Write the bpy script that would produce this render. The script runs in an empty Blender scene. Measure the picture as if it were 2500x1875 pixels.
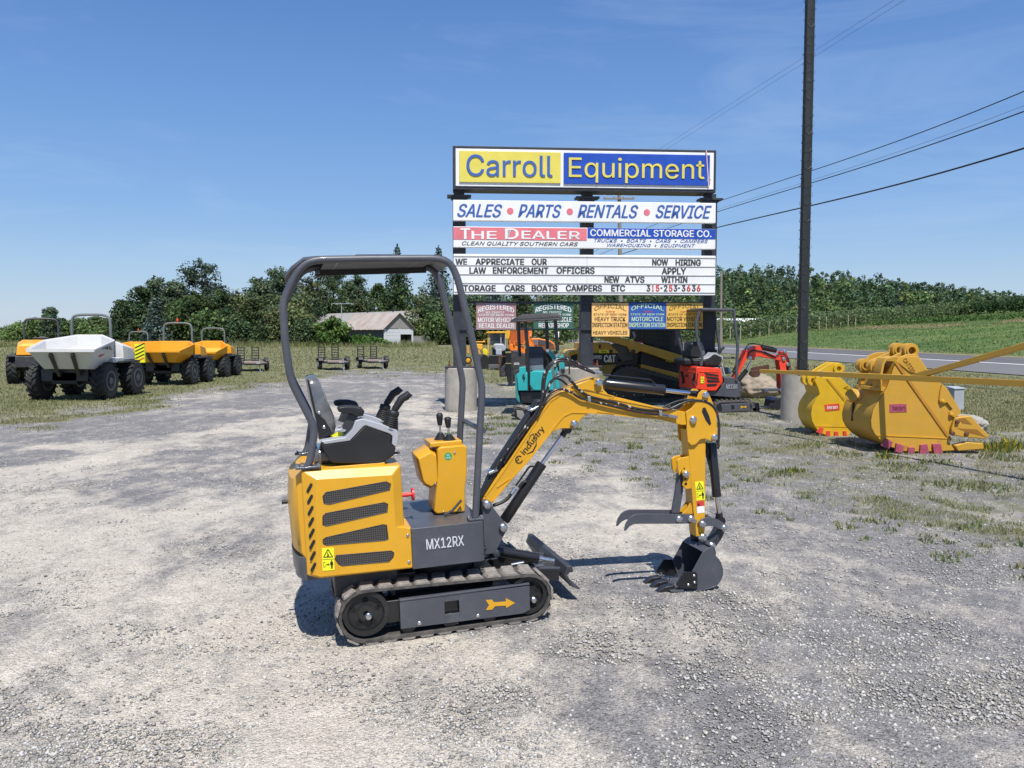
import bpy, bmesh, math, random
import numpy as np
from mathutils import Vector, Matrix
random.seed(7); RNG = np.random.default_rng(11)
S = bpy.context.scene; COL = S.collection
# ---------------------------------------------------------------- camera
F = 2022.0; HOR = 812.0; PIT = math.atan((937.5-HOR)/F); CH = 1.65     # focal length and horizon in pixels of the 2500 x 1875 photo
cd = bpy.data.cameras.new('camera'); cam = bpy.data.objects.new('camera', cd); COL.objects.link(cam)
cd.sensor_width = 36.0; cd.lens = 36.0*F/2500.0; cd.clip_start = .05; cd.clip_end = 6000
cam.location = (0, 0, CH); cam.rotation_euler = (math.pi/2-PIT, 0, 0); S.camera = cam
# ---------------------------------------------------------------- sky and sun
SUN = Vector((.11, -.55, 1.0)).normalized()
elev = math.asin(SUN.z); azim = math.atan2(SUN.x, SUN.y)
wd = bpy.data.worlds.new('World'); S.world = wd; wd.use_nodes = True
wn = wd.node_tree; wn.nodes.clear()
def wnode(t, **k):
    n = wn.nodes.new(t)
    for a, b in k.items(): setattr(n, a, b)
    return n
sky = wnode('ShaderNodeTexSky'); sky.sky_type = 'NISHITA'; sky.sun_disc = False
sky.sun_elevation = elev; sky.sun_rotation = azim; sky.air_density = 1.15; sky.dust_density = .35; sky.ozone_density = 3.2; sky.altitude = 200
tc = wnode('ShaderNodeTexCoord'); mp = wnode('ShaderNodeMapping'); mp.inputs['Scale'].default_value = (1.3, 1.3, 5.5); mp.inputs['Rotation'].default_value = (.12, .2, 0)
nz = wnode('ShaderNodeTexNoise'); nz.inputs['Scale'].default_value = 2.4; nz.inputs['Detail'].default_value = 7; nz.inputs['Roughness'].default_value = .62; nz.inputs['Distortion'].default_value = .6
cr = wnode('ShaderNodeMapRange'); cr.inputs['From Min'].default_value = .50; cr.inputs['From Max'].default_value = .85; cr.inputs['To Max'].default_value = .20
mx = wnode('ShaderNodeMix', data_type='RGBA'); mx.inputs[7].default_value = (4.6, 5.3, 6.2, 1)
hs = wnode('ShaderNodeHueSaturation'); hs.inputs['Saturation'].default_value = 1.28
sx = wnode('ShaderNodeSeparateXYZ'); rp = wnode('ShaderNodeValToRGB'); el = rp.color_ramp.elements
RAMP = [(0, (2.7, 3.4, 4.5)), (.05, (2.2, 3.15, 4.6)), (.14, (1.45, 2.5, 4.5)), (.26, (.98, 1.9, 4.0)), (.37, (.68, 1.42, 3.4)), (1, (.36, .85, 2.4))]
el[0].position = 0; el[1].position = 1
for p_, c_ in RAMP[1:-1]: el.new(p_)
for e_, (p_, c_) in zip(el, RAMP): e_.position = p_; e_.color = (*[x/5 for x in c_], 1)
sc5 = wnode('ShaderNodeMix', data_type='RGBA', blend_type='MULTIPLY'); sc5.inputs[0].default_value = 1; sc5.inputs[7].default_value = (5, 5, 5, 1); sc5.clamp_result = False
mxs = wnode('ShaderNodeMix', data_type='RGBA'); mxs.inputs[0].default_value = .82
bg = wnode('ShaderNodeBackground'); bg.inputs['Strength'].default_value = .13
wo = wnode('ShaderNodeOutputWorld'); L = wn.links
L.new(tc.outputs['Generated'], mp.inputs[0]); L.new(mp.outputs[0], nz.inputs[0]); L.new(nz.outputs[0], cr.inputs[0])
L.new(cr.outputs[0], mx.inputs[0]); L.new(sky.outputs[0], hs.inputs['Color']); L.new(tc.outputs['Generated'], sx.inputs[0]); L.new(sx.outputs[2], rp.inputs[0]); L.new(rp.outputs[0], sc5.inputs[6]); L.new(hs.outputs[0], mxs.inputs[6]); L.new(sc5.outputs[2], mxs.inputs[7]); L.new(mxs.outputs[2], mx.inputs[6])
L.new(mx.outputs[2], bg.inputs[0]); L.new(bg.outputs[0], wo.inputs[0])
sd = bpy.data.lights.new('sun', 'SUN'); so = bpy.data.objects.new('sun', sd); COL.objects.link(so)
sd.energy = 4.8; sd.angle = math.radians(.53); sd.color = (1, .96, .9); so.rotation_euler = SUN.to_track_quat('Z', 'Y').to_euler(); so.location = (10, -40, 60)
S.view_settings.view_transform = 'Standard'; S.view_settings.look = 'None'; S.view_settings.gamma = 1; S.view_settings.exposure = 0.35
S.cycles.use_denoising = True; S.cycles.max_bounces = 6; S.cycles.diffuse_bounces = 3; S.cycles.glossy_bounces = 3; S.cycles.transparent_max_bounces = 8
# ---------------------------------------------------------------- photo ray helpers: a pixel of the photo meets a plane of the place
def ray(px, py):
    cx = (px-1250)/F; cy = -(py-937.5)/F; c, s = math.cos(PIT), math.sin(PIT)
    return np.array([cx, c+cy*s, -s+cy*c])
def gnd(px, py, z=0.0):
    d = ray(px, py); t = (z-CH)/d[2]; return np.array([0, 0, CH])+t*d
def atY(px, py, Y):
    d = ray(px, py); return np.array([0, 0, CH])+d*(Y/d[1])
class Fr:
    """frame of a machine: u forward, v to its left, w up"""
    def __init__(s, o, th=0.0, p=0.0):
        s.o = np.array([o[0], o[1], o[2] if len(o) > 2 else 0.0], float); c, n = math.cos(th), math.sin(th); cp, sp = math.cos(p), math.sin(p)
        s.u = np.array([c*cp, n*cp, sp]); s.v = np.array([-n, c, 0]); s.w = np.array([-c*sp, -n*sp, cp]); s.ax = [s.u, s.v, s.w]
    def loc(s, p):
        d = np.asarray(p)-s.o; return Vector((d@s.u, d@s.v, d@s.w))
    def wld(s, p): return s.o+s.u*p[0]+s.v*p[1]+s.w*p[2]
    def hit(s, p, ax, val):
        n = s.ax[ax]; d = ray(*p); c = np.array([0, 0, CH]); t = (val-(c-s.o)@n)/(d@n); return s.loc(c+t*d)
    def V(s, p, v): return s.hit(p, 1, v)
    def mat(s):
        m = Matrix.Identity(4)
        for i, a in enumerate(s.ax):
            for j in range(3): m[j][i] = a[j]
        for j in range(3): m[j][3] = s.o[j]
        return m
def zm(x0, y0, k):      # reads points measured in an enlarged crop of the photo
    return lambda *pts: [(x0+x/k, y0+y/k) for x, y in pts]
zA = zm(680, 880, 4.424); zB = zm(700, 1180, 2.949); zC = zm(1100, 880, 4.1475); zD = zm(1400, 880, 4.1475); zE = zm(1450, 1200, 5.53)
zF = zm(660, 600, 4.096); zK = zm(860, 1040, 4.1475); zX = zm(1640, 740, 5.925); zG = zm(1380, 760, 7.213); zT = zm(1230, 750, 9.76)
zS = zm(1080, 700, 4.879); zR = zm(1120, 780, 7.9); z7 = zm(1900, 800, 3.687); zW = zm(0, 740, 6.144); zN = zm(1080, 340, 3.16); zM = zm(1140, 720, 3.456)
z6 = zm(650, 580, 4.424); zJ = zm(1200, 1300, 4.424)
# ---------------------------------------------------------------- value noise on the ground plane
def vnoise(x, y, seed=0):
    xi = np.floor(x).astype(np.int64); yi = np.floor(y).astype(np.int64); xf = x-xi; yf = y-yi
    xf = xf*xf*(3-2*xf); yf = yf*yf*(3-2*yf)
    def h(a, b):
        n = (a*374761393+b*668265263+seed*974634777) & 0x7fffffff
        n = ((n ^ (n >> 13))*1274126177) & 0x7fffffff
        n = n ^ (n >> 16); return (n & 0xffff)/65535.0
    return (h(xi, yi)*(1-xf)+h(xi+1, yi)*xf)*(1-yf)+(h(xi, yi+1)*(1-xf)+h(xi+1, yi+1)*xf)*yf
def fbm(x, y, seed=0, o=4):
    r = 0; a = .5; t = 0
    for k in range(o): r = r+a*vnoise(x*2**k, y*2**k, seed+k*17); t += a; a *= .5
    return r/t
def sst(x, a, b):
    t = np.clip((x-a)/(b-a), 0, 1); return t*t*(3-2*t)
# ---------------------------------------------------------------- materials
MAT = {}
def mat(name, col, rough=.5, metal=0.0, coat=0.0, var=.06, vscale=4.0, bump=0.0, bscale=40.0, dust=0.0, col2=None, spec=.5, stretch=None, rust=0.0):
    if name in MAT: return MAT[name]
    m = bpy.data.materials.new(name); m.use_nodes = True; t = m.node_tree; n = t.nodes; l = t.links; b = n['Principled BSDF']
    b.inputs['Roughness'].default_value = rough; b.inputs['Metallic'].default_value = metal; b.inputs['Coat Weight'].default_value = coat; b.inputs['Coat Roughness'].default_value = .08
    b.inputs['Specular IOR Level'].default_value = spec
    c = n.new('ShaderNodeTexCoord'); src = c.outputs['Object']
    if stretch:
        mm = n.new('ShaderNodeMapping'); mm.inputs['Scale'].default_value = stretch; l.new(src, mm.inputs[0]); src = mm.outputs[0]
    z = n.new('ShaderNodeTexNoise'); z.inputs['Scale'].default_value = vscale; z.inputs['Detail'].default_value = 6; z.inputs['Roughness'].default_value = .6; l.new(src, z.inputs[0])
    mr = n.new('ShaderNodeMapRange'); mr.inputs[1].default_value = .3; mr.inputs[2].default_value = .7; l.new(z.outputs[0], mr.inputs[0])
    mi = n.new('ShaderNodeMix'); mi.data_type = 'RGBA'; l.new(mr.outputs[0], mi.inputs[0])
    c2 = col2 if col2 else tuple(min(1, x*(1+2*var)+.004) for x in col)
    c1 = col if col2 else tuple(x*(1-2*var) for x in col)
    mi.inputs[6].default_value = (*c1, 1); mi.inputs[7].default_value = (*c2, 1); out = mi.outputs[2]
    if dust > 0:        # dirt with a shape of its own
        z2 = n.new('ShaderNodeTexNoise'); z2.inputs['Scale'].default_value = 9; z2.inputs['Detail'].default_value = 9; z2.inputs['Roughness'].default_value = .75; l.new(c.outputs['Object'], z2.inputs[0])
        m2 = n.new('ShaderNodeMapRange'); m2.inputs[1].default_value = .5; m2.inputs[2].default_value = .8; m2.inputs[4].default_value = dust; l.new(z2.outputs[0], m2.inputs[0])
        md = n.new('ShaderNodeMix'); md.data_type = 'RGBA'; l.new(m2.outputs[0], md.inputs[0]); l.new(out, md.inputs[6]); md.inputs[7].default_value = (.30, .27, .23, 1); out = md.outputs[2]
    if rust > 0:
        z4 = n.new('ShaderNodeTexNoise'); z4.inputs['Scale'].default_value = 3.4; z4.inputs['Detail'].default_value = 10; z4.inputs['Roughness'].default_value = .78; l.new(c.outputs['Object'], z4.inputs[0])
        m4 = n.new('ShaderNodeMapRange'); m4.inputs[1].default_value = .60; m4.inputs[2].default_value = .68; m4.inputs[4].default_value = rust; l.new(z4.outputs[0], m4.inputs[0])
        mk = n.new('ShaderNodeMix'); mk.data_type = 'RGBA'; l.new(m4.outputs[0], mk.inputs[0]); l.new(out, mk.inputs[6]); mk.inputs[7].default_value = (.22, .085, .02, 1); out = mk.outputs[2]
    l.new(out, b.inputs['Base Color'])
    rr = n.new('ShaderNodeMapRange'); rr.inputs[3].default_value = max(.02, rough-.08); rr.inputs[4].default_value = min(1, rough+.12); l.new(z.outputs[0], rr.inputs[0]); l.new(rr.outputs[0], b.inputs['Roughness'])
    if bump > 0:
        z3 = n.new('ShaderNodeTexNoise'); z3.inputs['Scale'].default_value = bscale; z3.inputs['Detail'].default_value = 5; l.new(src, z3.inputs[0])
        bp = n.new('ShaderNodeBump'); bp.inputs['Strength'].default_value = bump; bp.inputs['Distance'].default_value = .01; l.new(z3.outputs[0], bp.inputs['Height']); l.new(bp.outputs[0], b.inputs['Normal'])
    MAT[name] = m; return m
def yl(name='machine_yellow', c=(.62, .318, .011), **k): return mat(name, c, .4, coat=.15, var=.03, dust=.10, **k)
YEL = yl(); YEL2 = mat('bucket_amber', (.47, .27, .024), .5, var=.05, dust=.22, col2=(.54, .285, .03), rust=.55); LEM = mat('bucket_yellow', (.60, .37, .012), .45, var=.04, dust=.2, rust=.35); DUMY = yl('dumper_orange_yellow', (.78, .34, .012))
GRY = mat('slate_grey_paint', (.062, .067, .082), .42, coat=.15, var=.05, dust=.16, bump=.05, bscale=300); GRYD = mat('dark_grey_paint', (.03, .032, .038), .45, dust=.25)
BLK = mat('black_paint', (.010, .010, .012), .34, coat=.25, dust=.015); BLKM = mat('matt_black_plastic', (.010, .011, .0125), .5, bump=.1, bscale=400, dust=.02)
LUG = mat('dusty_lugs', (.15, .135, .12), .9, col2=(.30, .27, .24), vscale=30, bump=.3, bscale=60); RUB = mat('dusty_rubber', (.035, .033, .03), .85, col2=(.11, .10, .09), vscale=22, bump=.3, bscale=60); TYR = mat('tyre_rubber', (.020, .020, .021), .8, dust=.18, bump=.2, bscale=50)
STL = mat('zinc_steel', (.62, .62, .62), .28, metal=1.0, var=.1, vscale=60); CHR = mat('chrome_rod', (.8, .8, .82), .12, metal=1.0, var=.02)
LGRY = mat('light_grey_plastic', (.36, .38, .41), .42, dust=.1); VINYL = mat('glossy_film', (.05, .052, .055), .13, coat=1.0, bump=1.0, bscale=14, col2=(.16, .165, .17), vscale=9)
RED = mat('red_paint', (.74, .045, .012), .33, coat=.4, dust=.08, var=.04); TEAL = mat('teal_paint', (.012, .33, .33), .35, coat=.3, dust=.1); ORG = mat('orange_paint', (.83, .20, .012), .4, dust=.12)
WHT = mat('white_paint', (.80, .79, .77), .4, dust=.15, var=.02); SIGNW = mat('sign_white', (.80, .81, .81), .5, col2=(.70, .70, .68), stretch=(2.5, 2.5, .35), vscale=1.3); CONC = mat('concrete', (.30, .275, .235), .9, col2=(.40, .37, .32), vscale=7, bump=.35, bscale=45, dust=.3)
SIGNB = mat('sign_blue', (.012, .065, .40), .35, var=.03, coat=.3); SIGNY = mat('sign_yellow', (.68, .58, .09), .4, var=.03, coat=.3); SIGNP = mat('sign_faded_red', (.66, .17, .20), .5, var=.05)
INKB = mat('ink_blue', (.035, .105, .36), .5, var=.05); INK = mat('ink_dark', (.045, .05, .055), .6, var=.1); INKR = mat('ink_red', (.55, .05, .05), .6); INKP = mat('ink_pink', (.66, .16, .2), .6)
POST = mat('navy_black_post', (.022, .026, .036), .5, dust=.12); OCHRE = mat('inspection_amber', (.84, .50, .16), .5, var=.04); MAROON = mat('faded_maroon', (.33, .13, .15), .6, col2=(.37, .30, .29), vscale=1.6); DKGRN = mat('dark_green_sign', (.035, .115, .085), .5)
LBL = mat('label_yellow', (.78, .78, .02), .4, var=.01); LBLR = mat('label_red', (.6, .05, .04), .4); GREEN = mat('label_green', (.01, .30, .12), .4); WOODP = mat('weathered_pole_wood', (.19, .16, .13), .9, col2=(.27, .24, .2), stretch=(8, 8, .6), bump=.4)
RUST = mat('rusty_iron', (.09, .035, .018), .85, col2=(.16, .07, .035), vscale=14, bump=.4); ASPH = mat('asphalt', (.125, .122, .122), .9, col2=(.16, .157, .155), vscale=.6, bump=.2, bscale=30)
GLASS = mat('cab_glass', (.03, .045, .05), .06, coat=1.0, var=.2); MINT = mat('pale_mint', (.50, .66, .40), .6); BARK = mat('bark', (.10, .075, .055), .95, bump=.5, bscale=12, stretch=(3, 3, .5))
PINK = mat('faded_red_tooth', (.33, .06, .10), .6, var=.12, vscale=20); TOOTHR = mat('red_tooth', (.6, .05, .03), .5)
# hex mesh of the engine grille
gm = bpy.data.materials.new('perforated_mesh'); gm.use_nodes = True; t = gm.node_tree; b = t.nodes['Principled BSDF']
c = t.nodes.new('ShaderNodeTexCoord'); v = t.nodes.new('ShaderNodeTexVoronoi'); v.feature = 'DISTANCE_TO_EDGE'; v.inputs['Scale'].default_value = 88; v.inputs['Randomness'].default_value = .08
r = t.nodes.new('ShaderNodeMapRange'); r.inputs[1].default_value = .10; r.inputs[2].default_value = .2; mi = t.nodes.new('ShaderNodeMix'); mi.data_type = 'RGBA'
mi.inputs[6].default_value = (.085, .078, .07, 1); mi.inputs[7].default_value = (.006, .006, .006, 1); b.inputs['Roughness'].default_value = .5
t.links.new(c.outputs['Object'], v.inputs[0]); t.links.new(v.outputs['Distance'], r.inputs[0]); t.links.new(r.outputs[0], mi.inputs[0]); t.links.new(mi.outputs[2], b.inputs['Base Color']); MESHM = gm
# hose: black rubber with worn white and red print
hm = mat('printed_hose', (.02, .018, .018), .35, coat=.2); t = hm.node_tree; b = t.nodes['Principled BSDF']; c = t.nodes.new('ShaderNodeTexCoord')
for sc, lo, colr, thr in ((46, 0, (.42, .40, .38, 1), .68), (34, 1, (.30, .04, .05, 1), .70)):
    z = t.nodes.new('ShaderNodeTexNoise'); z.inputs['Scale'].default_value = sc; z.inputs['Detail'].default_value = 1; mp2 = t.nodes.new('ShaderNodeMapping'); mp2.inputs['Location'].default_value = (lo*3.3, lo, 0); mp2.inputs['Scale'].default_value = (1, 1.3, .55)
    r = t.nodes.new('ShaderNodeMapRange'); r.inputs[1].default_value = thr-.02; r.inputs[2].default_value = thr; mi = t.nodes.new('ShaderNodeMix'); mi.data_type = 'RGBA'; mi.inputs[7].default_value = colr
    old = b.inputs['Base Color'].links[0].from_socket
    t.links.new(c.outputs['Object'], mp2.inputs[0]); t.links.new(mp2.outputs[0], z.inputs[0]); t.links.new(z.outputs[0], r.inputs[0]); t.links.new(r.outputs[0], mi.inputs[0]); t.links.new(old, mi.inputs[6]); t.links.new(mi.outputs[2], b.inputs['Base Color'])
HOSE = hm
# ---------------------------------------------------------------- mesh helpers
class MB:
    def __init__(s): s.v = []; s.f = []
    def add(s, vs, fs):
        k = len(s.v); s.v += [tuple(x) for x in vs]; s.f += [[i+k for i in f] for f in fs]; return s
    def box(s, c, sz, R=None):
        vs = []
        for z in (-.5, .5):
            for y in (-.5, .5):
                for x in (-.5, .5):
                    p = Vector((x*sz[0], y*sz[1], z*sz[2]))
                    if R is not None: p = R @ p
                    vs.append(p+Vector(c))
        return s.add(vs, [(0, 2, 3, 1), (4, 5, 7, 6), (0, 1, 5, 4), (2, 6, 7, 3), (0, 4, 6, 2), (1, 3, 7, 5)])
    def loft(s, rings, cap=True, closed=True):
        n = len(rings[0]); vs = [p for r in rings for p in r]; fs = []
        for i in range(len(rings)-1):
            for j in range(n if closed else n-1):
                a = i*n+j; b = i*n+(j+1) % n; fs.append((a, b, b+n, a+n))
        if cap: fs.append(tuple(range(n-1, -1, -1))); fs.append(tuple((len(rings)-1)*n+j for j in range(n)))
        return s.add(vs, fs)
    def prism(s, P, a, b):      # P: (u,w) outline; a,b lateral limits; a is the near side
        P = [(p[0], p[-1]) for p in P]
        ar = sum(P[i][0]*P[(i+1) % len(P)][1]-P[(i+1) % len(P)][0]*P[i][1] for i in range(len(P)))
        if ar < 0: P = P[::-1]
        n = len(P); vs = [(x, a, z) for x, z in P]+[(x, b, z) for x, z in P]
        fs = [tuple(range(n)), tuple(range(2*n-1, n-1, -1))]+[(i, i+n, (i+1) % n+n, (i+1) % n) for i in range(n)]
        return s.add(vs, fs)
    def tube(s, pts, r, seg=10, cap=True, smooth=0):
        pts = [Vector(p) for p in pts]
        for _ in range(smooth):
            q = [pts[0]]
            for a, b in zip(pts, pts[1:]): q += [a.lerp(b, .25), a.lerp(b, .75)]
            pts = q+[pts[-1]]
        rings = []; up = None
        for i, p in enumerate(pts):
            d = (pts[min(i+1, len(pts)-1)]-pts[max(i-1, 0)]).normalized()
            if up is None: up = d.orthogonal().normalized()
            up = (up-d*up.dot(d)).normalized(); sd_ = d.cross(up); rr = r[i] if isinstance(r, (list, tuple)) else r
            rings.append([p+(up*math.cos(a)+sd_*math.sin(a))*rr for a in [2*math.pi*k/seg for k in range(seg)]])
        return s.loft(rings, cap)
    def cyl(s, a, b, r, r2=None, seg=16): return s.tube([a, b], [r, r if r2 is None else r2], seg)
    def lathe(s, o, ax, prof, seg=20):   # prof: (distance along ax, radius)
        o = Vector(o); ax = Vector(ax).normalized(); e = ax.orthogonal().normalized(); g = ax.cross(e)
        return s.loft([[o+ax*h+(e*math.cos(2*math.pi*k/seg)+g*math.sin(2*math.pi*k/seg))*max(r, 1e-4) for k in range(seg)] for h, r in prof], True)
    def ring(s, c, ax, ro, ri, th, seg=24):
        c = Vector(c); ax = Vector(ax).normalized(); e = ax.orthogonal().normalized(); g = ax.cross(e); R = []
        for h, r in ((-th/2, ri), (-th/2, ro), (th/2, ro), (th/2, ri), (-th/2, ri)):
            R.append([c+ax*h+(e*math.cos(2*math.pi*k/seg)+g*math.sin(2*math.pi*k/seg))*r for k in range(seg)])
        return s.loft(R, False)
    def strip(s, P, a, b, t):   # a bent plate: open outline (u,w), inward thickness t, lateral a..b
        P = [Vector((p[0], p[-1])) for p in P]; N = []
        for i in range(len(P)):
            d = (P[min(i+1, len(P)-1)]-P[max(i-1, 0)]).normalized(); N.append(Vector((-d.y, d.x)))
        Q = [p+n*t for p, n in zip(P, N)]; rings = []
        for p, q in zip(P, Q): rings.append([(p.x, a, p.y), (p.x, b, p.y), (q.x, b, q.y), (q.x, a, q.y)])
        return s.loft(rings)
def P(name, mb, m, parent=None, smooth=35, bevel=0.0, seg=2, arr=None):
    me = bpy.data.meshes.new(name); me.from_pydata(mb.v, [], mb.f); me.validate(); me.update()
    if smooth:
        me.polygons.foreach_set('use_smooth', [True]*len(me.polygons)); me.set_sharp_from_angle(angle=math.radians(smooth))
    o = bpy.data.objects.new(name, me); COL.objects.link(o); me.materials.append(m)
    bm = bmesh.new(); bm.from_mesh(me); bmesh.ops.recalc_face_normals(bm, faces=bm.faces); bm.to_mesh(me); bm.free()
    if smooth: me.set_sharp_from_angle(angle=math.radians(smooth))
    if parent is not None: o.parent = parent
    if bevel > 0:
        b = o.modifiers.new('b', 'BEVEL'); b.width = bevel; b.segments = seg; b.limit_method = 'ANGLE'; b.angle_limit = math.radians(40); b.use_clamp_overlap = True; b.harden_normals = bool(smooth)
    return o
def tag(o, label=None, cat=None, group=None, kind=None):
    for k, v in (('label', label), ('category', cat), ('group', group), ('kind', kind)):
        if v: o[k] = v
    return o
def thing(name, label, cat, fr=None, group=None, loc=None, rz=0, scale=1):
    o = bpy.data.objects.new(name, None); COL.objects.link(o); o.empty_display_size = .1
    if fr is not None: o.matrix_world = fr.mat()
    elif loc is not None: o.location = loc; o.rotation_euler = (0, 0, rz); o.scale = (scale,)*3
    return tag(o, label, cat, group)
try: FONT = bpy.data.fonts.load(bpy.utils.system_resource('DATAFILES', path='fonts')+'/Inter.woff2')
except Exception: FONT = None
def text_raw(s, bold=0.0, shear=0.0):
    c = bpy.data.curves.new('t', 'FONT'); c.body = s; c.size = 1; c.offset = bold; c.shear = shear; c.extrude = .0; c.resolution_u = 3
    if FONT: c.font = FONT
    o = bpy.data.objects.new('t', c); COL.objects.link(o); dg = bpy.context.evaluated_depsgraph_get(); me = bpy.data.meshes.new_from_object(o.evaluated_get(dg))
    vs = [v.co.copy() for v in me.vertices]; fs = [tuple(p.vertices) for p in me.polygons]
    bpy.data.objects.remove(o); bpy.data.curves.remove(c); bpy.data.meshes.remove(me); return vs, fs
def text(mb, s, O, R, U, w, h, ext=.003, bold=.0, shear=0.0, arc=0.0):
    if bold > 0:
        O, R_, U_ = Vector(O), Vector(R).normalized(), Vector(U).normalized(); b = bold*h*1.15; N_ = R_.cross(U_)
        for k, (dx, dy) in enumerate(((-1, 0), (1, 0), (0, .7), (0, -.7))): text(mb, s, O+R_*(b+dx*b)+U_*(dy*b*.6), R, U, w-2*b, h, ext*(1+.06*k), 0, shear, arc)
        return mb
    """letters fitted in a w x h box with lower left corner O, baseline direction R, up U"""
    vs, fs = text_raw(s, bold, shear); O, R, U = Vector(O), Vector(R).normalized(), Vector(U).normalized(); N = R.cross(U)
    x0 = min(v.x for v in vs); x1 = max(v.x for v in vs); y0 = min(v.y for v in vs); y1 = max(v.y for v in vs); out = []
    for v in vs:
        x = (v.x-x0)/(x1-x0); y = (v.y-y0)/(y1-y0); yy = y*h
        if arc: q = 2*x-1; yy += arc*(1-q*q); xx = x*w-(y-.5)*h*q*arc/w*-1.6*-1
        else: xx = x*w
        out.append(O+R*xx+U*yy)
    n = len(out); ed = {}
    for f in fs:
        for a, b in zip(f, f[1:]+f[:1]): ed[(a, b)] = ed.get((a, b), 0)+1
    allv = out+[p+N*ext for p in out]; F2 = [tuple(i+n for i in f) for f in fs]
    for (a, b) in ed:
        if (b, a) not in ed: F2.append((a, b, b+n, a+n))
    mb.add(allv, F2); return mb
def flat(mb, P4, N, ext=.002):  # thin raised plate from a planar outline
    N = Vector(N).normalized(); P4 = [Vector(p) for p in P4]; n = len(P4)
    return mb.add(P4+[p+N*ext for p in P4], [tuple(range(n, 2*n))]+[(i, (i+1) % n, (i+1) % n+n, i+n) for i in range(n)])
def mesh_np(name, V_, F_, m, cols=None, smooth=False):
    me = bpy.data.meshes.new(name); nv = len(V_); nf = len(F_); k = F_.shape[1]
    me.vertices.add(nv); me.vertices.foreach_set('co', np.ascontiguousarray(V_, dtype=np.float32).ravel())
    me.loops.add(nf*k); me.loops.foreach_set('vertex_index', np.ascontiguousarray(F_, dtype=np.int32).ravel())
    me.polygons.add(nf); me.polygons.foreach_set('loop_start', np.arange(0, nf*k, k, dtype=np.int32))
    me.update(calc_edges=True)
    if smooth: me.polygons.foreach_set('use_smooth', [True]*nf)
    if cols is not None:
        a = me.color_attributes.new('tint', 'FLOAT_COLOR', 'POINT'); c4 = np.ones((nv, 4), np.float32); c4[:, :cols.shape[1]] = cols; a.data.foreach_set('color', c4.ravel())
    o = bpy.data.objects.new(name, me); COL.objects.link(o); me.materials.append(m); return o
def attr_mat(name, rough=.9, trans=0.0, bump=0.0):
    m = bpy.data.materials.new(name); m.use_nodes = True; t = m.node_tree; b = t.nodes['Principled BSDF']; a = t.nodes.new('ShaderNodeAttribute'); a.attribute_name = 'tint'
    t.links.new(a.outputs['Color'], b.inputs['Base Color']); b.inputs['Roughness'].default_value = rough; b.inputs['Specular IOR Level'].default_value = .25
    if trans > 0:
        tr = t.nodes.new('ShaderNodeBsdfTranslucent'); t.links.new(a.outputs['Color'], tr.inputs[0]); ms = t.nodes.new('ShaderNodeMixShader'); ms.inputs[0].default_value = trans
        t.links.new(b.outputs[0], ms.inputs[1]); t.links.new(tr.outputs[0], ms.inputs[2]); t.links.new(ms.outputs[0], t.nodes['Material Output'].inputs[0])
    return m
# ================================================================ terrain
EXO = np.array([-.42, 4.85]); EXTH = math.radians(15); EXP = math.radians(2.62)
def proj(X, Y, Z=0.0):
    c, s = math.cos(PIT), math.sin(PIT); f = Y*c-(Z-CH)*s; up = Y*s+(Z-CH)*c; f = np.where(f > .1, f, .1); return 1250+F*X/f, 937.5-F*up/f
def roadd(X, Y): return (X-33.8)*.998+(Y-54.7)*.062
def zg(X, Y):
    X = np.asarray(X, float); Y = np.asarray(Y, float)
    a = X-EXO[0]; b = Y-EXO[1]; t = a*math.cos(EXTH)+b*math.sin(EXTH); r2 = a*a+b*b
    z = (math.tan(EXP)*t+.021)*np.exp(-r2/4.0)
    d = np.clip(roadd(X, Y)-.6, 0, 90); near = np.clip(d, 0, 90)
    z = z+.07*near+.006*np.clip(Y-60, 0, 120)*sst(d, 0, 15)*1.0
    z = z+.13*np.clip(Y-185, 0, 150)*sst(X, -25, 45)*(1-.85*sst(X, 40, 190))-.05*np.clip(roadd(X, Y)-45, 0, 60)*sst(Y, 170, 240)
    return z-.35*sst(-roadd(X, Y), 17, 15)*0
def lerpc(px, pts): return np.interp(px, [p[0] for p in pts], [p[1] for p in pts])
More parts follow.
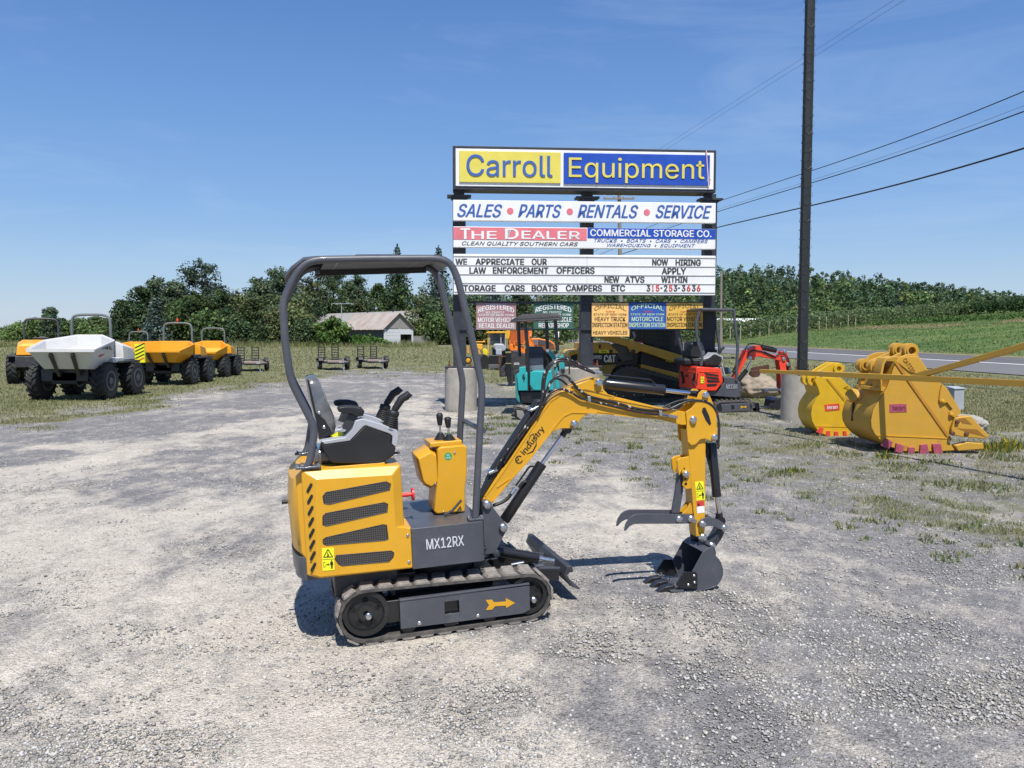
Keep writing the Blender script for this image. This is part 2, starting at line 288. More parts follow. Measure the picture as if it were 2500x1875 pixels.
def masks(X, Y):
    """grass cover, weed cover, pale compacted wheel tracks, soil strips, as they lie on the lot"""
    px, py = proj(X, Y); n1 = fbm(X*.9, Y*.9, 3); n2 = fbm(X*2.7+9, Y*2.7, 5); n3 = fbm(X*.35, Y*.35, 8)
    yb = lerpc(px, [(-900, 1085), (0, 1052), (300, 1008), (560, 958), (720, 934), (830, 914), (1000, 910), (1100, 925), (1250, 938), (1420, 950), (1700, 985), (1950, 1010), (2150, 1030), (2500, 1060), (3400, 1100)])
    w = (py-812)*.10+4
    g = sst(yb-py+(n1-.5)*w*2.6, -w*.5, w*.6)
    wy0 = lerpc(px, [(1150, 1090), (1500, 1110), (1800, 1235), (2100, 1310), (2500, 1400), (3400, 1500)])
    fr_ = np.clip((yb-py)/(14+w*2.2), 0, 1); n5 = fbm(X*1.6+3, Y*1.2, 97, 5); g = g*(fr_+(1-fr_)*sst(n5, .40, .56))
    weed = sst(px, 1060, 1230)*sst(wy0-py+(n3-.5)*160, -30, 60)*(1-g)
    weed = np.maximum(weed, .5*sst(px, 1120, 1000)*sst(yb+26-py, -10, 12)*(1-g))
    g = np.where(Y < 3, 0, g); weed = np.where(Y < 3, 0, weed)
    # pale tracks: bands that sweep from the near left into the distance
    a = fbm(X*.8+.35*Y, Y*.45, 21, 5); b2 = fbm(X*.25+7, Y*1.1, 31, 4)
    tr = sst(a*.6+b2*.4+.0*X, .44, .58)
    cx = -1.6-.085*(Y-4)*(Y-4)*.6
    band = np.exp(-((X-(-2.9+.19*(Y-8)))/1.0)**2)*.5+np.exp(-((py-lerpc(px, [(0, 1170), (300, 1105), (700, 1030), (1000, 985)]))/22.0)**2)*.75*(px < 1050)
    n4 = fbm(X*1.7, Y*1.7, 91, 5); band = band+.8*np.exp(-((py-lerpc(px, [(0, 1440), (350, 1290), (700, 1225), (900, 1235), (1150, 1330)])-(n4-.5)*90)/34.0)**2)*(px < 1200)*sst(n4, .3, .5)
    band = band+.55*np.exp(-((py-lerpc(px, [(300, 1090), (800, 1010), (1100, 985)])-(n4-.5)*20)/9.0)**2)*(px < 1100)
    band = band+.7*np.exp(-((px-1700)/260.0)**2-((py-1540)/110.0)**2)+.5*np.exp(-((px-1480)/160.0)**2-((py-1250)/90.0)**2)
    grey = sst(px, 1400, 2050)*.55+sst(py, 1300, 1080)*.55
    tr = np.clip(tr*.8+band-grey+.12*sst(px, 1500, 900)+.34*sst(py, 1330, 1620)*(1-.9*sst(px, 1300, 1900)), 0, 1)
    px, py = proj(X, Y, zg(X, Y)); soil = sst(roadd(X, Y), 5, 12)*np.exp(-((py-lerpc(px, [(1900, 803), (2300, 795), (2420, 793), (2500, 779), (3000, 760)]))/4.5)**2)*sst(fbm(X*.12, Y*.12, 15), .35, .5)
    return g, weed, tr, soil
gm = bpy.data.materials.new('ground'); gm.use_nodes = True; t = gm.node_tree; N = t.nodes; l = t.links; b = N['Principled BSDF']; b.inputs['Roughness'].default_value = .95; b.inputs['Specular IOR Level'].default_value = .2
def nd(ty, **k):
    n = N.new(ty)
    for a, v in k.items():
        if a.startswith('i_'): n.inputs[a[2:].replace('_', ' ')].default_value = v
        else: setattr(n, a, v)
    return n
def noi(sc, det=5, rough=.6, vec=None):
    n = nd('ShaderNodeTexNoise', i_Scale=sc, i_Detail=det, i_Roughness=rough); l.new(vec or co, n.inputs[0]); return n.outputs[0]
def mr(x, a, b_, c=0.0, d=1.0):
    n = nd('ShaderNodeMapRange'); l.new(x, n.inputs[0])
    for i, v in enumerate((a, b_, c, d)): n.inputs[i+1].default_value = v
    return n.outputs[0]
def mixc(f, a, c, mode='MIX'):
    n = nd('ShaderNodeMix', data_type='RGBA', blend_type=mode)
    for i, v in ((0, f), (6, a), (7, c)):
        if isinstance(v, (int, float)): n.inputs[i].default_value = v
        elif isinstance(v, tuple): n.inputs[i].default_value = (*v, 1)
        else: l.new(v, n.inputs[i])
    return n.outputs[2]
def mth(op, a, c):
    n = nd('ShaderNodeMath', operation=op)
    for i, v in enumerate((a, c)):
        if isinstance(v, (int, float)): n.inputs[i].default_value = v
        else: l.new(v, n.inputs[i])
    return n.outputs[0]
tcn = nd('ShaderNodeTexCoord'); co = tcn.outputs['Object']; at_ = nd('ShaderNodeAttribute', attribute_name='tint'); sp = nd('ShaderNodeSeparateColor'); l.new(at_.outputs['Color'], sp.inputs[0])
def stones(sc, rnd=1.0):
    v = nd('ShaderNodeTexVoronoi', i_Scale=sc, i_Randomness=rnd); l.new(co, v.inputs[0]); s2 = nd('ShaderNodeSeparateColor'); l.new(v.outputs['Color'], s2.inputs[0]); return s2.outputs[0], v.outputs['Distance']
sA, dA = stones(105); sB, dB = stones(48); 
mpv = nd('ShaderNodeMapping'); mpv.inputs['Scale'].default_value = (1, .55, 1); mpv.inputs['Rotation'].default_value = (0, 0, .5); l.new(co, mpv.inputs[0])
track = mth('ADD', mth('MULTIPLY', sp.outputs[1], .62), mth('ADD', mr(noi(2.6, 10, .78, mpv.outputs[0]), .38, .64, -.30, .46), mr(noi(.7, 6, .7, mpv.outputs[0]), .35, .65, -.1, .25))); track = mr(track, .12, .72)
grey = mixc(mr(noi(7, 6, .7), .35, .65), (.205, .199, .200), (.305, .292, .288)); beige = mixc(mr(noi(5, 7, .65), .3, .7), (.54, .486, .410), (.66, .60, .516))
base = mixc(track, grey, beige)
sC, dC = stones(24); sD, dD = stones(60); spk = mth('MULTIPLY', mr(sA, 0, 1, .55, 1.5), mth('MULTIPLY', mr(sC, 0, 1, .84, 1.17), mr(sD, 0, 1, .78, 1.25))); base = mixc(mr(track, 0, 1, 1.0, .55), base, mixc(1.0, base, mixc(spk, (0, 0, 0), (1, 1, 1)), 'MULTIPLY'))
# bigger pebbles on the loose grey parts
peb = mth('MULTIPLY', mr(sB, .55, .6), mr(dB, .5, .35)); base = mixc(mth('MULTIPLY', peb, mr(track, .2, .9, .55, .12)), base, mixc(mr(sB, .6, 1.0), (.17, .17, .18), (.42, .40, .37)))
fine = noi(160, 4, .7); base = mixc(1.0, base, mixc(mr(fine, .25, .75, .0, 1.0), (.72, .72, .72), (1.28, 1.28, 1.26)), 'MULTIPLY')
mid = noi(.8, 9, .72); base = mixc(1.0, base, mixc(mr(mid, .3, .7), (.86, .86, .88), (1.1, 1.1, 1.08)), 'MULTIPLY')
gr = mixc(mr(noi(.45, 8, .7), .38, .62), (.15, .155, .07), (.25, .225, .12)); gr = mixc(mr(noi(4.5, 6, .75), .45, .62), gr, (.12, .155, .055)); gr = mixc(mr(noi(22, 6, .8), .5, .66), gr, (.32, .29, .20))
mpf = nd('ShaderNodeMapping'); mpf.inputs['Scale'].default_value = (.35, 1, 1); mpf.inputs['Rotation'].default_value = (0, 0, .35); l.new(co, mpf.inputs[0]); cf = mpf.outputs[0]
fld = mixc(mr(noi(.09, 9, .7, cf), .42, .58), (.052, .118, .022), (.12, .175, .048)); fld = mixc(mr(noi(.9, 8, .8), .48, .66), fld, (.17, .18, .085)); fld = mixc(mr(noi(.3, 8, .75, cf), .5, .6), fld, (.045, .088, .025)); fld = mixc(mr(noi(2.5, 6, .8), .52, .7, 0, .6), fld, (.045, .085, .025))
grn = mixc(sp.outputs[2], gr, fld)
gsel = mr(mth('ADD', sp.outputs[0], mth('MULTIPLY', mth('SUBTRACT', noi(3.2, 8, .75), .5), 1.3)), .35, .75)
base = mixc(gsel, base, grn); base = mixc(at_.outputs['Alpha'], base, (.26, .17, .11))
# arcs left by turning wheels
vd = nd('ShaderNodeVectorMath', operation='DISTANCE'); l.new(co, vd.inputs[0]); vd.inputs[1].default_value = (-3.9, 1.9, 0); dst = vd.outputs['Value']
rw = mth('SINE', mth('MULTIPLY', mth('ADD', dst, mth('MULTIPLY', noi(2.5, 4, .6), .18)), 44.0), 0); rmask = mth('MULTIPLY', mth('MULTIPLY', mr(dst, 1.3, 1.6), mr(dst, 3.0, 2.6)), mr(noi(1.4, 4, .6), .42, .55)); rut = mth('MULTIPLY', rw, rmask)
base = mixc(1.0, base, mixc(mr(rut, -1, 1), (.86, .86, .86), (1.10, 1.10, 1.10)), 'MULTIPLY')
l.new(base, b.inputs['Base Color'])
hgt = mth('ADD', mth('ADD', mth('MULTIPLY', mr(dA, 0, .6, 1, 0), .7), mth('MULTIPLY', mr(dD, 0, .6, 1, 0), .8)), mth('ADD', mth('MULTIPLY', peb, .5), mth('MULTIPLY', noi(40, 6, .75), .9)))
bp = nd('ShaderNodeBump', i_Strength=.9, i_Distance=.010); hgt = mth('ADD', hgt, mth('MULTIPLY', rut, .9)); l.new(hgt, bp.inputs['Height'])
bp2 = nd('ShaderNodeBump', i_Strength=.5, i_Distance=.05); l.new(noi(6, 7, .7), bp2.inputs['Height']); l.new(bp.outputs[0], bp2.inputs['Normal']); l.new(bp2.outputs[0], b.inputs['Normal'])
def grid_axis(a, b_, n, k, c0=0.0):
    t_ = np.linspace(-1, 1, n); s_ = np.sinh(t_*k)/math.sinh(k); return np.where(s_ < 0, c0+s_*(c0-a), c0+s_*(b_-c0))
gx = grid_axis(-1100, 1100, 430, 6.0, 0); gy = grid_axis(-60, 980, 520, 5.6, 6.0)
GX, GY = np.meshgrid(gx, gy); Z = zg(GX, GY)+(fbm(GX*2.2, GY*2.2, 44)-.5)*.028*np.exp(-((GX/14)**2+((GY-6)/16)**2))
g, w_, tr_, so_ = masks(GX, GY); fieldm = sst(roadd(GX, GY), -1, 4)*1.0; g = np.maximum(g, fieldm)
g = np.where(GY > 25, np.where((np.abs(GX) > 400) | (GY > 300), 1, g), g); g = np.maximum(g, sst(-GX, 30, 60)*(GY > 10))
cols = np.stack([g+w_*(.34+.26*fbm(GX*1.1, GY*1.1, 55)), tr_, fieldm, np.zeros_like(g)], -1).reshape(-1, 4); cols[:, 3] = so_.reshape(-1)
ny, nx = GX.shape; idx = np.arange(ny*nx).reshape(ny, nx); Fq = np.stack([idx[:-1, :-1], idx[:-1, 1:], idx[1:, 1:], idx[1:, :-1]], -1).reshape(-1, 4)
ground = mesh_np('ground', np.stack([GX, GY, Z], -1).reshape(-1, 3), Fq, gm, cols, True); tag(ground, kind='structure')
# ---------------------------------------------------------------- road
n0 = gnd(2500, 918)[:2]; n1_ = gnd(1803, 866)[:2]; f0 = gnd(2500, 873)[:2]; f1 = gnd(1802, 842)[:2]
def lined(p, q, Y): t_ = (Y-p[1])/(q[1]-p[1]); return p[0]+(q[0]-p[0])*t_
def strip_mesh(name, xa, xb, z, m, kind='structure', cut=None):
    Ys = list(np.geomspace(9, 420, 60)); mb = MB(); vs = []; fs = []
    for Y in Ys: vs += [(xa(Y), Y, z), (xb(Y), Y, z)]
    for i in range(len(Ys)-1): fs.append((2*i, 2*i+1, 2*i+3, 2*i+2))
    mb.add(vs, fs); o = P(name, mb, m, smooth=0); tag(o, kind=kind); return o
nearL = lambda Y: lined(n0, n1_, Y); farL = lambda Y: lined(f0, f1, Y)
strip_mesh('road', nearL, farL, .03, ASPH)
lane = mat('asphalt_lane', (.085, .083, .085), .9, col2=(.125, .12, .118), vscale=.5, bump=.2, bscale=30)
w0 = gnd(2500, 890, .04)[:2]; w1 = gnd(1802, 851.5, .04)[:2]; whl = lambda Y: lined(w0, w1, Y)
strip_mesh('road_lane', lambda Y: whl(Y)+.2, lambda Y: farL(Y)-.7, .036, lane)
strip_mesh('road_edge_line', lambda Y: whl(Y)-.2, lambda Y: whl(Y)+.2, .041, mat('road_white', (.75, .75, .73), .7, var=.05))
strip_mesh('road_centre_line', lambda Y: farL(Y)-.75, lambda Y: farL(Y)-.35, .042, mat('road_yellow', (.50, .34, .06), .7))
# ---------------------------------------------------------------- loose stones
def scatter_px(n, x0, x1, y0, y1, pw=1.0):
    px = RNG.uniform(x0, x1, n); py = y0+(y1-y0)*RNG.uniform(0, 1, n)**pw
    d = np.stack([(px-1250)/F, np.ones(n), np.zeros(n)], 1); cy = -(py-937.5)/F; c, s = math.cos(PIT), math.sin(PIT)
    dy = c+cy*s; dz = -s+cy*c; t_ = -CH/dz; return d[:, 0]*t_, dy*t_, px, py
OCT = np.array([(1, 0, 0), (0, 1, 0), (-1, 0, 0), (0, -1, 0), (0, 0, 1), (0, 0, -1)], float); OF = np.array([(0, 1, 4), (1, 2, 4), (2, 3, 4), (3, 0, 4), (1, 0, 5), (2, 1, 5), (3, 2, 5), (0, 3, 5)])
def stones_mesh(name, n, x0, x1, y0, y1, smin, smax, dens_grey, pw=1.0):
    X, Y, px, py = scatter_px(n, x0, x1, y0, y1, pw); g, w, tr, so = masks(X, Y)
    clump = fbm(X*2.4, Y*2.4, 77); keep = RNG.uniform(0, 1, n) < np.clip((1-tr*.72)*(.30+1.6*sst(clump, .40, .62)), .05, 1)*(1-.8*g)
    dx, dy = X-EXO[0], Y-EXO[1]
    X, Y = X[keep], Y[keep]; n = len(X); sz = smin*(smax/smin)**(RNG.uniform(0, 1, n)**3.2)
    V_ = OCT[None]*RNG.uniform(.65, 1.25, (n, 6, 1))+RNG.normal(0, .16, (n, 6, 3)); V_[..., 2] *= .62; a = RNG.uniform(0, 6.28, n); ca, sa = np.cos(a)[:, None], np.sin(a)[:, None]
    V_[..., 0] *= 1.25; x = V_[..., 0]*ca-V_[..., 1]*sa; y = V_[..., 0]*sa+V_[..., 1]*ca
    V_ = np.stack([x, y, V_[..., 2]], -1)*sz[:, None, None]; V_[..., 0] += X[:, None]; V_[..., 1] += Y[:, None]; V_[..., 2] += (zg(X, Y)+sz*.18)[:, None]
    Fs = (OF[None]+np.arange(n)[:, None, None]*6).reshape(-1, 3); k = RNG.uniform(0, 1, n); br = .19+.32*k**1.4; bl = RNG.uniform(0, 1, n)
    C = np.stack([br*(1.04+.05*bl), br*(1.02+.02*bl), br*(1.02-.14*bl)], -1); C = np.repeat(C, 6, 0)
    o = mesh_np(name, V_.reshape(-1, 3), Fs, STONEM, C); tag(o, 'loose grey crushed stones lying over the gravel lot', 'gravel', kind='stuff'); return o
STONEM = attr_mat('stone', .9)
stones_mesh('gravel_stones', 230000, -250, 2750, 1180, 1990, .0022, .0125, 1)
stones_mesh('gravel_chips', 60000, -250, 2750, 935, 1200, .005, .017, 1)
# ---------------------------------------------------------------- grass and weeds
GRASSM = attr_mat('grass_blade', .8, .4)
def blades(name, X, Y, h, wd, C, label, cat='grass', lean=.35, zoff=0.0):
    n = len(X); a = RNG.uniform(0, 6.28, n); L_ = RNG.normal(0, lean, (n, 2))*h[:, None]; z = zg(X, Y)+zoff; dx = np.cos(a)*wd*.5; dy = np.sin(a)*wd*.5
    V_ = np.empty((n, 3, 3)); V_[:, 0] = np.stack([X-dx, Y-dy, z-.01], -1); V_[:, 1] = np.stack([X+dx, Y+dy, z-.01], -1); V_[:, 2] = np.stack([X+L_[:, 0], Y+L_[:, 1], z+h], -1)
    o = mesh_np(name, V_.reshape(-1, 3), np.arange(3*n).reshape(n, 3), GRASSM, np.repeat(C, 3, 0)); tag(o, label, cat, kind='stuff'); return o
def gcol(X, Y, n, dry=.5):
    k = np.clip(fbm(X*.7, Y*.7, 61)*1.3-.15+RNG.normal(0, .22, n)+(dry-.5), 0, 1)[:, None]
    return (np.array([[.12, .17, .045]])*(1-k)+np.array([[.34, .31, .17]])*k)*RNG.uniform(.6, 1.3, (n, 1))
X, Y, px, py = scatter_px(230000, -300, 2800, 843, 1075, .9); g, w, tr, so = masks(X, Y); rd = roadd(X, Y)
keep = (RNG.uniform(0, 1, len(X)) < g*(.35+fbm(X*1.3, Y*1.3, 71)*.9)) & (rd > -80) & ~((X > 17.2) & (X < 34.5) & (Y > 20) & (X > 18.6)) & (rd < 0) & ~((X > nearL(Y)-.3))
X, Y = X[keep], Y[keep]; n = len(X); blades('grass', X, Y, RNG.uniform(.012, .038, n)*(1+Y/38), RNG.uniform(.005, .010, n)*(1+Y/6), gcol(X, Y, n, .66), 'short dry olive grass beyond the gravel lot')
X, Y, px, py = scatter_px(210000, 900, 2800, 940, 1420, 1.15); g, w, tr, so = masks(X, Y); cl = fbm(X*4.3, Y*4.3, 81)*.65+fbm(X*1.3, Y*1.3, 82)*.35
keep = RNG.uniform(0, 1, len(X)) < w*(.05+sst(cl, .47, .66))*1.05*(.4+.6*sst(px, 1150, 1700)); X, Y = X[keep], Y[keep]; n = len(X); cc = gcol(X, Y, n, .74)*1.15; s_ = RNG.uniform(0, 1, n) < .1; cc[s_] = (.30, .27, .17)
blades('sparse_weeds', X, Y, RNG.uniform(.012, .05, n)*(.9+Y/26), RNG.uniform(.003, .007, n)*(1+Y/9), cc, 'sparse low weeds growing through the gravel', 'weeds', .55)
# clumped leafy weeds
def clumps(name, spots, label, cols_, nb=46, cat='weeds'):
    Xs = []; Ys = []; H = []; W = []; C = []
    for (px_, py_, r, h) in spots:
        p = gnd(px_, py_); n = int(nb*(r/.12)**1.3); a = RNG.uniform(0, 6.28, n); q = r*np.sqrt(RNG.uniform(0, 1, n)); Xs.append(p[0]+np.cos(a)*q); Ys.append(p[1]+np.sin(a)*q)
        H.append(h*RNG.uniform(.4, 1.1, n)*(1-.5*q/r)); W.append(RNG.uniform(.008, .02, n)*(1+p[1]/14)); C.append(np.array(cols_)[RNG.integers(0, len(cols_), n)]*RNG.uniform(.7, 1.25, (n, 1)))
    blades(name, np.concatenate(Xs), np.concatenate(Ys), np.concatenate(H), np.concatenate(W), np.concatenate(C), label, cat, .5)
sp_ = []
for _ in range(260):
    x_ = RNG.uniform(1080, 2500); y_ = RNG.uniform(960, 1000+(x_-1080)*.26+60); sp_.append((x_, y_, RNG.uniform(.03, .11)*(1+(1250-min(y_, 1250))/300), RNG.uniform(.03, .08)))
sp_ += [(1545, 1095, .14, .16), (1400, 1050, .16, .15), (2200, 1140, .3, .08), (2300, 1130, .25, .07), (2060, 1110, .25, .10), (1980, 1090, .25, .12), (2440, 1120, .4, .12), (1190, 1050, .15, .12), (1240, 1040, .2, .1), (1900, 1160, .2, .12), (2380, 1190, .4, .1), (1760, 1040, .2, .1)]
clumps('weed_clumps', sp_, 'clumps of green and straw coloured weeds in the gravel', [(.14, .20, .06), (.11, .17, .05), (.25, .25, .12), (.38, .34, .20), (.20, .21, .10)])
fl = [(2430, 1100, .30, .16), (2390, 1096, .2, .18), (2470, 1092, .25, .24), (1935, 1153, .10, .12), (2165, 1118, .15, .14)]
clumps('wildflowers', fl, 'small yellow wildflowers by the digging bucket', [(.62, .48, .02), (.10, .15, .03), (.12, .16, .05), (.16, .19, .06)], 60, 'wildflowers')
X = RNG.uniform(-75, -9, 15000); Y = RNG.uniform(92, 101.5, 15000); n = len(X)
blades('meadow_grass', X, Y, RNG.uniform(.3, .95, n)*sst(Y, 90, 98), RNG.uniform(.05, .12, n), gcol(X, Y, n, .55)*1.1, 'tall pale meadow grass at the foot of the trees')
X = RNG.uniform(-70, 6, 26000); Y = RNG.uniform(45, 93, 26000); n = len(X); kp = RNG.uniform(0, 1, n) < fbm(X*.2, Y*.2, 5); X, Y = X[kp], Y[kp]; n = len(X)
blades('rough_grass', X, Y, RNG.uniform(.06, .2, n), RNG.uniform(.04, .09, n), gcol(X, Y, n, .6), 'rough mown grass bank behind the trailers')
n = 70000; X = RNG.uniform(30, 150, n); Y = RNG.uniform(52, 165, n); rd = roadd(X, Y); kp = (rd > .8) & (X/Y < .72) & (RNG.uniform(0, 1, n) < .35+fbm(X*.15, Y*.05, 6)); X, Y = X[kp], Y[kp]; n = len(X); k = fbm(X*.08, Y*.03, 9)[:, None]; k2 = RNG.uniform(0, 1, (n, 1))
C = np.array([[.11, .20, .045]])*(1-k)+np.array([[.27, .30, .12]])*k; C = C*RNG.uniform(.65, 1.35, (n, 1)); blades('field_grass', X, Y, RNG.uniform(.05, .22, n), RNG.uniform(.08, .2, n), C, 'uneven green grass of the field beyond the road')
# ================================================================ foliage
LEAFM = attr_mat('foliage', .7, .35)
def leafq(Cn, R, n, size, col, var=.32, pv=.25, flat_=0.0, up=0.0):
    """n leaf sized faces per puff, centres Cn, radii R (k,3)"""
    k = len(Cn); d = RNG.normal(0, 1, (k, n, 3)); d /= np.linalg.norm(d, axis=2, keepdims=True); rr = RNG.uniform(.45, 1.05, (k, n, 1)); p = Cn[:, None]+d*rr*R[:, None]
    nrm = d*.8+RNG.normal(0, .55, (k, n, 3)); nrm[..., 2] += up; nrm[..., 2] *= (1+flat_); nrm /= np.linalg.norm(nrm, axis=2, keepdims=True); a = np.cross(nrm, RNG.normal(0, 1, (k, n, 3))); a /= np.linalg.norm(a, axis=2, keepdims=True)+1e-6; b = np.cross(nrm, a)
    s = size*RNG.uniform(.55, 1.25, (k, n, 1)); q = np.stack([p-a*s*.5, p-b*s*.3, p+a*s*.5, p+b*s*.32], 2)
    c = np.array(col)[None, None]*(1+pv*RNG.normal(0, 1, (k, 1, 1)))*(1+var*RNG.normal(0, 1, (k, n, 1)))
    c = np.clip(c, .006, .6); c = c*(1+np.array([.10, .0, -.08])*RNG.normal(0, 1, (k, 1, 1))); C = np.repeat(c.reshape(-1, 3), 4, 0)
    return q.reshape(-1, 3), C
def crown_obj(name, parts, parent=None):
    V_ = np.concatenate([a for a, _ in parts]); C = np.concatenate([c for _, c in parts]); o = mesh_np(name, V_, np.arange(len(V_)).reshape(-1, 4), LEAFM, np.clip(C, .004, 1))
    if parent is not None: o.parent = parent
    return o
def tree(kind, x, y, H, R, col, label, group=None, name=None, n=1.0, size=.36, base=None):
    z0 = float(zg(x, y)) if base is None else base; cat = 'shrub' if kind == 'shrub' else 'tree'
    nm = name or {'spruce': 'spruce_tree', 'pine': 'pine_tree', 'bush': 'broadleaf_tree', 'shrub': 'shrub', 'cedar': 'cedar_tree'}[kind]
    root = thing(nm, label, cat, loc=(x, y, z0), group=group); parts = []; tb = MB()
    if kind == 'spruce':
        zs = np.arange(.05*H, H*.985, .42); Cs = []; Rs = []
        for z in zs:
            f = 1-z/H; rad = R*(f**.85)*RNG.uniform(.86, 1.1); nb = max(4, int(6+9*f)); a0 = RNG.uniform(0, 6.28)
            for j in range(nb):
                a = a0+6.283*j/nb+RNG.normal(0, .12); m_ = rad*RNG.uniform(.78, 1.15); ns = max(1, int(m_/.55))
                for s in range(ns):
                    t_ = (s+.8)/ns; Cs.append((math.cos(a)*m_*t_, math.sin(a)*m_*t_, z-.28*m_*t_**1.5+.12*m_*t_*t_)); q = .20+.26*f; Rs.append((q, q, .16))
        Cs.append((0, 0, H-.1)); Rs.append((.1, .1, .35)); parts.append(leafq(np.array(Cs), np.array(Rs)*1.5, max(3, int(8*n)), size*1.25, col, flat_=.6, up=.3)); tb.tube([(0, 0, -.2), (0, 0, H*.93)], [.03*H*.6, .03], 8)
    elif kind == 'pine':
        Cs = []; Rs = []; tb.tube([(0, 0, -.2), (.1, 0, H*.5), (0, .1, H*.9)], [.025*H, .018*H, .04], 8)
        for j in range(int(46*n)+12):
            a = RNG.uniform(0, 6.283); z = H*RNG.uniform(.06, .9); m_ = R*(1.12-.88*(z/H)**1.4)*RNG.uniform(.55, 1.08); rise = m_*RNG.uniform(.25, .75); e = np.array((math.cos(a)*m_, math.sin(a)*m_, min(z+rise, H*.98)))
            tb.tube([(0, 0, z), tuple(e*np.array([.5, .5, 0])+np.array([0, 0, z+rise*.35])), tuple(e)], [.012*H*(1-z/H)+.03, .04, .015], 5)
            for t_ in (.45, .62, .78, .9, 1.0): Cs.append(e*t_+np.array([0, 0, (z)*(1-t_)])+RNG.normal(0, .18, 3)); q = RNG.uniform(.5, .95)*(1.25 if t_ > .7 else .9)*(H/13)**.5; Rs.append((q, q, q*.62))
        for t_ in (.7, .8, .9, .97): Cs.append(np.array((RNG.normal(0, .2), RNG.normal(0, .2), H*t_))); Rs.append((.45, .45, .5))
        parts.append(leafq(np.array(Cs), np.array(Rs), int(26*n)+5, size*1.0, col, up=.5))
    else:
        npf = int((120 if kind != 'shrub' else 26)*n); th_ = RNG.uniform(0, 6.283, npf); zz = RNG.uniform(0, 1, npf); lo = .06 if kind != 'cedar' else .02
        prof = np.sin(np.pi*np.clip(zz*.86+.12, 0, 1))**.6 if kind != 'cedar' else (1-zz)**.6*.95+.08
        rr = R*prof*np.sqrt(RNG.uniform(.2, 1, npf))*.86; Cs = np.stack([np.cos(th_)*rr, np.sin(th_)*rr, H*(lo+zz*(.93-lo))], -1); q = (R*.34+.2)*RNG.uniform(.6, 1.25, npf); q = q*np.where(zz > .85, .6, 1)
        Rs = np.stack([q, q, q*.85], -1)*(.75 if kind == 'cedar' else 1); parts.append(leafq(Cs, Rs, max(8, int(np.mean(q)**1.5*46)), size*(1.0 if kind == 'cedar' else 1.2), col, up=.35))
        tb.tube([(0, 0, -.2), (0, 0, H*.45), (.1*R, 0, H*.75)], [.03*H, .02*H, .02], 8)
        for j in range(5): a = j*1.3; tb.tube([(0, 0, H*.3), (math.cos(a)*R*.4, math.sin(a)*R*.4, H*.55), (math.cos(a)*R*.7, math.sin(a)*R*.7, H*.72)], [.012*H, .008*H, .01], 5)
    crown_obj('crown', parts, root); P('trunk', tb, BARK, root); return root
DG = (.068, .108, .046); MG = (.098, .150, .052); BG = (.115, .160, .130); LG = (.145, .21, .066); PG = (.105, .150, .084); OG = (.14, .165, .066)
G1 = 'trees along the far edge of the lot'
def tpx(kind, px, top, hw, Y, col, label, group=G1, **k):
    X = (px-1250)/F*Y; H = CH+(HOR-top)/F*Y-float(zg(X, Y)); tree(kind, X, Y, H, hw/F*Y*(1.45 if kind != 'spruce' else 1.35), col, label, group, **k)
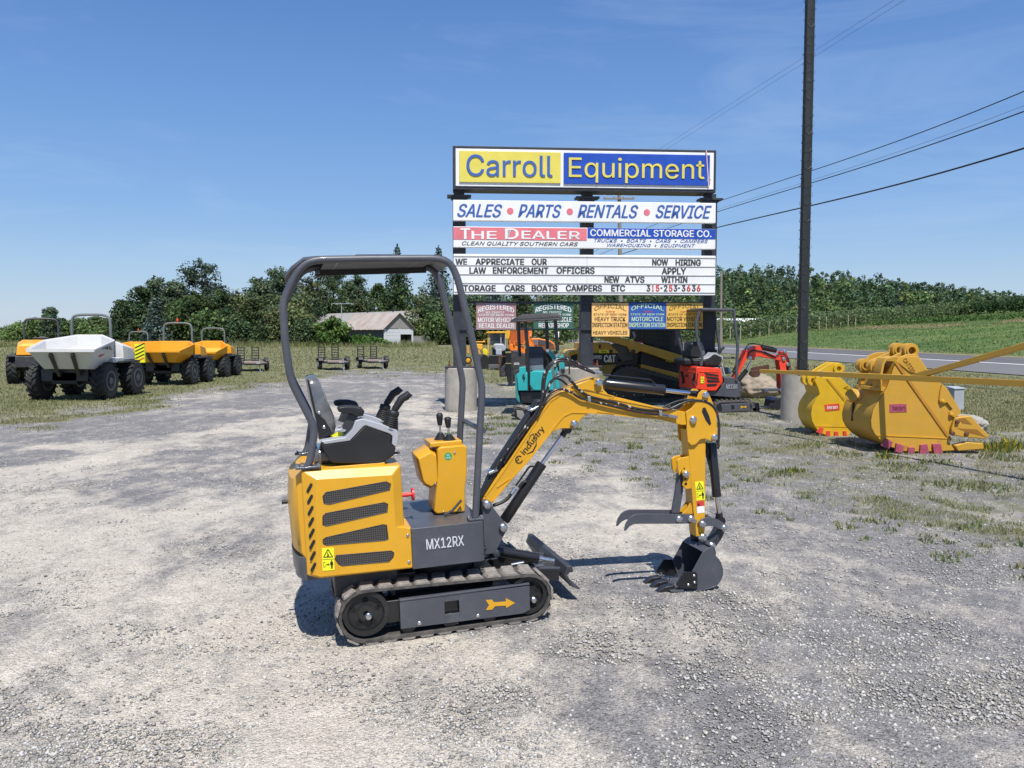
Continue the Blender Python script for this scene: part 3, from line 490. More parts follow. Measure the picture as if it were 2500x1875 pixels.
for a in [
 ('cedar', 15, 806, 40, 190, DG, 'low dark trees at the far left edge of the view'),
 ('bush', 62, 790, 34, 150, LG, 'pale green tree left of the hoop of the orange machine'),
 ('bush', 98, 776, 26, 150, MG, 'broad green tree behind the leftmost roll bar'),
 ('pine', 127, 752, 13, 140, PG, 'slim tall tree rising above the leftmost roll bar'),
 ('bush', 152, 776, 20, 145, (.07, .10, .05), 'thin grey green tree right of the slim tall one', ),
 ('bush', 196, 778, 30, 145, MG, 'rounded green tree behind the white dumper skip'),
 ('bush', 236, 775, 30, 135, MG, 'rounded green tree under the white dumper roll bar'),
 ('bush', 268, 800, 34, 125, LG, 'low pale tree right of the white dumper roll bar'),
 ('cedar', 303, 728, 34, 104, DG, 'dark pointed evergreen at the left end of the grove'),
 ('pine', 345, 700, 26, 112, DG, 'dark pine behind the blue spruce'),
 ('pine', 380, 676, 32, 116, PG, 'tall pine with a pointed top left of the spreading pine'),
 ('spruce', 382, 722, 33, 101, BG, 'blue grey spruce behind the orange yellow dumpers'),
 ('pine', 428, 682, 30, 112, PG, 'dense pine between the blue spruce and the spreading pine'),
 ('bush', 445, 728, 36, 108, MG, 'green broadleaf tree under the dense pine'),
 ('pine', 497, 632, 62, 118, (.075, .11, .075), 'tall spreading white pine above the other trees'),
 ('bush', 478, 716, 44, 104, (.060, .095, .028), 'rounded tree in front of the spreading pine'),
 ('cedar', 545, 705, 42, 106, DG, 'dark evergreen right of the spreading pine'),
 ('bush', 515, 760, 40, 101, MG, 'low leafy tree behind the rightmost dumper'),
 ('bush', 590, 722, 34, 108, OG, 'olive tree with a reddish top in the grove'),
 ('cedar', 578, 766, 36, 101, DG, 'dark bushy evergreen above the leftmost trailer'),
 ('bush', 625, 728, 36, 104, (.062, .09, .03), 'olive green tree left of the canopy post'),
 ('cedar', 655, 770, 34, 101, DG, 'dark low evergreen left of the canopy post'),
 ('pine', 640, 680, 32, 122, PG, 'pine left of the canopy with a rounded top'),
 ('pine', 688, 654, 38, 126, PG, 'tall pine behind the rear corner of the canopy'),
 ('bush', 700, 745, 44, 102, OG, 'rounded olive tree just inside the canopy frame'),
 ('cedar', 745, 775, 40, 100.5, DG, 'dark low tree left of the small shed shrub'),
 ('pine', 760, 662, 44, 144, (.06, .075, .045), 'brownish pine seen through the canopy at left'),
 ('pine', 815, 652, 40, 150, PG, 'tall pine seen through the canopy, second from left'),
 ('pine', 868, 664, 30, 147, PG, 'dark pine left of the sky gap in the canopy'),
 ('bush', 800, 725, 44, 146, DG, 'dark tree behind the house antenna mast'),
 ('bush', 870, 732, 40, 148, MG, 'green tree behind the middle of the house roof'),
 ('bush', 925, 688, 26, 148, (.07, .11, .035), 'bright green tree right of the sky gap in the canopy'),
 ('spruce', 972, 600, 52, 146, DG, 'very tall dark spruce behind the house'),
 ('cedar', 1032, 712, 24, 144, MG, 'green tree between the two tall spruces'),
 ('spruce', 1072, 603, 46, 130, BG, 'tall blue spruce left of the big sign'),
 ('bush', 1060, 760, 40, 112, MG, 'broad leafy tree right of the house behind the fence'),
 ('bush', 1108, 745, 34, 115, LG, 'light leafy tree behind the left sign post'),
 ('spruce', 1205, 690, 62, 120, (.11, .14, .13), 'silvery spruce behind the maroon and green plates'),
 ('bush', 1150, 725, 50, 118, DG, 'dark broadleaf tree behind the maroon plate'),
 ('cedar', 1270, 700, 40, 118, DG, 'dark evergreen between the maroon and green plates'),
 ('bush', 1330, 790, 46, 128, MG, 'low green tree beside the distant road'),
 ('bush', 1240, 795, 46, 122, DG, 'low dark tree behind the orange hopper machine')]: tpx(*a)
G2 = 'shrubs by the shed'
tpx('shrub', 815, 775, 30, 97, (.085, .15, .035), 'tall shrub at the left corner of the shed', G2, n=2.2)
tpx('shrub', 790, 782, 20, 99, LG, 'narrow shrub in front of the white house wall', G2, n=1.4)
for px_, top, hw, lb in ((845, 826, 24, 'low vine covered shrub at the left of the shed wall'), (880, 824, 26, 'low bright shrub under the middle of the shed wall'), (917, 828, 20, 'low shrub at the right end of the shed wall')): tpx('shrub', px_, top, hw, 98.5, (.07, .15, .028), lb, G2, n=1.6)
# the closed stand of trees that fills in behind them
parts = []
for row_, (Yr, cnt) in enumerate(((112, 60), (126, 60), (142, 60))):
    for j in range(cnt):
        px_ = 285+(1370-285)*(j+RNG.uniform(-.4, .4))/cnt; X_ = (px_-1250)/F*Yr; tY = lerpc(px_, [(285, 770), (330, 735), (400, 705), (560, 700), (620, 690), (700, 680), (880, 690), (905, 730), (950, 700), (1100, 700), (1250, 730), (1370, 790)])+(2-row_)*22+RNG.uniform(-14, 14)
        top = CH+(HOR-tY)/F*Yr; m_ = 16; zz = RNG.uniform(0, 1, m_); a = RNG.uniform(0, 6.28, m_); r = RNG.uniform(1.6, 2.6); rr = r*RNG.uniform(.2, .9, m_)*np.sin(np.pi*np.clip(zz*.8+.18, 0, 1))**.5
        if px_ > 770 and px_ < 1010 and Yr < 135: continue
        c_ = np.stack([X_+np.cos(a)*rr, Yr+np.sin(a)*rr, top*(.04+.92*zz)], -1); q = np.full(m_, r*.4); parts.append(leafq(c_, np.stack([q, q, q], -1), 22, .5, [DG, MG, PG, DG, OG][RNG.integers(0, 5)], .3, .2, up=.35))
tag(crown_obj('background_grove', parts), 'closed stand of mixed trees filling in behind the nearer trees', 'wood', kind='stuff')
# ---------------------------------------------------------------- forest on the hill
Cs = []; Rs = []; K = []; parts = []
for row, (Yr, cnt, h0) in enumerate(((205, 95, 9), (225, 100, 9), (245, 105, 9.5), (265, 110, 10), (285, 115, 10), (305, 120, 10.5))):
    for j in range(cnt):
        px_ = 1150+(2720-1150)*(j+RNG.uniform(-.4, .4))/cnt; Yq = Yr+RNG.uniform(-8, 8); X_ = (px_-1250)/F*Yq; z_ = float(zg(X_, Yq)); topY = lerpc(px_, [(1150, 720), (1400, 668), (1750, 655), (1900, 652), (2100, 668), (2250, 690), (2400, 706), (2500, 722), (2720, 760)])
        zt = CH+(HOR-topY)/F*Yq; H = h0*RNG.uniform(.75, 1.15); top = min(z_+H, zt*RNG.uniform(.93, 1.05)) if row > 3 else z_+H*.9
        top = zt*RNG.uniform(.90, 1.04) if row > 3 else min(top, zt*RNG.uniform(.72, .95)); top = max(top, z_+3)
        col = np.array([DG, MG, DG, (.06, .10, .04), LG if row < 3 else (.09, .14, .05), PG, OG if row < 2 else DG][RNG.integers(0, 7)])*(1.0+.012*row)+np.array([.006, .010, .012]); r = RNG.uniform(1.8, 4.3); zb = z_-1; con = RNG.uniform(0, 1) < (.35 if row > 2 else .1); m_ = 12; zz = RNG.uniform(0, 1, m_); zz[0] = 1; a = RNG.uniform(0, 6.28, m_)  # bluish lift, growing by row, puts distance haze into the leaf colour
        pr = (1-zz)*.9+.15 if con else np.sin(np.pi*np.clip(zz*.8+.18, 0, 1))**.7
        rr = r*pr*RNG.uniform(.3, .9, m_); c_ = np.stack([X_+np.cos(a)*rr, Yq+np.sin(a)*rr, zb+(top-zb)*(.15+.8*zz)], -1); q = np.full(m_, r*.42)*np.where(zz > .9, .6, 1); parts.append(leafq(c_, np.stack([q, q, q], -1), 18, .85, col, .28, .22, up=.4))
fo = crown_obj('hillside_wood', parts); tag(fo, 'dense mixed wood covering the hill beyond the field', 'wood', kind='stuff')
# far low treeline at the left
parts = []
for X_ in np.arange(-700, 60, 7.0): c_ = np.stack([X_+RNG.normal(0, 2, 6), 520+RNG.normal(0, 4, 6), RNG.uniform(.5, 3.6, 6)], -1); parts.append(leafq(c_, np.full((6, 3), 2.6), 8, 2.0, (.05, .085, .05)))
tag(crown_obj('distant_treeline', parts), 'faint low treeline on the far horizon', 'wood', kind='stuff')
# orchard rows and their posts
parts = []
def row(p0, p1, h, w, n, col, sz=.42, k=9):
    t_ = RNG.uniform(0, 1, n); X_ = p0[0]+(p1[0]-p0[0])*t_+RNG.normal(0, w*.3, n); Y_ = p0[1]+(p1[1]-p0[1])*t_+RNG.normal(0, w*.3, n); Z_ = zg(X_, Y_)+h*RNG.uniform(.18, .95, n); q = np.full((n, 3), w*.45); parts.append(leafq(np.stack([X_, Y_, Z_], -1), q, k, sz, col, .3, .22))
def gp(px_, Y): return np.array([(px_-1250)/F*Y, Y])
OY = lambda px_: float(np.interp(px_, [1360, 1600, 1770, 2110, 2360], [150, 130, 127, 150, 166]))
for k in range(6):
    for pa, pb in ((1360, 1600), (1600, 1770), (1770, 2110), (2110, 2360)): row(gp(pa, OY(pa)+.8+k*5), gp(pb, OY(pb)+.8+k*5), 3.2 if pb < 2000 else 2.5, 1.5, int((pb-pa)*.95), (.15, .20, .09) if k % 2 else (.12, .17, .07))
tag(crown_obj('orchard', parts), 'rows of trellised orchard plants beyond the road', 'orchard', kind='stuff')
parts = []
for k in range(3): row(gp(2270, 172+k*4), gp(2760, 150+k*4), 2.4, 1.4, 420, (.045, .085, .028), .5)
tag(crown_obj('hedgerow', parts), 'dark hedge at the top of the green field', 'hedge', kind='stuff')
parts = []
for k in range(3): row(gp(2130, 150-k*4), gp(2800, 128-k*5), .5, 1.0, 260, (.075, .14, .035), .35, 6)
tag(crown_obj('crop_rows', parts), 'low green crop rows on the soil above the field', 'crops', kind='stuff')
mb = MB(); mb.box((0, 0, 1.0), (.13, .13, 2.3)); mb.lathe((0, 0, 2.15), (0, 0, 1), [(0, .06), (.04, .03)], 8); PALEW = mat('pale_post_wood', (.34, .30, .24), .9); p0 = None
for k, px_ in enumerate([1372, 1397, 1412, 1428, 1760, 1780, 1805, 1830, 1852, 1874, 1896, 1918, 1940, 1957, 1996, 2013, 2030, 2048, 2066, 2084]):
    xy = gp(px_, OY(px_))
    if p0 is None: o = p0 = P('trellis_post', mb, PALEW, bevel=.01)
    else: o = p0.copy(); COL.objects.link(o)
    o.location = (xy[0], xy[1]-.4, float(zg(xy[0], xy[1]))); tag(o, 'pale wooden trellis post along the front of the orchard', 'post', 'trellis posts of the orchard')
# ================================================================ yellow mini excavator
_a = gnd(900, 1574); _t = math.tan(EXTH); _d = ray(1312, 1516); _k = _d[0]/_d[1]; _Y = (_a[1]-_t*_a[0])/(1-_t*_k); _b = np.array([_k*_Y, _Y, CH+_d[2]/_d[1]*_Y])
_L = math.hypot(_b[0]-_a[0], _b[1]-_a[1]); EP = math.atan2(_b[2], _L)
_o = (_a+_b)/2+.38*np.array([-math.sin(EXTH), math.cos(EXTH), 0]); X_ = Fr(_o, EXTH, EP)
ex = thing('mini_excavator', 'yellow and grey mini excavator with open canopy, nearest machine on the gravel', 'excavator', X_)
def px2(fr, pts, v): return [fr.V(p, v) for p in pts]
def prismpx(mb, fr, pts, a, b): h = px2(fr, pts, a); return mb.prism([(q.x, q.z) for q in h], a, b)
def pin(mb, fr, p, v, r=.018, l=.012, seg=14):
    h = fr.V(p, v); return mb.lathe((h.x, v+.002, h.z), (0, -1, 0), [(0, r), (l*.55, r), (l*.9, r*.72), (l, r*.3)], seg)
def bolts(name, fr, pts, v, parent, r=.009, l=.008, m=None):
    for p in pts: mb = MB(); pin(mb, fr, p, v, r, l, 10); P(name, mb, m or STL, parent)
def e(p, v): return X_.V(p, v)
# ---- tracks
def stadium(pts_c, n=96):
    """closed outline of circles (x,z,r) in order, belt around them"""
    import itertools
    P_ = []
    for (x, z, r, a0, a1, k) in pts_c:
        for i in range(k+1): a = math.radians(a0+(a1-a0)*i/k); P_.append((x+math.cos(a)*r, z+math.sin(a)*r))
    L_ = [0]
    for p, q in zip(P_, P_[1:]+P_[:1]): L_.append(L_[-1]+math.dist(p, q))
    out = []; tot = L_[-1]; Q = P_+P_[:1]; j = 0
    for i in range(n):
        s = tot*i/n
        while L_[j+1] < s: j += 1
        f = (s-L_[j])/(L_[j+1]-L_[j]+1e-9); out.append((Q[j][0]+(Q[j+1][0]-Q[j][0])*f, Q[j][1]+(Q[j+1][1]-Q[j][1])*f))
    return out, tot
def track(parent, v0, v1, x0=-.47, x1=.425, R0=.145, R1=.13, lugs=27):
    th_ = .016; z0 = R0+.008; z1 = R1+.012
    lm = MB(); path, tot = stadium([(x0, z0, R0, 84, 270, 18), (x1, z1, R1, 270, 446, 18)], 2*lugs); mb = MB(); n = len(path); ri = []
    for i in range(n):
        p = Vector(path[i]); q = Vector(path[(i+1) % n]); o_ = Vector(path[i-1]); d = (q-o_).normalized(); nn = Vector((-d.y, d.x)); nn = -nn if nn.dot(p-Vector(((x0+x1)/2, (z0+z1)/2))) < 0 else nn
        a = p-nn*th_; b = p; wob = .0
        ri.append([(a.x, v0, a.y), (a.x, v1, a.y), (b.x, v1, b.y), (b.x, v0, b.y)])
        if i % 2 == 0:
            w_ = tot/n*.80; m_ = (v0+v1)/2; L3 = lambda s, h: (p+d*s+nn*h)
            for (va, vb, sh) in ((v0, m_-.004, .25), (m_+.004, v1, -.25)):
                ring_ = []
                for h, sc_ in ((0, 1), (.014, .76)):
                    for (s, vv) in ((-w_, va), (w_, va), (w_*(1+sh), vb), (-w_*(1-sh), vb)): k = L3(s*sc_, h); ring_.append((k.x, vv if abs(vv-m_) > .01 else vv, k.y))
                lm.add(ring_, [(0, 1, 5, 4), (1, 2, 6, 5), (2, 3, 7, 6), (3, 0, 4, 7), (4, 5, 6, 7)])
    ri.append(ri[0]); mb.loft(ri, False)
    t_ = P('rubber_track', mb, RUB, parent, 30); tag(P('tread_lugs', lm, LUG, t_, 30, .004), kind='stuff')
    return t_
def wheel_disc(name, parent, x, z, r, v0, v1, holes=6, m=None):
    m = m or mat('wheel_black', (.012, .012, .012), .5, dust=.06); mb = MB(); mb.ring((x, (v0+v1)/2, z), (0, 1, 0), r, r*.80, v1-v0, 32); mb.ring((x, v0+.02, z), (0, 1, 0), r*.34, r*.12, .03, 20)
    mb.lathe((x, v0+.022, z), (0, 1, 0), [(0, r*.3), (.0, r*.78), (.012, r*.82), (.03, r*.82)], 32)
    o_ = P(name, mb, m, parent, 30); mb = MB()
    for k in range(holes): a = 2*math.pi*k/holes+.3; mb.lathe((x+math.cos(a)*r*.55, v0+.0205, z+math.sin(a)*r*.55), (0, 1, 0), [(0, r*.13), (.004, r*.13)], 16)
    P('hub_openings', mb, mat('deep_black', (.003, .003, .003), .9, var=0), o_, 0); return o_
    mb = MB()
    mb.cyl((x, v0+.035, z), (x, v1, z), r*.8, seg=28)
    return P(name, mb, m, parent, 30)
BK = -1
for (v0, v1, nearside) in ((-.38, -.225, True), (.225, .38, False)):
    tr_ = track(ex, v0, v1)
    wheel_disc('idler_wheel', tr_, -.47, .165, .122, v0+.012, v1-.02, 5); wheel_disc('drive_sprocket', tr_, .425, .15, .108, v0+.012, v1-.02, 8)
    fb = MB(); fb.box((-.02, (v0+v1)/2, .15), (.78, .09, .12)); 
    for rx in (-.25, -.02, .2): fb.cyl((rx, v0+.02, .062), (rx, v1-.02, .062), .042, seg=16)
    P('roller_frame', fb, BLK, tr_, 30, .004)
    mb = MB(); q = px2(X_, zB((812, 840), (1748, 738), (1752, 912), (1735, 920), (1700, 938), (822, 1050)), v0+.004)
    if nearside:
        # side guard with its square window: built from four panels round the hole
        hole = px2(X_, zB((1135, 855), (1240, 842), (1243, 930), (1138, 945)), v0+.004); B_ = q
        def lerp(a, b, t): return a+(b-a)*t
        xl, xr = hole[0].x, hole[1].x; top = lambda x: lerp(q[0].z, q[1].z, (x-q[0].x)/(q[1].x-q[0].x)); bot = lambda x: lerp(q[5].z, q[4].z, (x-q[5].x)/(q[4].x-q[5].x))
        hz0, hz1 = hole[3].z, hole[0].z
        for pl in ([(q[5].x, q[5].z), (xl, bot(xl)), (xl, top(xl)), (q[0].x, q[0].z)], [(xr, bot(xr)), (q[4].x, q[4].z), (q[3].x, q[3].z), (q[2].x, q[2].z), (q[1].x, q[1].z), (xr, top(xr))],
                   [(xl, bot(xl)), (xr, bot(xr)), (xr, hz0), (xl, hz0)], [(xl, hz1), (xr, hz1), (xr, top(xr)), (xl, top(xl))]): mb.prism(pl, v0+.004, v0+.012)
        mb.box(((q[0].x+q[1].x)/2, v0+.02, (q[0].z+q[1].z)/2+.004), (q[1].x-q[0].x, .04, .008))
    else: mb.prism([(p.x, p.z) for p in q], v1-.012, v1-.004)
    g_ = P('track_guard', mb, GRY, ex, 30, .0015)
    if nearside:
        a_ = MB(); pts = px2(X_, zB((1433, 841), (1478, 838), (1494, 857), (1578, 851), (1577, 826), (1643, 861), (1580, 897), (1579, 880), (1500, 884), (1478, 909), (1434, 912), (1457, 877)), v0+.003)
        a_.prism([(p.x, p.z) for p in pts], v0+.0015, v0+.005); P('arrow_decal', a_, YEL, g_, 0)
        bolts('bolt', X_, zB((956, 1008), (1377, 955)), v0+.004, g_, .011, .008)
        mb = MB(); pin(mb, X_, zB((588, 957))[0], v0+.02, .02, .02); P('hub_bolt', mb, STL, tr_); mb = MB(); pin(mb, X_, zB((1778, 840))[0], v0+.02, .018, .015); P('hub_bolt', mb, STL, tr_)
# ---- undercarriage and slew
mb = MB(); mb.box((-.02, 0, .215), (.56, .46, .15)); mb.lathe((-.02, 0, .28), (0, 0, 1), [(0, .22), (.05, .22), (.05, .2), (.095, .2)], 32); mb.box((-.32, 0, .29), (.28, .5, .07)); P('undercarriage', mb, BLK, ex, 30, .006)
mb = MB(); mb.box((-.45, -.02, .30), (.34, .5, .12)); P('belly_plate', mb, GRYD, ex, 30, .01)
# ---- dozer blade
mb = MB(); bt = [X_.hit(p, 0, .74) for p in ((1268, 1312), (1385, 1383))]; vn = bt[1].y-.01; vf = .70; zt = bt[1].z; zb_ = .095
mb.loft([[(.735, v, zt), (.765, v, zt+.004), (.775, v, zt-.035), (.752, v, zt-.035), (.735, v, zb_+.06), (.77, v, zb_-.005), (.815, v, zb_-.03), (.805, v, zb_-.035), (.755, v, zb_-.01), (.715, v, zb_+.06)] for v in (vn, vf)])
bl = P('dozer_blade', mb, GRYD, ex, 30, .003)
mb = MB()
for v in (vn+.10, vn+.20, .30): mb = MB(); mb.prism([(.73, zt-.03), (.73, zb_+.03), (.62, zb_+.05), (.60, zb_+.10), (.68, zt-.02)], v, v+.014); P('blade_rib', mb, GRY, bl, 30, .003)
mb = MB(); mb.box((.60, (vn+.35)/2+.05, .165), (.06, .36, .07)); P('blade_crossmember', mb, GRY, bl, 30, .003)
for v in (-.12, .16):
    mb = MB(); mb.loft([[(x, v+a, z+b_) for a, b_ in ((-.025, -.035), (.025, -.035), (.025, .035), (-.025, .035))] for x, z in ((.25, .19), (.45, .2), (.68, .17))]); P('blade_arm', mb, BLK, bl, 30, .004)
mb = MB(); mb.cyl((.34, .02, .31), (.60, .02, .235), .032, seg=16); P('blade_cylinder', mb, BLK, bl); mb = MB(); mb.cyl((.58, .02, .24), (.70, .02, .205), .016); P('blade_rod', mb, STL, bl); mb = MB(); mb.cyl((.33, -.05, .31), (.33, .08, .31), .02); P('pin', mb, STL, bl); mb = MB(); mb.cyl((.40, -.12, .255), (.47, -.14, .265), .012); P('grease_fitting', mb, STL, bl)
# ---- engine cover (yellow house)
vo, vi = -.35, -.385
out_ = px2(X_, [(735, 1149), (978, 1135), (987, 1285), (1004, 1287), (1008, 1387), (781, 1412), (750, 1404)], vo)
inn = px2(X_, [(772, 1171), (958, 1160), (966, 1287), (1002, 1289), (1007, 1386), (782, 1410), (772, 1405)], vi)
mb = MB(); o2 = [(p.x, p.z) for p in out_]; i2 = [(p.x, p.z) for p in inn]; n = 7
rear = min(p[0] for p in o2); top_ = max(p[1] for p in o2); vs = [(x, vi, z) for x, z in i2]+[(x, vo, z) for x, z in o2]+[(x, .33, z) for x, z in o2]
fs = [tuple(range(n))]+[(i, i+n, (i+1) % n+n, (i+1) % n) for i in range(n)]+[(i+n, i+2*n, (i+1) % n+2*n, (i+1) % n+n) for i in range(n)]+[tuple(range(3*n-1, 2*n-1, -1))]
mb.add(vs, fs); cov = P('engine_cover', mb, YEL, ex, 25, .006, 3)
# rounded rear counterweight hood
mb = MB(); prof = []
for (z, ext) in ((.47, .0), (.52, .065), (.75, .075), (.90, .06), (.945, .0)):
    r_ = []
    for k in range(15):
        a = math.pi*k/14; r_.append((rear+.015-(.02+ext)*math.sin(a)**.6, -.325*math.cos(a)*1.0, z))
    r_ += [(rear+.1, .325, z), (rear+.1, -.325, z)]; prof.append(r_)
mb.loft(prof); hood = P('rear_hood', mb, YEL, ex, 40, .004)
mb = MB(); prof = []
for (z, ext) in ((.365, .045), (.40, .065), (.49, .068)):
    r_ = [(rear+.015-(.02+ext)*math.sin(math.pi*k/14)**.6, -.32*math.cos(math.pi*k/14), z) for k in range(15)]+[(rear+.1, .32, z), (rear+.1, -.32, z)]; prof.append(r_)
mb.loft(prof); P('counterweight', mb, GRY, ex, 40, .003)
mb = MB(); mb.cyl((rear-.05, -.05, .74), (rear-.11, -.05, .74), .012); P('rear_stub', mb, BLKM, hood)
mb = MB(); mb.prism([(rear-.035, .55), (rear-.03, .72), (rear-.02, .74), (rear-.01, .55)], -.3, -.27); P('rear_latch', mb, GRYD, hood, 30)
for pts in (((797, 1202), (942, 1176), (953, 1182), (951, 1196), (805, 1231), (792, 1229), (789, 1212)), ((797, 1253), (937, 1227), (946, 1231), (945, 1250), (798, 1284), (789, 1281), (789, 1260)),
            ((797, 1312), (934, 1281), (943, 1282), (947, 1316), (939, 1319), (798, 1331), (790, 1327), (789, 1318)), ((822, 1356), (954, 1345), (961, 1350), (959, 1360), (949, 1371), (836, 1381), (828, 1377), (819, 1365))):
    mb = MB(); prismpx(mb, X_, pts, vi-.0015, vi+.004); gr_ = P('grille', mb, MESHM, cov, 0)
    h = px2(X_, pts, vi-.0015); mb = MB(); c_ = sum(h, Vector())/len(h); loop = [p+(p-c_).normalized()*.002 for p in h]; loop = [Vector((p.x, vi-.001, p.z)) for p in loop]; mb.tube(loop+[loop[0]], .0022, 6, False); P('grille_rim', mb, BLKM, gr_)
mb = MB()
def bevpt(x, y):      # point on the rear chamfer strip between the two outlines
    A = Vector((out_[0].x, vo, out_[0].z)); B2 = Vector((inn[0].x, vi, inn[0].z)); C2 = Vector((inn[6].x, vi, inn[6].z)); n_ = (B2-A).cross(C2-A).normalized()
    n_ = -n_ if n_.y > 0 else n_; p0, p1 = X_.V((x, y), vo-.2), X_.V((x, y), vo+.1); d = p1-p0; return p0+d*((A-p0).dot(n_)/d.dot(n_))+n_*.003
for i in range(8):
    y = 1192+27.6*i; x = 756.5+1.35*i; P4 = [bevpt(x-7.5, y+9), bevpt(x-3, y+11.5), bevpt(x+7, y-8), bevpt(x+6.5, y-11.5), bevpt(x+2, y-12.5), bevpt(x-7, y+4)]; flat(mb, P4, (-.6, -.8, 0), .0012)
P('vent_slots', mb, BLKM, cov, 0)
bolts('bolt', X_, zB((871, 375), (881, 566)), vi-.001, cov, .009)
mb = MB(); mb.lathe((out_[1].x+.01, -.2, .745), (1, 0, 0), [(0, .012), (.05, .012), (.05, .01), (.06, .01), (.06, .035), (.072, .035)], 16); P('isolator_knob', mb, mat('red_plastic', (.7, .03, .03), .4), cov)
LBLK = mat('label_black', (.01, .01, .01), .5, var=0.0)
def warn_label(fr, parent, quad, v, hand=True):
    q = px2(fr, quad, v); mb = MB(); mb.prism([(p.x, p.z) for p in q], v-.0012, v+.001); lb = P('warning_label', mb, LBL, parent, 0)
    tl, tr, br, bl_ = q; R = (tr-tl); U = (tl-bl_); mb = MB(); V2 = lambda a, b_: bl_+R*a+U*b_+Vector((0, -.0014, 0))
    def bar(p, q_, w=.035):
        d = (V2(*q_)-V2(*p)); n_ = Vector((-d.z, 0, d.x)).normalized()*R.length*w; flat(mb, [V2(*p)+n_, V2(*p)-n_, V2(*q_)-n_, V2(*q_)+n_], (0, -1, 0), .0008)
    bar((.12, .60), (.88, .60)); bar((.12, .60), (.5, .94)); bar((.88, .60), (.5, .94)); bar((.5, .66), (.46, .8)); bar((.46, .72), (.58, .68)); bar((.4, .64), (.55, .65)); bar((.02, .5), (.98, .5), .012)
    bar((.10, .16), (.10, .38), .015); bar((.10, .38), (.26, .36), .015); bar((.10, .16), (.26, .18), .015); bar((.26, .18), (.26, .26), .015)
    bar((.34, .27), (.58, .27), .02); bar((.34, .27), (.42, .31), .02); bar((.34, .27), (.42, .23), .02); bar((.58, .27), (.5, .31), .02); bar((.58, .27), (.5, .23), .02)
    bar((.78, .22), (.78, .40), .085); bar((.74, .08), (.74, .24), .035); bar((.83, .08), (.83, .24), .035); bar((.78, .42), (.78, .455), .05); bar((.66, .24), (.68, .36), .02); bar((.9, .24), (.88, .36), .02)
    P('label_print', mb, LBLK, lb, 0); return lb
warn_label(X_, cov, zB((253, 467), (339, 463), (344, 624), (258, 630)), vi-.001)
# ---- cab floor and side plate
fz = X_.V((1002, 1286), vo).z; xr_ = X_.V((1182, 1265), vi).x; x0_ = X_.V((1003, 1287), vi).x
mb = MB(); mb.loft([[(x0_-.0, vi+.004, z), (xr_-.03, vi+.004, z), (xr_-.008, vi+.012, z), (xr_, vi+.04, z), (xr_, .33, z), (x0_, .34, z)] for z in (fz-.225, fz-.004)]); mb.box(((x0_-.2+xr_)/2-.05, -.01, fz-.1), (xr_-x0_+.1, .60, .18))
flr = P('cab_floor', mb, GRY, ex, 30, .004, 2)
mb = MB(); o_ = e(zB((1008, 478))[0], vi); r_ = e(zB((1278, 447))[0], vi); u_ = e(zB((1003, 410))[0], vi); text(mb, 'MX12RX', (o_.x, vi+.0015, o_.z), (r_-o_)*1, Vector((u_.x-o_.x, 0, u_.z-o_.z)), (r_-o_).length, .056, .0015, .012); P('model_lettering', mb, mat('decal_silver', (.55, .57, .6), .4), flr, 0)
mb = MB(); mb.prism([(x0_+.01, .32), (xr_+.02, .32), (xr_+.05, .40), (xr_, .40), (x0_, .40)], -.2, .2); P('swing_frame', mb, BLK, ex, 30, .004)
# boom foot bracket
mb = MB(); foot = zB((1408, 130), (1440, 118), (1472, 135), (1490, 180), (1585, 300), (1588, 330), (1500, 505), (1425, 515))
for v in (-.11, .075): mb.prism([(p.x, p.z) for p in px2(X_, foot, -.11)], v, v+.03)
q = px2(X_, foot, -.11); mb.prism([(q[0].x-.03, q[0].z-.12), (q[0].x+.03, q[0].z-.12), (q[6].x, q[7].z), (q[7].x-.03, q[7].z)], -.085, .08); br_ = P('boom_bracket', mb, GRY, ex, 30, .004)
for p in zB((1441, 155), (1557, 320)): mb = MB(); pin(mb, X_, p, -.112, .026, .022); P('pin', mb, STL, br_)
# ---- canopy frame
FT = [(750, 1140), (757, 1125), (769, 1045), (710, 930), (697, 846), (690, 738), (722, 668), (744, 643), (775, 634), (900, 632), (1070, 631), (1100, 642), (1117, 680), (1146, 800), (1177, 945), (1160, 1262)]
def rops(v0, name='canopy_post'):
    pts = [X_.V(p, -.33) for p in FT]; pts = [Vector((p.x, v0, p.z)) for p in pts]; out = [pts[0]]
    for a, b_, c_ in zip(pts, pts[1:], pts[2:]):    # rounded bends
        r1 = min(.045, (b_-a).length*.45); r2 = min(.045, (c_-b_).length*.45); A = b_+(a-b_).normalized()*r1; C = b_+(c_-b_).normalized()*r2
        for t_ in (0, .33, .66, 1): out.append(A.lerp(b_, t_).lerp(b_.lerp(C, t_), t_))
    out.append(pts[-1]); mb = MB(); mb.tube(out, .0195, 16); return P(name, mb, GRY, can, 40), pts
can = P('canopy_frame', MB().box((-.6, -.05, 1.99), (.02, .02, .02)), GRY, ex, 0)
o1, pn = rops(-.335); o2_, pf = rops(.19)
mb = MB(); pass
for x_, z_ in ((pn[-2].x-.004, 1.085), (pn[8].x+.1, pn[8].z-.005), (pn[10].x-.1, pn[8].z-.005)): mb = MB(); mb.tube([(x_, -.335, z_), (x_, .19, z_)], .0155, 12); P('cross_bar', mb, GRY, can, 40)
mb = MB()
for c_, s_ in (((pn[0].x+.005, pn[0].y, pn[0].z), (.13, .06, .012)), ((pf[0].x+.005, pf[0].y, pf[0].z), (.13, .06, .012)), ((pn[-1].x, -.335, fz+.004), (.085, .06, .012)), ((pn[-1].x, .19, fz+.004), (.085, .06, .012))): mb = MB(); mb.box(c_, s_); P('foot_plate', mb, GRY, can, 30, .003)
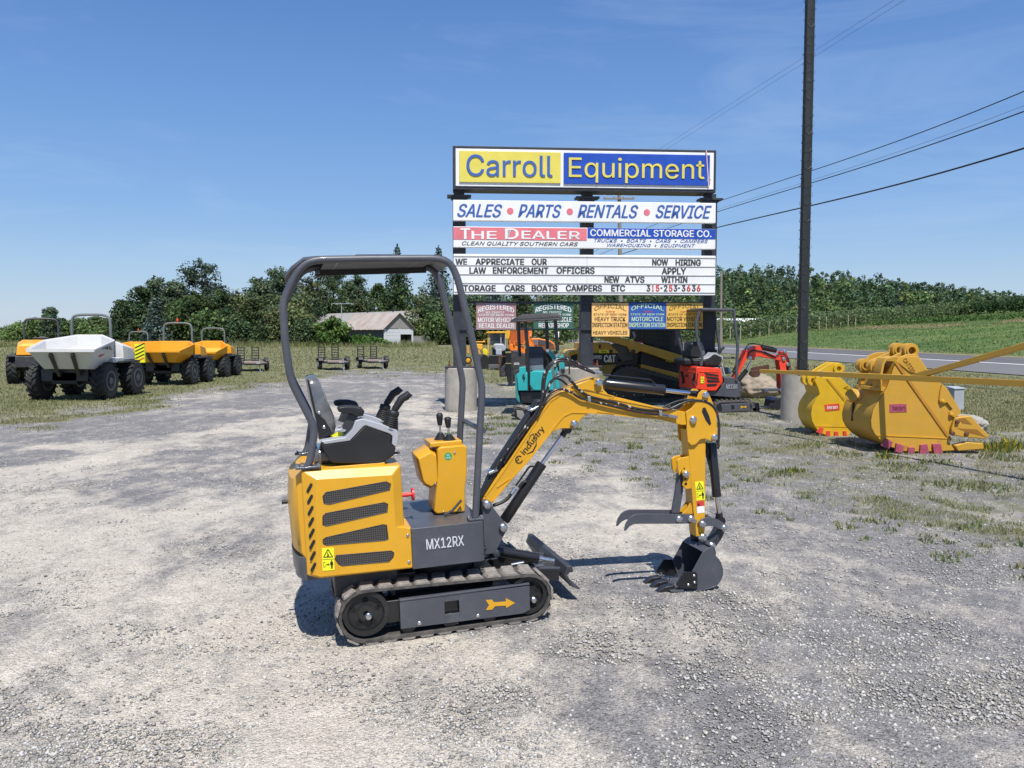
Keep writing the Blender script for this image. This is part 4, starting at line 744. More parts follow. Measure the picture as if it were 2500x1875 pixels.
for v in (-.335, .19):
    for s in (-.035, .035):
        for (x, z) in ((pn[-1].x, fz+.01), (pn[0].x+.005+s*.5, pn[0].z+.006)): mb = MB(); mb.lathe((x+s, v, z), (0, 0, 1), [(0, .009), (.008, .009), (.011, .004)], 8); P('foot_bolt', mb, STL, can)
rt = px2(X_, zF((140, 290), (205, 205), (330, 112), (450, 100), (840, 96), (860, 84), (1220, 82), (1300, 92), (1690, 92), (1760, 110), (1842, 182)), -.345)
mb = MB(); Q = [(p.x, p.z) for p in rt]; rings = []
for i, (x, z) in enumerate(Q):
    r_ = []
    for v, dz in ((-.35, -.012), (-.335, .0), (-.2, .006), (-.07, .008), (.06, .006), (.19, 0), (.205, -.012)): r_.append((x, v, z+dz))
    rings.append(r_+[(a, b_, c_-.006) for a, b_, c_ in r_[::-1]])
mb.loft(rings); P('canopy_roof', mb, GRY, can, 50)
mb = MB(); mb.box(((Q[3][0]+Q[-3][0])/2+.01, -.07, pn[9].z-.012), (Q[-3][0]-Q[3][0]-.06, .50, .012)); mb.box(((Q[3][0]+Q[-3][0])/2+.01, .172, pn[9].z-.030), (Q[-3][0]-Q[3][0]+.0, .012, .036)); P('canopy_underside_shade', mb, BLKM, can, 0)  # black sheet and far strip added to give the roof underside its shade
# ---- seat and arm consoles
SV = -.235
mb = MB(); bs = px2(X_, zA((318, 195), (345, 178), (385, 172), (425, 195), (455, 250), (490, 345), (520, 450), (560, 540), (597, 650), (600, 720), (585, 800), (470, 860), (437, 850), (400, 650), (350, 420)), -.2)
rings = []; 
for v, s_ in ((-.215, .72), (-.20, .9), (-.17, 1), (.06, 1), (.09, .9), (.105, .72)):
    c_ = sum(bs, Vector())/len(bs); rings.append([(c_.x+(p.x-c_.x)*(s_*1.18 if s_ > .8 else .95), v, c_.z+(p.z-c_.z)*s_) for p in bs])
mb.loft(rings); seat = P('seat_back', mb, VINYL, ex, 60, .004, 3)
mb = MB(); prismpx(mb, X_, zA((306, 200), (330, 215), (372, 400), (405, 560), (500, 640), (585, 790), (440, 860), (405, 650), (350, 430)), -.222, -.214); P('seat_shell', mb, BLK, seat, 30, .003)
bolts('seat_bolt', X_, zA((440, 565), (492, 722)), -.222, seat, .0085, .006)
mb = MB(); mb.box((X_.V(zA((760, 900))[0], 0).x, -.055, .99), (.40, .28, .09)); P('seat_cushion', mb, VINYL, ex, 40, .03, 4)
podo = zA((455, 885), (500, 905), (770, 868), (925, 708), (960, 702), (1205, 800), (1228, 830), (1215, 885), (1240, 925), (1272, 935), (1245, 1030), (1120, 1108), (1060, 1122), (600, 1112), (560, 1090), (500, 1000))
trim = zA((452, 872), (560, 855), (720, 830), (800, 740), (828, 650), (905, 628), (1110, 685), (1285, 755), (1297, 790), (1282, 925), (1262, 935), (1225, 905), (1230, 820), (1205, 795), (945, 705), (920, 712), (770, 868), (500, 908))
for k, (v0, v1) in enumerate(((-.30, -.215), (.09, .175))):
    q = px2(X_, podo, -.30); mb = MB(); Q = [(p.x, p.z) for p in q]; mb.prism(Q, v0, v1); pod = P('arm_console', mb, BLKM, ex, 30, .012, 3)
    q = px2(X_, trim, -.302); mb = MB(); mb.prism([(p.x, p.z) for p in q], v0-.004, v1+.004); P('console_trim', mb, LGRY, pod, 30, .006, 2)
    off = (v0+.30); mid_ = (v0+v1)/2
    A = px2(X_, zA((635, 520), (660, 500), (720, 490), (820, 492), (900, 510), (930, 550), (915, 600), (850, 612), (800, 585), (700, 570), (650, 555)), -.295); mb = MB(); rings = []
    c_ = sum(A, Vector())/len(A)
    for v, s_ in ((v0+.0, .80), (v0+.008, 1), (v1-.02, 1), (v1-.01, .8)): rings.append([(c_.x+(p.x-c_.x)*s_, v, c_.z+(p.z-c_.z)*s_) for p in A])
    mb.loft(rings); P('armrest', mb, BLKM, pod, 60, .003); mb = MB()
    A = px2(X_, zA((760, 580), (870, 600), (760, 760), (690, 740)), -.29); mb.prism([(p.x, p.z) for p in A], mid_-.02, mid_+.02); P('armrest_support', mb, GRYD, pod, 30, .004)
    # joystick
    J = [X_.V(p, -.26) for p in zA((1200, 740), (1225, 600), (1245, 545), (1262, 520), (1330, 415), (1400, 375), (1420, 400))]; J = [Vector((p.x, mid_, p.z)) for p in J]
    mb = MB(); b0, b1 = J[0], J[2]; ax_ = (b1-b0).normalized(); Lb = (b1-b0).length; pr = []
    for i in range(7): pr += [(Lb*.72*i/7, .050-.0024*i), (Lb*.72*(i+.5)/7, .044-.0024*i)]
    pr += [(Lb*.74, .031), (Lb*.78, .033), (Lb*.97, .032), (Lb*1.02, .026), (Lb*1.03, .012)]; mb.lathe(b0, ax_, pr, 20); js = P('joystick', mb, BLKM, pod, 50)
    mb = MB(); mb.tube([J[2], J[3], J[4], J[5], J[6]], [.012, .0135, .018, .02, .016], 12, True, 2) if False else mb.tube([J[2], J[3], J[4], J[5], J[6]], [.016, .019, .0215, .0245, .019], 14); P('grip', mb, BLKM, js, 60, .004, 3)
mb = MB(); prismpx(mb, X_, zA((560, 820), (660, 765), (712, 800), (700, 835), (590, 860)), -.205, -.19); P('key_tag', mb, LBL, ex, 0)
mb = MB(); h = X_.V(zA((1240, 1003))[0], -.2); mb.cyl((h.x, -.2, h.z), (h.x+.035, -.2, h.z+.002), .006); P('seat_lever', mb, BLKM, ex)
mb = MB(); mb.box((-.52, -.05, .945), (.40, .50, .012)); P('seat_base_plate', mb, YEL, ex, 30, .004)
# ---- control tower
T0 = -.14; T1 = .09
side = zK((862, 240), (890, 212), (1130, 190), (1166, 215), (1165, 470), (1145, 640), (1145, 872), (858, 895), (830, 870), (845, 680), (865, 520))
q = px2(X_, side, T0); mb = MB(); mb.prism([(p.x, p.z) for p in q], T0, T1); tow = P('control_tower', mb, YEL, ex, 30, .012, 3)
q = px2(X_, zK((640, 300), (785, 222), (845, 262), (860, 580), (800, 640), (730, 605), (700, 560)), T0+.03); mb = MB(); q2 = [(p.x, p.z) for p in q]; c_ = sum((Vector(p) for p in q2), Vector((0, 0)))/7
rr = lambda s, v: [(c_.x+(x-c_.x)*s if x < c_.x else x, v, c_.y+(z-c_.y)*s) for x, z in q2]
mb.loft([rr(.82, T0+.005), rr(1, T0+.05), rr(1, T1-.03), rr(.86, T1)]); P('tower_bulge', mb, YEL, tow, 30, .006, 2)
q = px2(X_, zK((735, 165), (850, 105), (1115, 130), (1118, 180), (890, 205), (862, 190)), T0+.02); mb = MB(); zt_ = X_.V(zK((890, 212))[0], T0).z; xa, xb = X_.V(zK((880, 200))[0], T0).x-.07, X_.V(zK((1130, 190))[0], T0).x-.005
mb.box(((xa+xb)/2+.01, (T0+T1)/2, zt_+.012), (xb-xa-.02, T1-T0-.03, .03)); P('tower_cap', mb, YEL, tow, 30, .008)
bolts('tower_bolt', X_, zK((1037, 273), (843, 585), (925, 872), (1088, 857)), T0-.001, tow, .007, .006)
h = X_.V(zK((972, 308))[0], T0); mb = MB(); mb.lathe((h.x, T0+.001, h.z), (0, -1, 0), [(0, .022), (.0018, .022)], 28); st_ = P('inspection_sticker', mb, GREEN, tow, 0)
mb = MB(); text(mb, 'QC', (h.x-.0085, T0-.001, h.z+.002), (1, 0, 0), (0, 0, 1), .017, .0105, .001, .01); text(mb, 'PASS', (h.x-.015, T0-.001, h.z-.012), (1, 0, 0), (0, 0, 1), .03, .0095, .001, .01); P('sticker_print', mb, SIGNW, st_, 0)
for k, (b_, t_, dv) in enumerate((((1768, 838), (1760, 700), .05), ((1850, 880), (1830, 700), .0))):
    B_ = X_.V(zA(b_)[0], T0+.05); Tp = X_.V(zA((t_[0]-2, 575 if k == 0 else 610))[0], T0+.05); M_ = X_.V(zA(t_)[0], T0+.05)
    for p in (B_, Tp, M_): p.y = T0+.06+dv
    B_.z = zt_+.02; a = (Tp-B_).normalized(); Lg = (Tp-B_).length; mb = MB(); pr = []
    for i in range(5): pr += [(Lg*.32*i/5, .044-.0065*i), (Lg*.32*(i+.5)/5, .037-.0065*i)]
    mb.lathe(B_, a, pr+[(Lg*.31, .005)], 18); lv = P('lever_boot', mb, BLKM, tow, 50)
    mb = MB(); mb.cyl(B_+a*Lg*.2, B_+a*Lg*.6, .0055); P('lever_rod', mb, STL, lv); mb = MB(); mb.lathe(B_+a*Lg*.55, a, [(0, .012), (Lg*.12, .016), (Lg*.3, .0195), (Lg*.38, .0195), (Lg*.44, .013), (Lg*.455, .002)], 16); P('lever_knob', mb, BLKM, lv, 60)
mb = MB(); a_ = X_.V(zK((930, 905))[0], T0-.05); b_ = X_.V(zK((1010, 860))[0], T0-.04); c_ = X_.V(zK((1105, 752))[0], T0-.03); mb.tube([a_, b_, c_], .008, 8); P('foot_pedal', mb, GRYD, tow)
# ---- boom
BV = -.055
bo = zC((330, 1415), (345, 1375), (480, 1165), (500, 1140), (898, 548), (950, 462), (1000, 400), (1060, 352), (1150, 300), (1300, 233), (1440, 180))+zD((205, 172), (270, 178), (295, 205), (300, 290), (360, 352), (500, 385), (840, 468), (960, 490), (1130, 520), (1190, 545), (1232, 572), (1240, 615), (1215, 650), (1100, 655), (960, 622), (880, 600), (240, 535), (160, 530), (115, 560), (80, 592), (40, 650), (20, 680))+zC((1250, 690), (1215, 690), (1120, 690), (1040, 720), (960, 810), (800, 1012), (620, 1215), (430, 1440), (400, 1475), (350, 1460))
q = px2(X_, bo, BV); mb = MB(); mb.prism([(p.x, p.z) for p in q], BV, -BV); boom = P('boom', mb, YEL, ex, 30, .004, 2)
# raised stiffener flanges along the boom edges
def rib(pts, w, name='boom_flange', m=YEL, v=BV, par=None):
    h = px2(X_, pts, v-.004); mb = MB(); n = len(h); L_ = []
    for i in range(n):
        d = (h[min(i+1, n-1)]-h[max(0, i-1)]).normalized(); L_.append(Vector((-d.z, 0, d.x))*w*.5)
    rings = [[(p+o_)+Vector((0, 0, 0)), (p-o_), (p-o_)+Vector((0, .008, 0)), (p+o_)+Vector((0, .008, 0))] for p, o_ in zip(h, L_)]; mb.loft(rings); return P(name, mb, m, par or boom, 30)
rib(zC((425, 1430), (610, 1205), (800, 1000), (1000, 745), (1090, 625), (1150, 560), (1230, 525), (1400, 528), (1659, 545)), .010)
rib(zD((240, 528), (620, 572), (880, 592), (950, 612)), .008); rib(zC((352, 1375), (520, 1150), (910, 560), (1010, 415), (1160, 318), (1300, 285), (1450, 310), (1659, 365))+zD((360, 385), (600, 430), (840, 478), (950, 495)), .007)
rib(zC((470, 1285), (600, 1195)), .007); rib(zD((300, 300), (240, 320), (100, 290)), .006)
mb = MB(); o_ = X_.V(zC((730, 955))[0], BV-.001); r_ = X_.V(zC((938, 690))[0], BV-.001); R_ = (r_-o_).normalized(); U_ = Vector((-R_.z, 0, R_.x))
text(mb, 'industry', Vector((o_.x, BV-.001, o_.z))+R_*.005-U_*.02, R_, U_, (r_-o_).length, .045, .001, .012)
cc_ = X_.V(zC((693, 1003))[0], BV-.001); ringp = [Vector((cc_.x+math.cos(a)*.021, BV-.0015, cc_.z+math.sin(a)*.021)) for a in [math.radians(45+300*k/24) for k in range(25)]]
for a, b_ in zip(ringp, ringp[1:]): d = (b_-a).normalized(); n_ = Vector((-d.z, 0, d.x))*.0027; flat(mb, [a+n_, a-n_, b_-n_, b_+n_], (0, -1, 0), .001)
text(mb, 'G', Vector((cc_.x-.008, BV-.001, cc_.z-.012)), R_, U_, .018, .024, .001, .02)
sw = px2(X_, zC((772, 945), (830, 915), (862, 850), (865, 800)), BV-.001); sw2 = px2(X_, zC((775, 950), (838, 925), (872, 858), (868, 798)), BV-.001)
for i in range(3): flat(mb, [sw[i], sw2[i], sw2[i+1], sw[i+1]], (0, -1, 0), .001)
sw = px2(X_, zC((795, 800), (805, 765), (835, 742), (850, 770), (845, 800)), BV-.001)
for a, b_ in zip(sw, sw[1:]): d = (b_-a).normalized(); n_ = Vector((-d.z, 0, d.x))*.0022; flat(mb, [a+n_, a-n_, b_-n_, b_+n_], (0, -1, 0), .001)
h = px2(X_, zC((762, 835), (775, 822), (775, 798), (782, 818), (798, 800), (788, 820), (790, 838), (778, 826)), BV-.001); flat(mb, h, (0, -1, 0), .001)
P('boom_lettering', mb, LBLK, boom, 0)
for p in zC((368, 1455), (1497, 225), (1250, 645)): mb = MB(); pin(mb, X_, p, BV-.012, .024, .022); P('pin', mb, STL, boom)
# black hose guard along the lower boom
q = px2(X_, zC((285, 1440), (290, 1330), (420, 1100), (640, 770), (860, 430), (915, 250), (940, 250), (955, 380), (1100, 290), (900, 560), (700, 850), (500, 1150), (340, 1390)), -.01); mb = MB(); mb.prism([(p.x, p.z) for p in px2(X_, zC((270, 1430), (345, 1290), (420, 1110), (640, 770), (830, 480), (880, 400), (960, 400), (900, 530), (500, 1130), (345, 1370)), -.045)], -.045, .03); P('hose_sleeve', mb, BLKM, boom, 40, .012, 3)
for p in zC((432, 1125), (852, 490)): h = X_.V(p, -.06); mb = MB(); mb.box((h.x, -.03, h.z), (.055, .07, .016), Matrix.Rotation(math.radians(-20), 3, 'Y')); P('hose_clamp', mb, STL, boom, 30, .003)
def hose(pts, v, r=.0075, vs=None, m=HOSE, name='hose', par=None):
    h = px2(X_, pts, v)
    if vs:
        for p, q_ in zip(h, vs): p.y = q_
    mb = MB(); mb.tube(h, r, 10, True, 3); return P(name, mb, m, par or boom, 60)
hose(zC((540, 1040), (660, 830), (760, 690), (905, 540), (930, 400), (925, 220), (960, 90), (1020, 20), (1120, -30), (1250, 10), (1330, 60), (1450, 120)), -.06)
hose(zC((450, 1090), (600, 870), (800, 620), (900, 480), (945, 330), (955, 170), (1000, 60), (1080, 0), (1180, 10), (1300, 70), (1460, 130)), -.072)
hose(zC((560, 1000), (760, 700), (930, 470), (985, 280), (1040, 180), (1120, 140), (1200, 170), (1290, 290), (1400, 370)), -.067); hose(zC((900, 530), (960, 330), (1010, 200), (1080, 180), (1140, 210), (1180, 250)), -.045, .006)
hose(zC((880, 560), (950, 400), (1040, 300), (1130, 285), (1220, 320), (1320, 390), (1400, 400))+zD((300, 440), (480, 480), (700, 530), (880, 548), (960, 560)), -.072)
hose(zC((1200, 190), (1290, 290), (1390, 360))+zD((240, 385), (440, 430), (620, 485), (800, 510), (960, 500), (1060, 450), (1180, 405), (1330, 405), (1430, 470), (1475, 600), (1475, 780), (1460, 870)), -.066)
hose(zD((900, 480), (1020, 420), (1120, 398), (1240, 400), (1330, 430)), -.04, .0065, m=BLKM)
for p in zC((1400, 390))+zD((878, 535)): h = X_.V(p, -.07); mb = MB(); mb.box((h.x, -.066, h.z), (.02, .03, .034)); P('hose_clamp', mb, STL, boom, 30, .003)
mb = MB(); a_, b_ = px2(X_, zD((890, 550), (1050, 575)), -.07); mb.cyl(a_, b_, .010, seg=6); P('hose_fitting', mb, STL, boom); mb = MB(); a_, b_ = px2(X_, zC((1440, 122), (1530, 128)), -.06); mb.cyl(a_, b_, .011, seg=6); P('hose_fitting', mb, STL, boom)
mb = MB(); h = px2(X_, zD((300, 145), (780, 195), (830, 240)), -.03); mb.tube(h, .005, 8); P('hydraulic_pipe', mb, BLK, boom)
# ---- boom cylinder
def ram(name, p0, p1, pe, v, r, rr, par=None, m=BLK):
    a, b_, c_ = (X_.V(p, v) for p in (p0, p1, pe)); d = (b_-a).normalized(); mb = MB(); L_ = (b_-a).length
    mb.lathe(a, d, [(0, r*.8), (.008, r), (L_-.03, r), (L_-.03, r*1.04), (L_, r*1.04), (L_+.003, r*.6)], 22); cy = P(name, mb, m, par or ex, 40); mb = MB(); mb.cyl(b_, c_, rr, seg=16); P('piston_rod', mb, CHR, cy)
    mb = MB(); mb.lathe(c_+Vector((0, -r*.9, 0)), (0, 1, 0), [(0, rr*1.6), (r*1.8, rr*1.6)], 16); mb.cyl(c_-(c_-b_).normalized()*.05, c_, rr*1.35); P('rod_eye', mb, m, cy); return cy
bc = ram('boom_cylinder', zC((540, 1625))[0], zC((925, 1045))[0], zC((1175, 700))[0], 0, .032, .014)
mb = MB(); mb.tube(px2(X_, zC((845, 1075), (800, 1070), (760, 1130), (660, 1270)), -.02), .006, 8, True, 2); mb.tube(px2(X_, zC((770, 1225), (730, 1230), (690, 1290)), -.03), .009, 8, True, 1); P('cylinder_pipe', mb, BLK, bc)
mb = MB(); mb.tube(px2(X_, zC((640, 1310), (590, 1390), (520, 1440), (430, 1470)), -.03), .0105, 10, True, 2); P('cylinder_hose', mb, BLKM, bc); mb = MB(); a_, b_ = px2(X_, zC((655, 1290), (615, 1350)), -.032); mb.cyl(a_, b_, .012, seg=6); P('cylinder_fitting', mb, STL, bc)
ac = ram('arm_cylinder', zD((310, 235))[0], zD((915, 300))[0], zD((1245, 340))[0], 0, .031, .013)
# ---- arm
hd = zD((1140, 520), (1200, 480), (1240, 430), (1270, 330), (1305, 300), (1350, 303), (1378, 345), (1420, 450), (1448, 560), (1456, 700), (1458, 790), (1430, 815), (1400, 822), (1335, 792), (1285, 800), (1240, 850), (1195, 860), (1160, 825), (1148, 700), (1150, 620))
hole = zD((1310, 480), (1335, 475), (1375, 560), (1395, 640), (1380, 662), (1340, 610), (1300, 520))
q = px2(X_, hd, BV-.012); mb = MB(); mb.prism([(p.x, p.z) for p in q], BV-.012, BV-.002); mb.prism([(p.x, p.z) for p in q], -BV+.002, -BV+.012); arm = P('arm', mb, YEL, ex, 30, .003)
mb = MB(); q = px2(X_, hole, BV-.013); mb.prism([(p.x, p.z) for p in q], BV-.0128, BV-.011); P('arm_slot', mb, BLKM, arm, 0)
aw = .048
bx = zD((1168, 830), (1340, 790), (1335, 1500), (1335, 1600))+zE((1500, 560), (1425, 600), (1400, 610), (1375, 580), (1345, 350))
q = px2(X_, zD((1150, 700), (1330, 700), (1340, 800), (1337, 1500))+zE((1500, 380), (1498, 580), (1420, 605), (1385, 615), (1370, 450), (1342, 250)), -aw); mb = MB(); mb.prism([(p.x, p.z) for p in q], -aw, aw); P('arm_beam', mb, YEL, arm, 30, .004)
mb = MB(); mb.prism([(p.x, p.z) for p in px2(X_, zD((1040, 1010), (1070, 985), (1165, 968), (1185, 985), (1200, 1290), (1130, 1300), (1095, 1262), (1112, 1200), (1085, 1110), (1062, 1165), (1048, 1100)), -.03)], -.045, -.03); mb.prism([(p.x, p.z) for p in px2(X_, zD((1040, 1010), (1070, 985), (1165, 968), (1185, 985), (1200, 1290), (1130, 1300), (1095, 1262), (1112, 1200), (1085, 1110), (1062, 1165), (1048, 1100)), -.03)], .03, .045); P('thumb_bracket', mb, YEL, arm, 30, .003)
mb = MB(); mb.prism([(p.x, p.z) for p in px2(X_, zE((1190, 300), (1260, 230), (1300, 155), (1345, 250), (1350, 300)), -.03)], -.035, -.02); mb.prism([(p.x, p.z) for p in px2(X_, zE((1190, 300), (1260, 230), (1300, 155), (1345, 250), (1350, 300)), -.03)], .02, .035); P('thumb_gusset', mb, YEL, arm, 30, .002)
for p, r_ in ((zD((1335, 350))[0], .022), (zD((1210, 600))[0], .024), (zD((1425, 780))[0], .022)): mb = MB(); pin(mb, X_, p, BV-.014, r_, .022); P('pin', mb, STL, arm)
mb = MB(); pin(mb, X_, zD((1140, 1152))[0], -.047, .022, .02); P('pin', mb, STL, arm)
mb = MB()
for p, r_ in ((zD((1122, 1095))[0], .006), (zD((1132, 1200))[0], .008), (zD((1137, 1250))[0], .010)): h = X_.V(p, -.0452); mb.lathe((h.x, -.0452, h.z), (0, -1, 0), [(0, r_), (.0006, r_)], 14)
P('bracket_holes', mb, BLKM, arm, 0)
warn_label(X_, arm, zD((1229, 1230), (1316, 1222), (1334, 1408), (1246, 1420)), -aw-.001)
mb = MB(); q = px2(X_, zD((1246, 1428), (1320, 1420), (1325, 1472), (1250, 1482)), -aw-.001); mb.prism([(p.x, p.z) for p in q], -aw-.001, -aw+.001); rl = P('red_label', mb, LBLR, arm, 0)
mb = MB(); q = px2(X_, zD((1250, 1482), (1325, 1472), (1328, 1540), (1254, 1548)), -aw-.001); mb.prism([(p.x, p.z) for p in q], -aw-.001, -aw+.001); P('white_label', mb, SIGNW, arm, 0)
mb = MB(); q = px2(X_, zD((1258, 1470), (1268, 1440), (1280, 1466)), -aw-.003); flat(mb, q, (0, -1, 0), .0005); P('triangle_print', mb, LBLK, rl, 0)
# ---- bucket cylinder behind the arm, links, thumb
kc = ram('bucket_cylinder', zD((1400, 830))[0], zD((1450, 1375))[0], zE((1700, 390))[0], 0, .029, .017)
mb = MB(); mb.tube(px2(X_, zD((1345, 830), (1350, 960), (1380, 1060), (1415, 1200)), .0), .009, 8, True, 2); mb.tube(px2(X_, zD((1450, 810), (1475, 860), (1460, 895)), -.03), .008, 8, True, 1); P('cylinder_hose', mb, BLKM, kc)
mb = MB(); lk = zE((1408, 425), (1470, 365), (1560, 348), (1640, 362), (1720, 405), (1770, 445), (1798, 490), (1770, 530), (1730, 525), (1660, 490), (1600, 468), (1530, 465), (1490, 488), (1440, 480)); q = px2(X_, lk, -.065)
for v in (-.065, .053): mb.prism([(p.x, p.z) for p in q], v, v+.012)
ln = P('bucket_link', mb, GRY, ex, 30, .002)
mb = MB(); q = px2(X_, zE((1700, 500), (1745, 475), (1775, 520), (1750, 590), (1715, 660), (1650, 745), (1600, 760), (1560, 725), (1560, 690), (1620, 640), (1670, 560)), -.04); mb.prism([(p.x, p.z) for p in q], -.04, .04); P('push_link', mb, GRYD, ex, 30, .004)
bolts('pin', X_, zE((1465, 440), (1755, 492)), -.066, ln, .023, .022)
mb = MB(); q = px2(X_, zD((1060, 1140), (1110, 1160), (1115, 1300), (1078, 1545), (1000, 1548), (1040, 1300)), -.012); mb.prism([(p.x, p.z) for p in q], -.012, .012); P('thumb_strut', mb, GRY, ex, 30, .003)
fg = zE((412, 530), (422, 470), (440, 420), (480, 360), (530, 322), (590, 305), (700, 303), (1310, 308), (1345, 325), (1356, 365), (1345, 405), (1290, 435), (700, 437), (600, 437), (540, 442), (480, 475), (432, 532))
q = px2(X_, fg, -.07); mb = MB(); mb.prism([(p.x, p.z) for p in q], -.07, -.058); th_ = P('thumb', mb, GRY, ex, 30, .002)
mb = MB(); mb.prism([(p.x, p.z) for p in q], .058, .07); P('thumb_tine', mb, GRY, th_, 30, .002)
mb = MB(); h = [X_.V(p, 0) for p in zE((1150, 375), (1310, 372))]
for p in h: mb.cyl((p.x, -.058, p.z), (p.x, .058, p.z), .012)
P('thumb_shaft', mb, STL, th_); bolts('pin', X_, zE((1150, 375), (1310, 370)), -.071, th_, .023, .02)
# ---- bucket
b0, b1 = -.155, .125
sp_ = zE((1475, 820), (1545, 762), (1590, 750), (1622, 780), (1636, 835), (1630, 875), (1672, 920), (1705, 970), (1728, 1050), (1730, 1110), (1715, 1170), (1680, 1232), (1640, 1272), (1560, 1300), (1390, 1330), (1395, 1300), (1330, 1085))
q = px2(X_, sp_, b0); Q = [(p.x, p.z) for p in q]; mb = MB(); mb.prism(Q, b0, b0+.01); mb.prism(Q, b1-.01, b1); shell_ = [Q[i] for i in range(2, 15)]
fr_ = px2(X_, zE((1390, 1330), (1150, 1368)), b0); mb.strip(shell_+[(fr_[1].x, fr_[1].z+.004)], b0, b1, .009)
bk = P('bucket', mb, GRY, ex, 30, .002)
# mounting ears up to the arm pin
mb = MB(); q = px2(X_, zE((1420, 600), (1470, 575), (1520, 610), (1530, 660), (1600, 690), (1625, 745), (1610, 800), (1540, 800), (1420, 735)), -.06)
for v in (-.066, .054): mb.prism([(p.x, p.z) for p in q], v, v+.012)
t0, t1 = (Q[0][0], Q[0][1]), (q[8].x, q[8].z); mb.strip([Q[3], (Q[1][0], Q[1][1]+.0), (Q[0][0]-.0, Q[0][1]+.002)], b0+.002, b1-.002, .008); P('bucket_ears', mb, GRY, bk, 30, .002)
bolts('pin', X_, zE((1465, 620), (1585, 735)), -.068, bk, .026, .024)
mb = MB(); sc_ = zE((1110, 1258), (1215, 1092), (1240, 1085), (1370, 1085), (1398, 1110), (1402, 1280), (1378, 1322), (1160, 1305))
q = px2(X_, sc_, b0-.009); mb.prism([(p.x, p.z) for p in q], b0-.009, b0); P('side_cutter', mb, BLK, bk, 30, .002); mb = MB(); mb.prism([(p.x, p.z) for p in q], b1, b1+.009); P('side_cutter', mb, BLK, bk, 30, .002)
bolts('cutter_bolt', X_, zE((1353, 1138), (1360, 1230), (1276, 1262)), b0-.01, bk, .009, .008)
mb = MB(); lipz = fr_[1].z; lx = fr_[1].x; ce = X_.V(zE((1150, 1340))[0], b0)
mb.loft([[(lx+.03, v, lipz+.0), (lx-.055, v, lipz+.012), (lx-.06, v, lipz+.022), (lx+.03, v, lipz+.018)] for v in (b0-.005, b1+.005)]); P('cutting_edge', mb, GRY, bk, 30, .002)
for k in range(3):
    v = b0+.045+(b1-b0-.09)*k/2; mb = MB(); mb.loft([[(x, v-w_, z0), (x, v+w_, z0), (x, v+w_, z1), (x, v-w_, z1)] for x, w_, z0, z1 in ((lx-.02, .028, lipz+.0, lipz+.045), (lx-.085, .026, lipz+.006, lipz+.04), (lx-.130, .02, lipz+.006, lipz+.014))]); tt = P('tooth', mb, BLK, bk, 30, .003)
    for s in (-.012, .014): mb = MB(); mb.lathe((lx-.005+s*.3, v+s, lipz+.04), (0, 0, 1), [(0, .009), (.012, .009), (.018, .007)], 8); P('tooth_bolt', mb, STL, tt)
# ================================================================ roadside sign
sl = gnd(1100, 1006); sr_ang = math.radians(4.5); SG = Fr((-1.24, 17.3, 0), sr_ang)
sign = thing('roadside_sign', 'tall roadside sign on three dark posts with blue and yellow cabinet and white boards', 'sign', SG)
def sp2(p, v=0.0): return SG.V(p, v)
def board(name, pl, pr, v0, v1, m, parent, bev=.01):
    """pl, pr: (x, top y, bottom y) of the left and right ends in the photo"""
    a, b_ = sp2((pl[0], pl[1]), v0), sp2((pl[0], pl[2]), v0); c_, d_ = sp2((pr[0], pr[1]), v0), sp2((pr[0], pr[2]), v0); zt, zb = (a.z+c_.z)/2, (b_.z+d_.z)/2; x0, x1 = a.x, c_.x
    mb = MB(); mb.box(((x0+x1)/2, (v0+v1)/2, (zt+zb)/2), (x1-x0, v1-v0, zt-zb)); o = P(name, mb, m, parent, 30, bev); return o, (x0, x1, zb, zt)
cab, (cx0, cx1, cz0, cz1) = board('cabinet', (1105.5, 354, 463), (1749, 368, 469), -.05, .45, POST, sign)
mb = MB(); fw = .085; Wd = cx1-cx0
for (x, z, w_, h_) in (((cx0+cx1)/2, cz1-fw*.95, Wd-.1, fw*.9), ((cx0+cx1)/2, cz0+fw*1.05, Wd-.1, fw*.9), (cx0+fw, (cz0+cz1)/2, fw*.9, cz1-cz0-.1), (cx1-fw, (cz0+cz1)/2, fw*.9, cz1-cz0-.1)): pass
mb.box(((cx0+cx1)/2, -.055, (cz0+cz1)/2), (Wd-.11, .03, cz1-cz0-.12)); P('cabinet_face', mb, SIGNW, cab, 30, .01)
def onx(p, v): return sp2(p, v).x
xs = onx(zN((920, 200))[0], -.08); xe = onx(zN((912, 200))[0], -.08); x2 = onx(zN((936, 200))[0], -.08)
mb = MB(); mb.box(((cx0+.13+xe)/2, -.085, (cz0+cz1)/2+.015), (xe-cx0-.13, .03, cz1-cz0-.25)); P('yellow_panel', mb, SIGNY, cab, 30, .004)
mb = MB(); mb.box(((x2+cx1-.15)/2, -.085, (cz0+cz1)/2+.01), (cx1-.15-x2, .03, cz1-cz0-.25)); P('blue_panel', mb, SIGNB, cab, 30, .004)
def line(mb, s, pl, pr, hpx, v, shear=0.0, bold=0.0, ext=.004, arc=0.0, desc=0.0, wfit=None):
    """text between photo points pl and pr (baseline ends), cap height hpx measured at the left"""
    a, b_ = sp2(pl, v), sp2(pr, v); h = sp2((pl[0], pl[1]-hpx), v).z-a.z; R = Vector((b_.x-a.x, 0, 0)); z = (a.z+b_.z)/2
    text(mb, s, (a.x, v, z-h*desc), (1, 0, 0), (0, 0, 1), b_.x-a.x, h*(1+desc), ext, bold, shear, arc)
mb = MB(); (a1, a2), (b1_, b2_) = zN((186, 292), (850, 292)); line(mb, 'Carroll', (a1, a2-1), (b1_, b2_-1), 53, -.10, ext=.014, bold=.008)
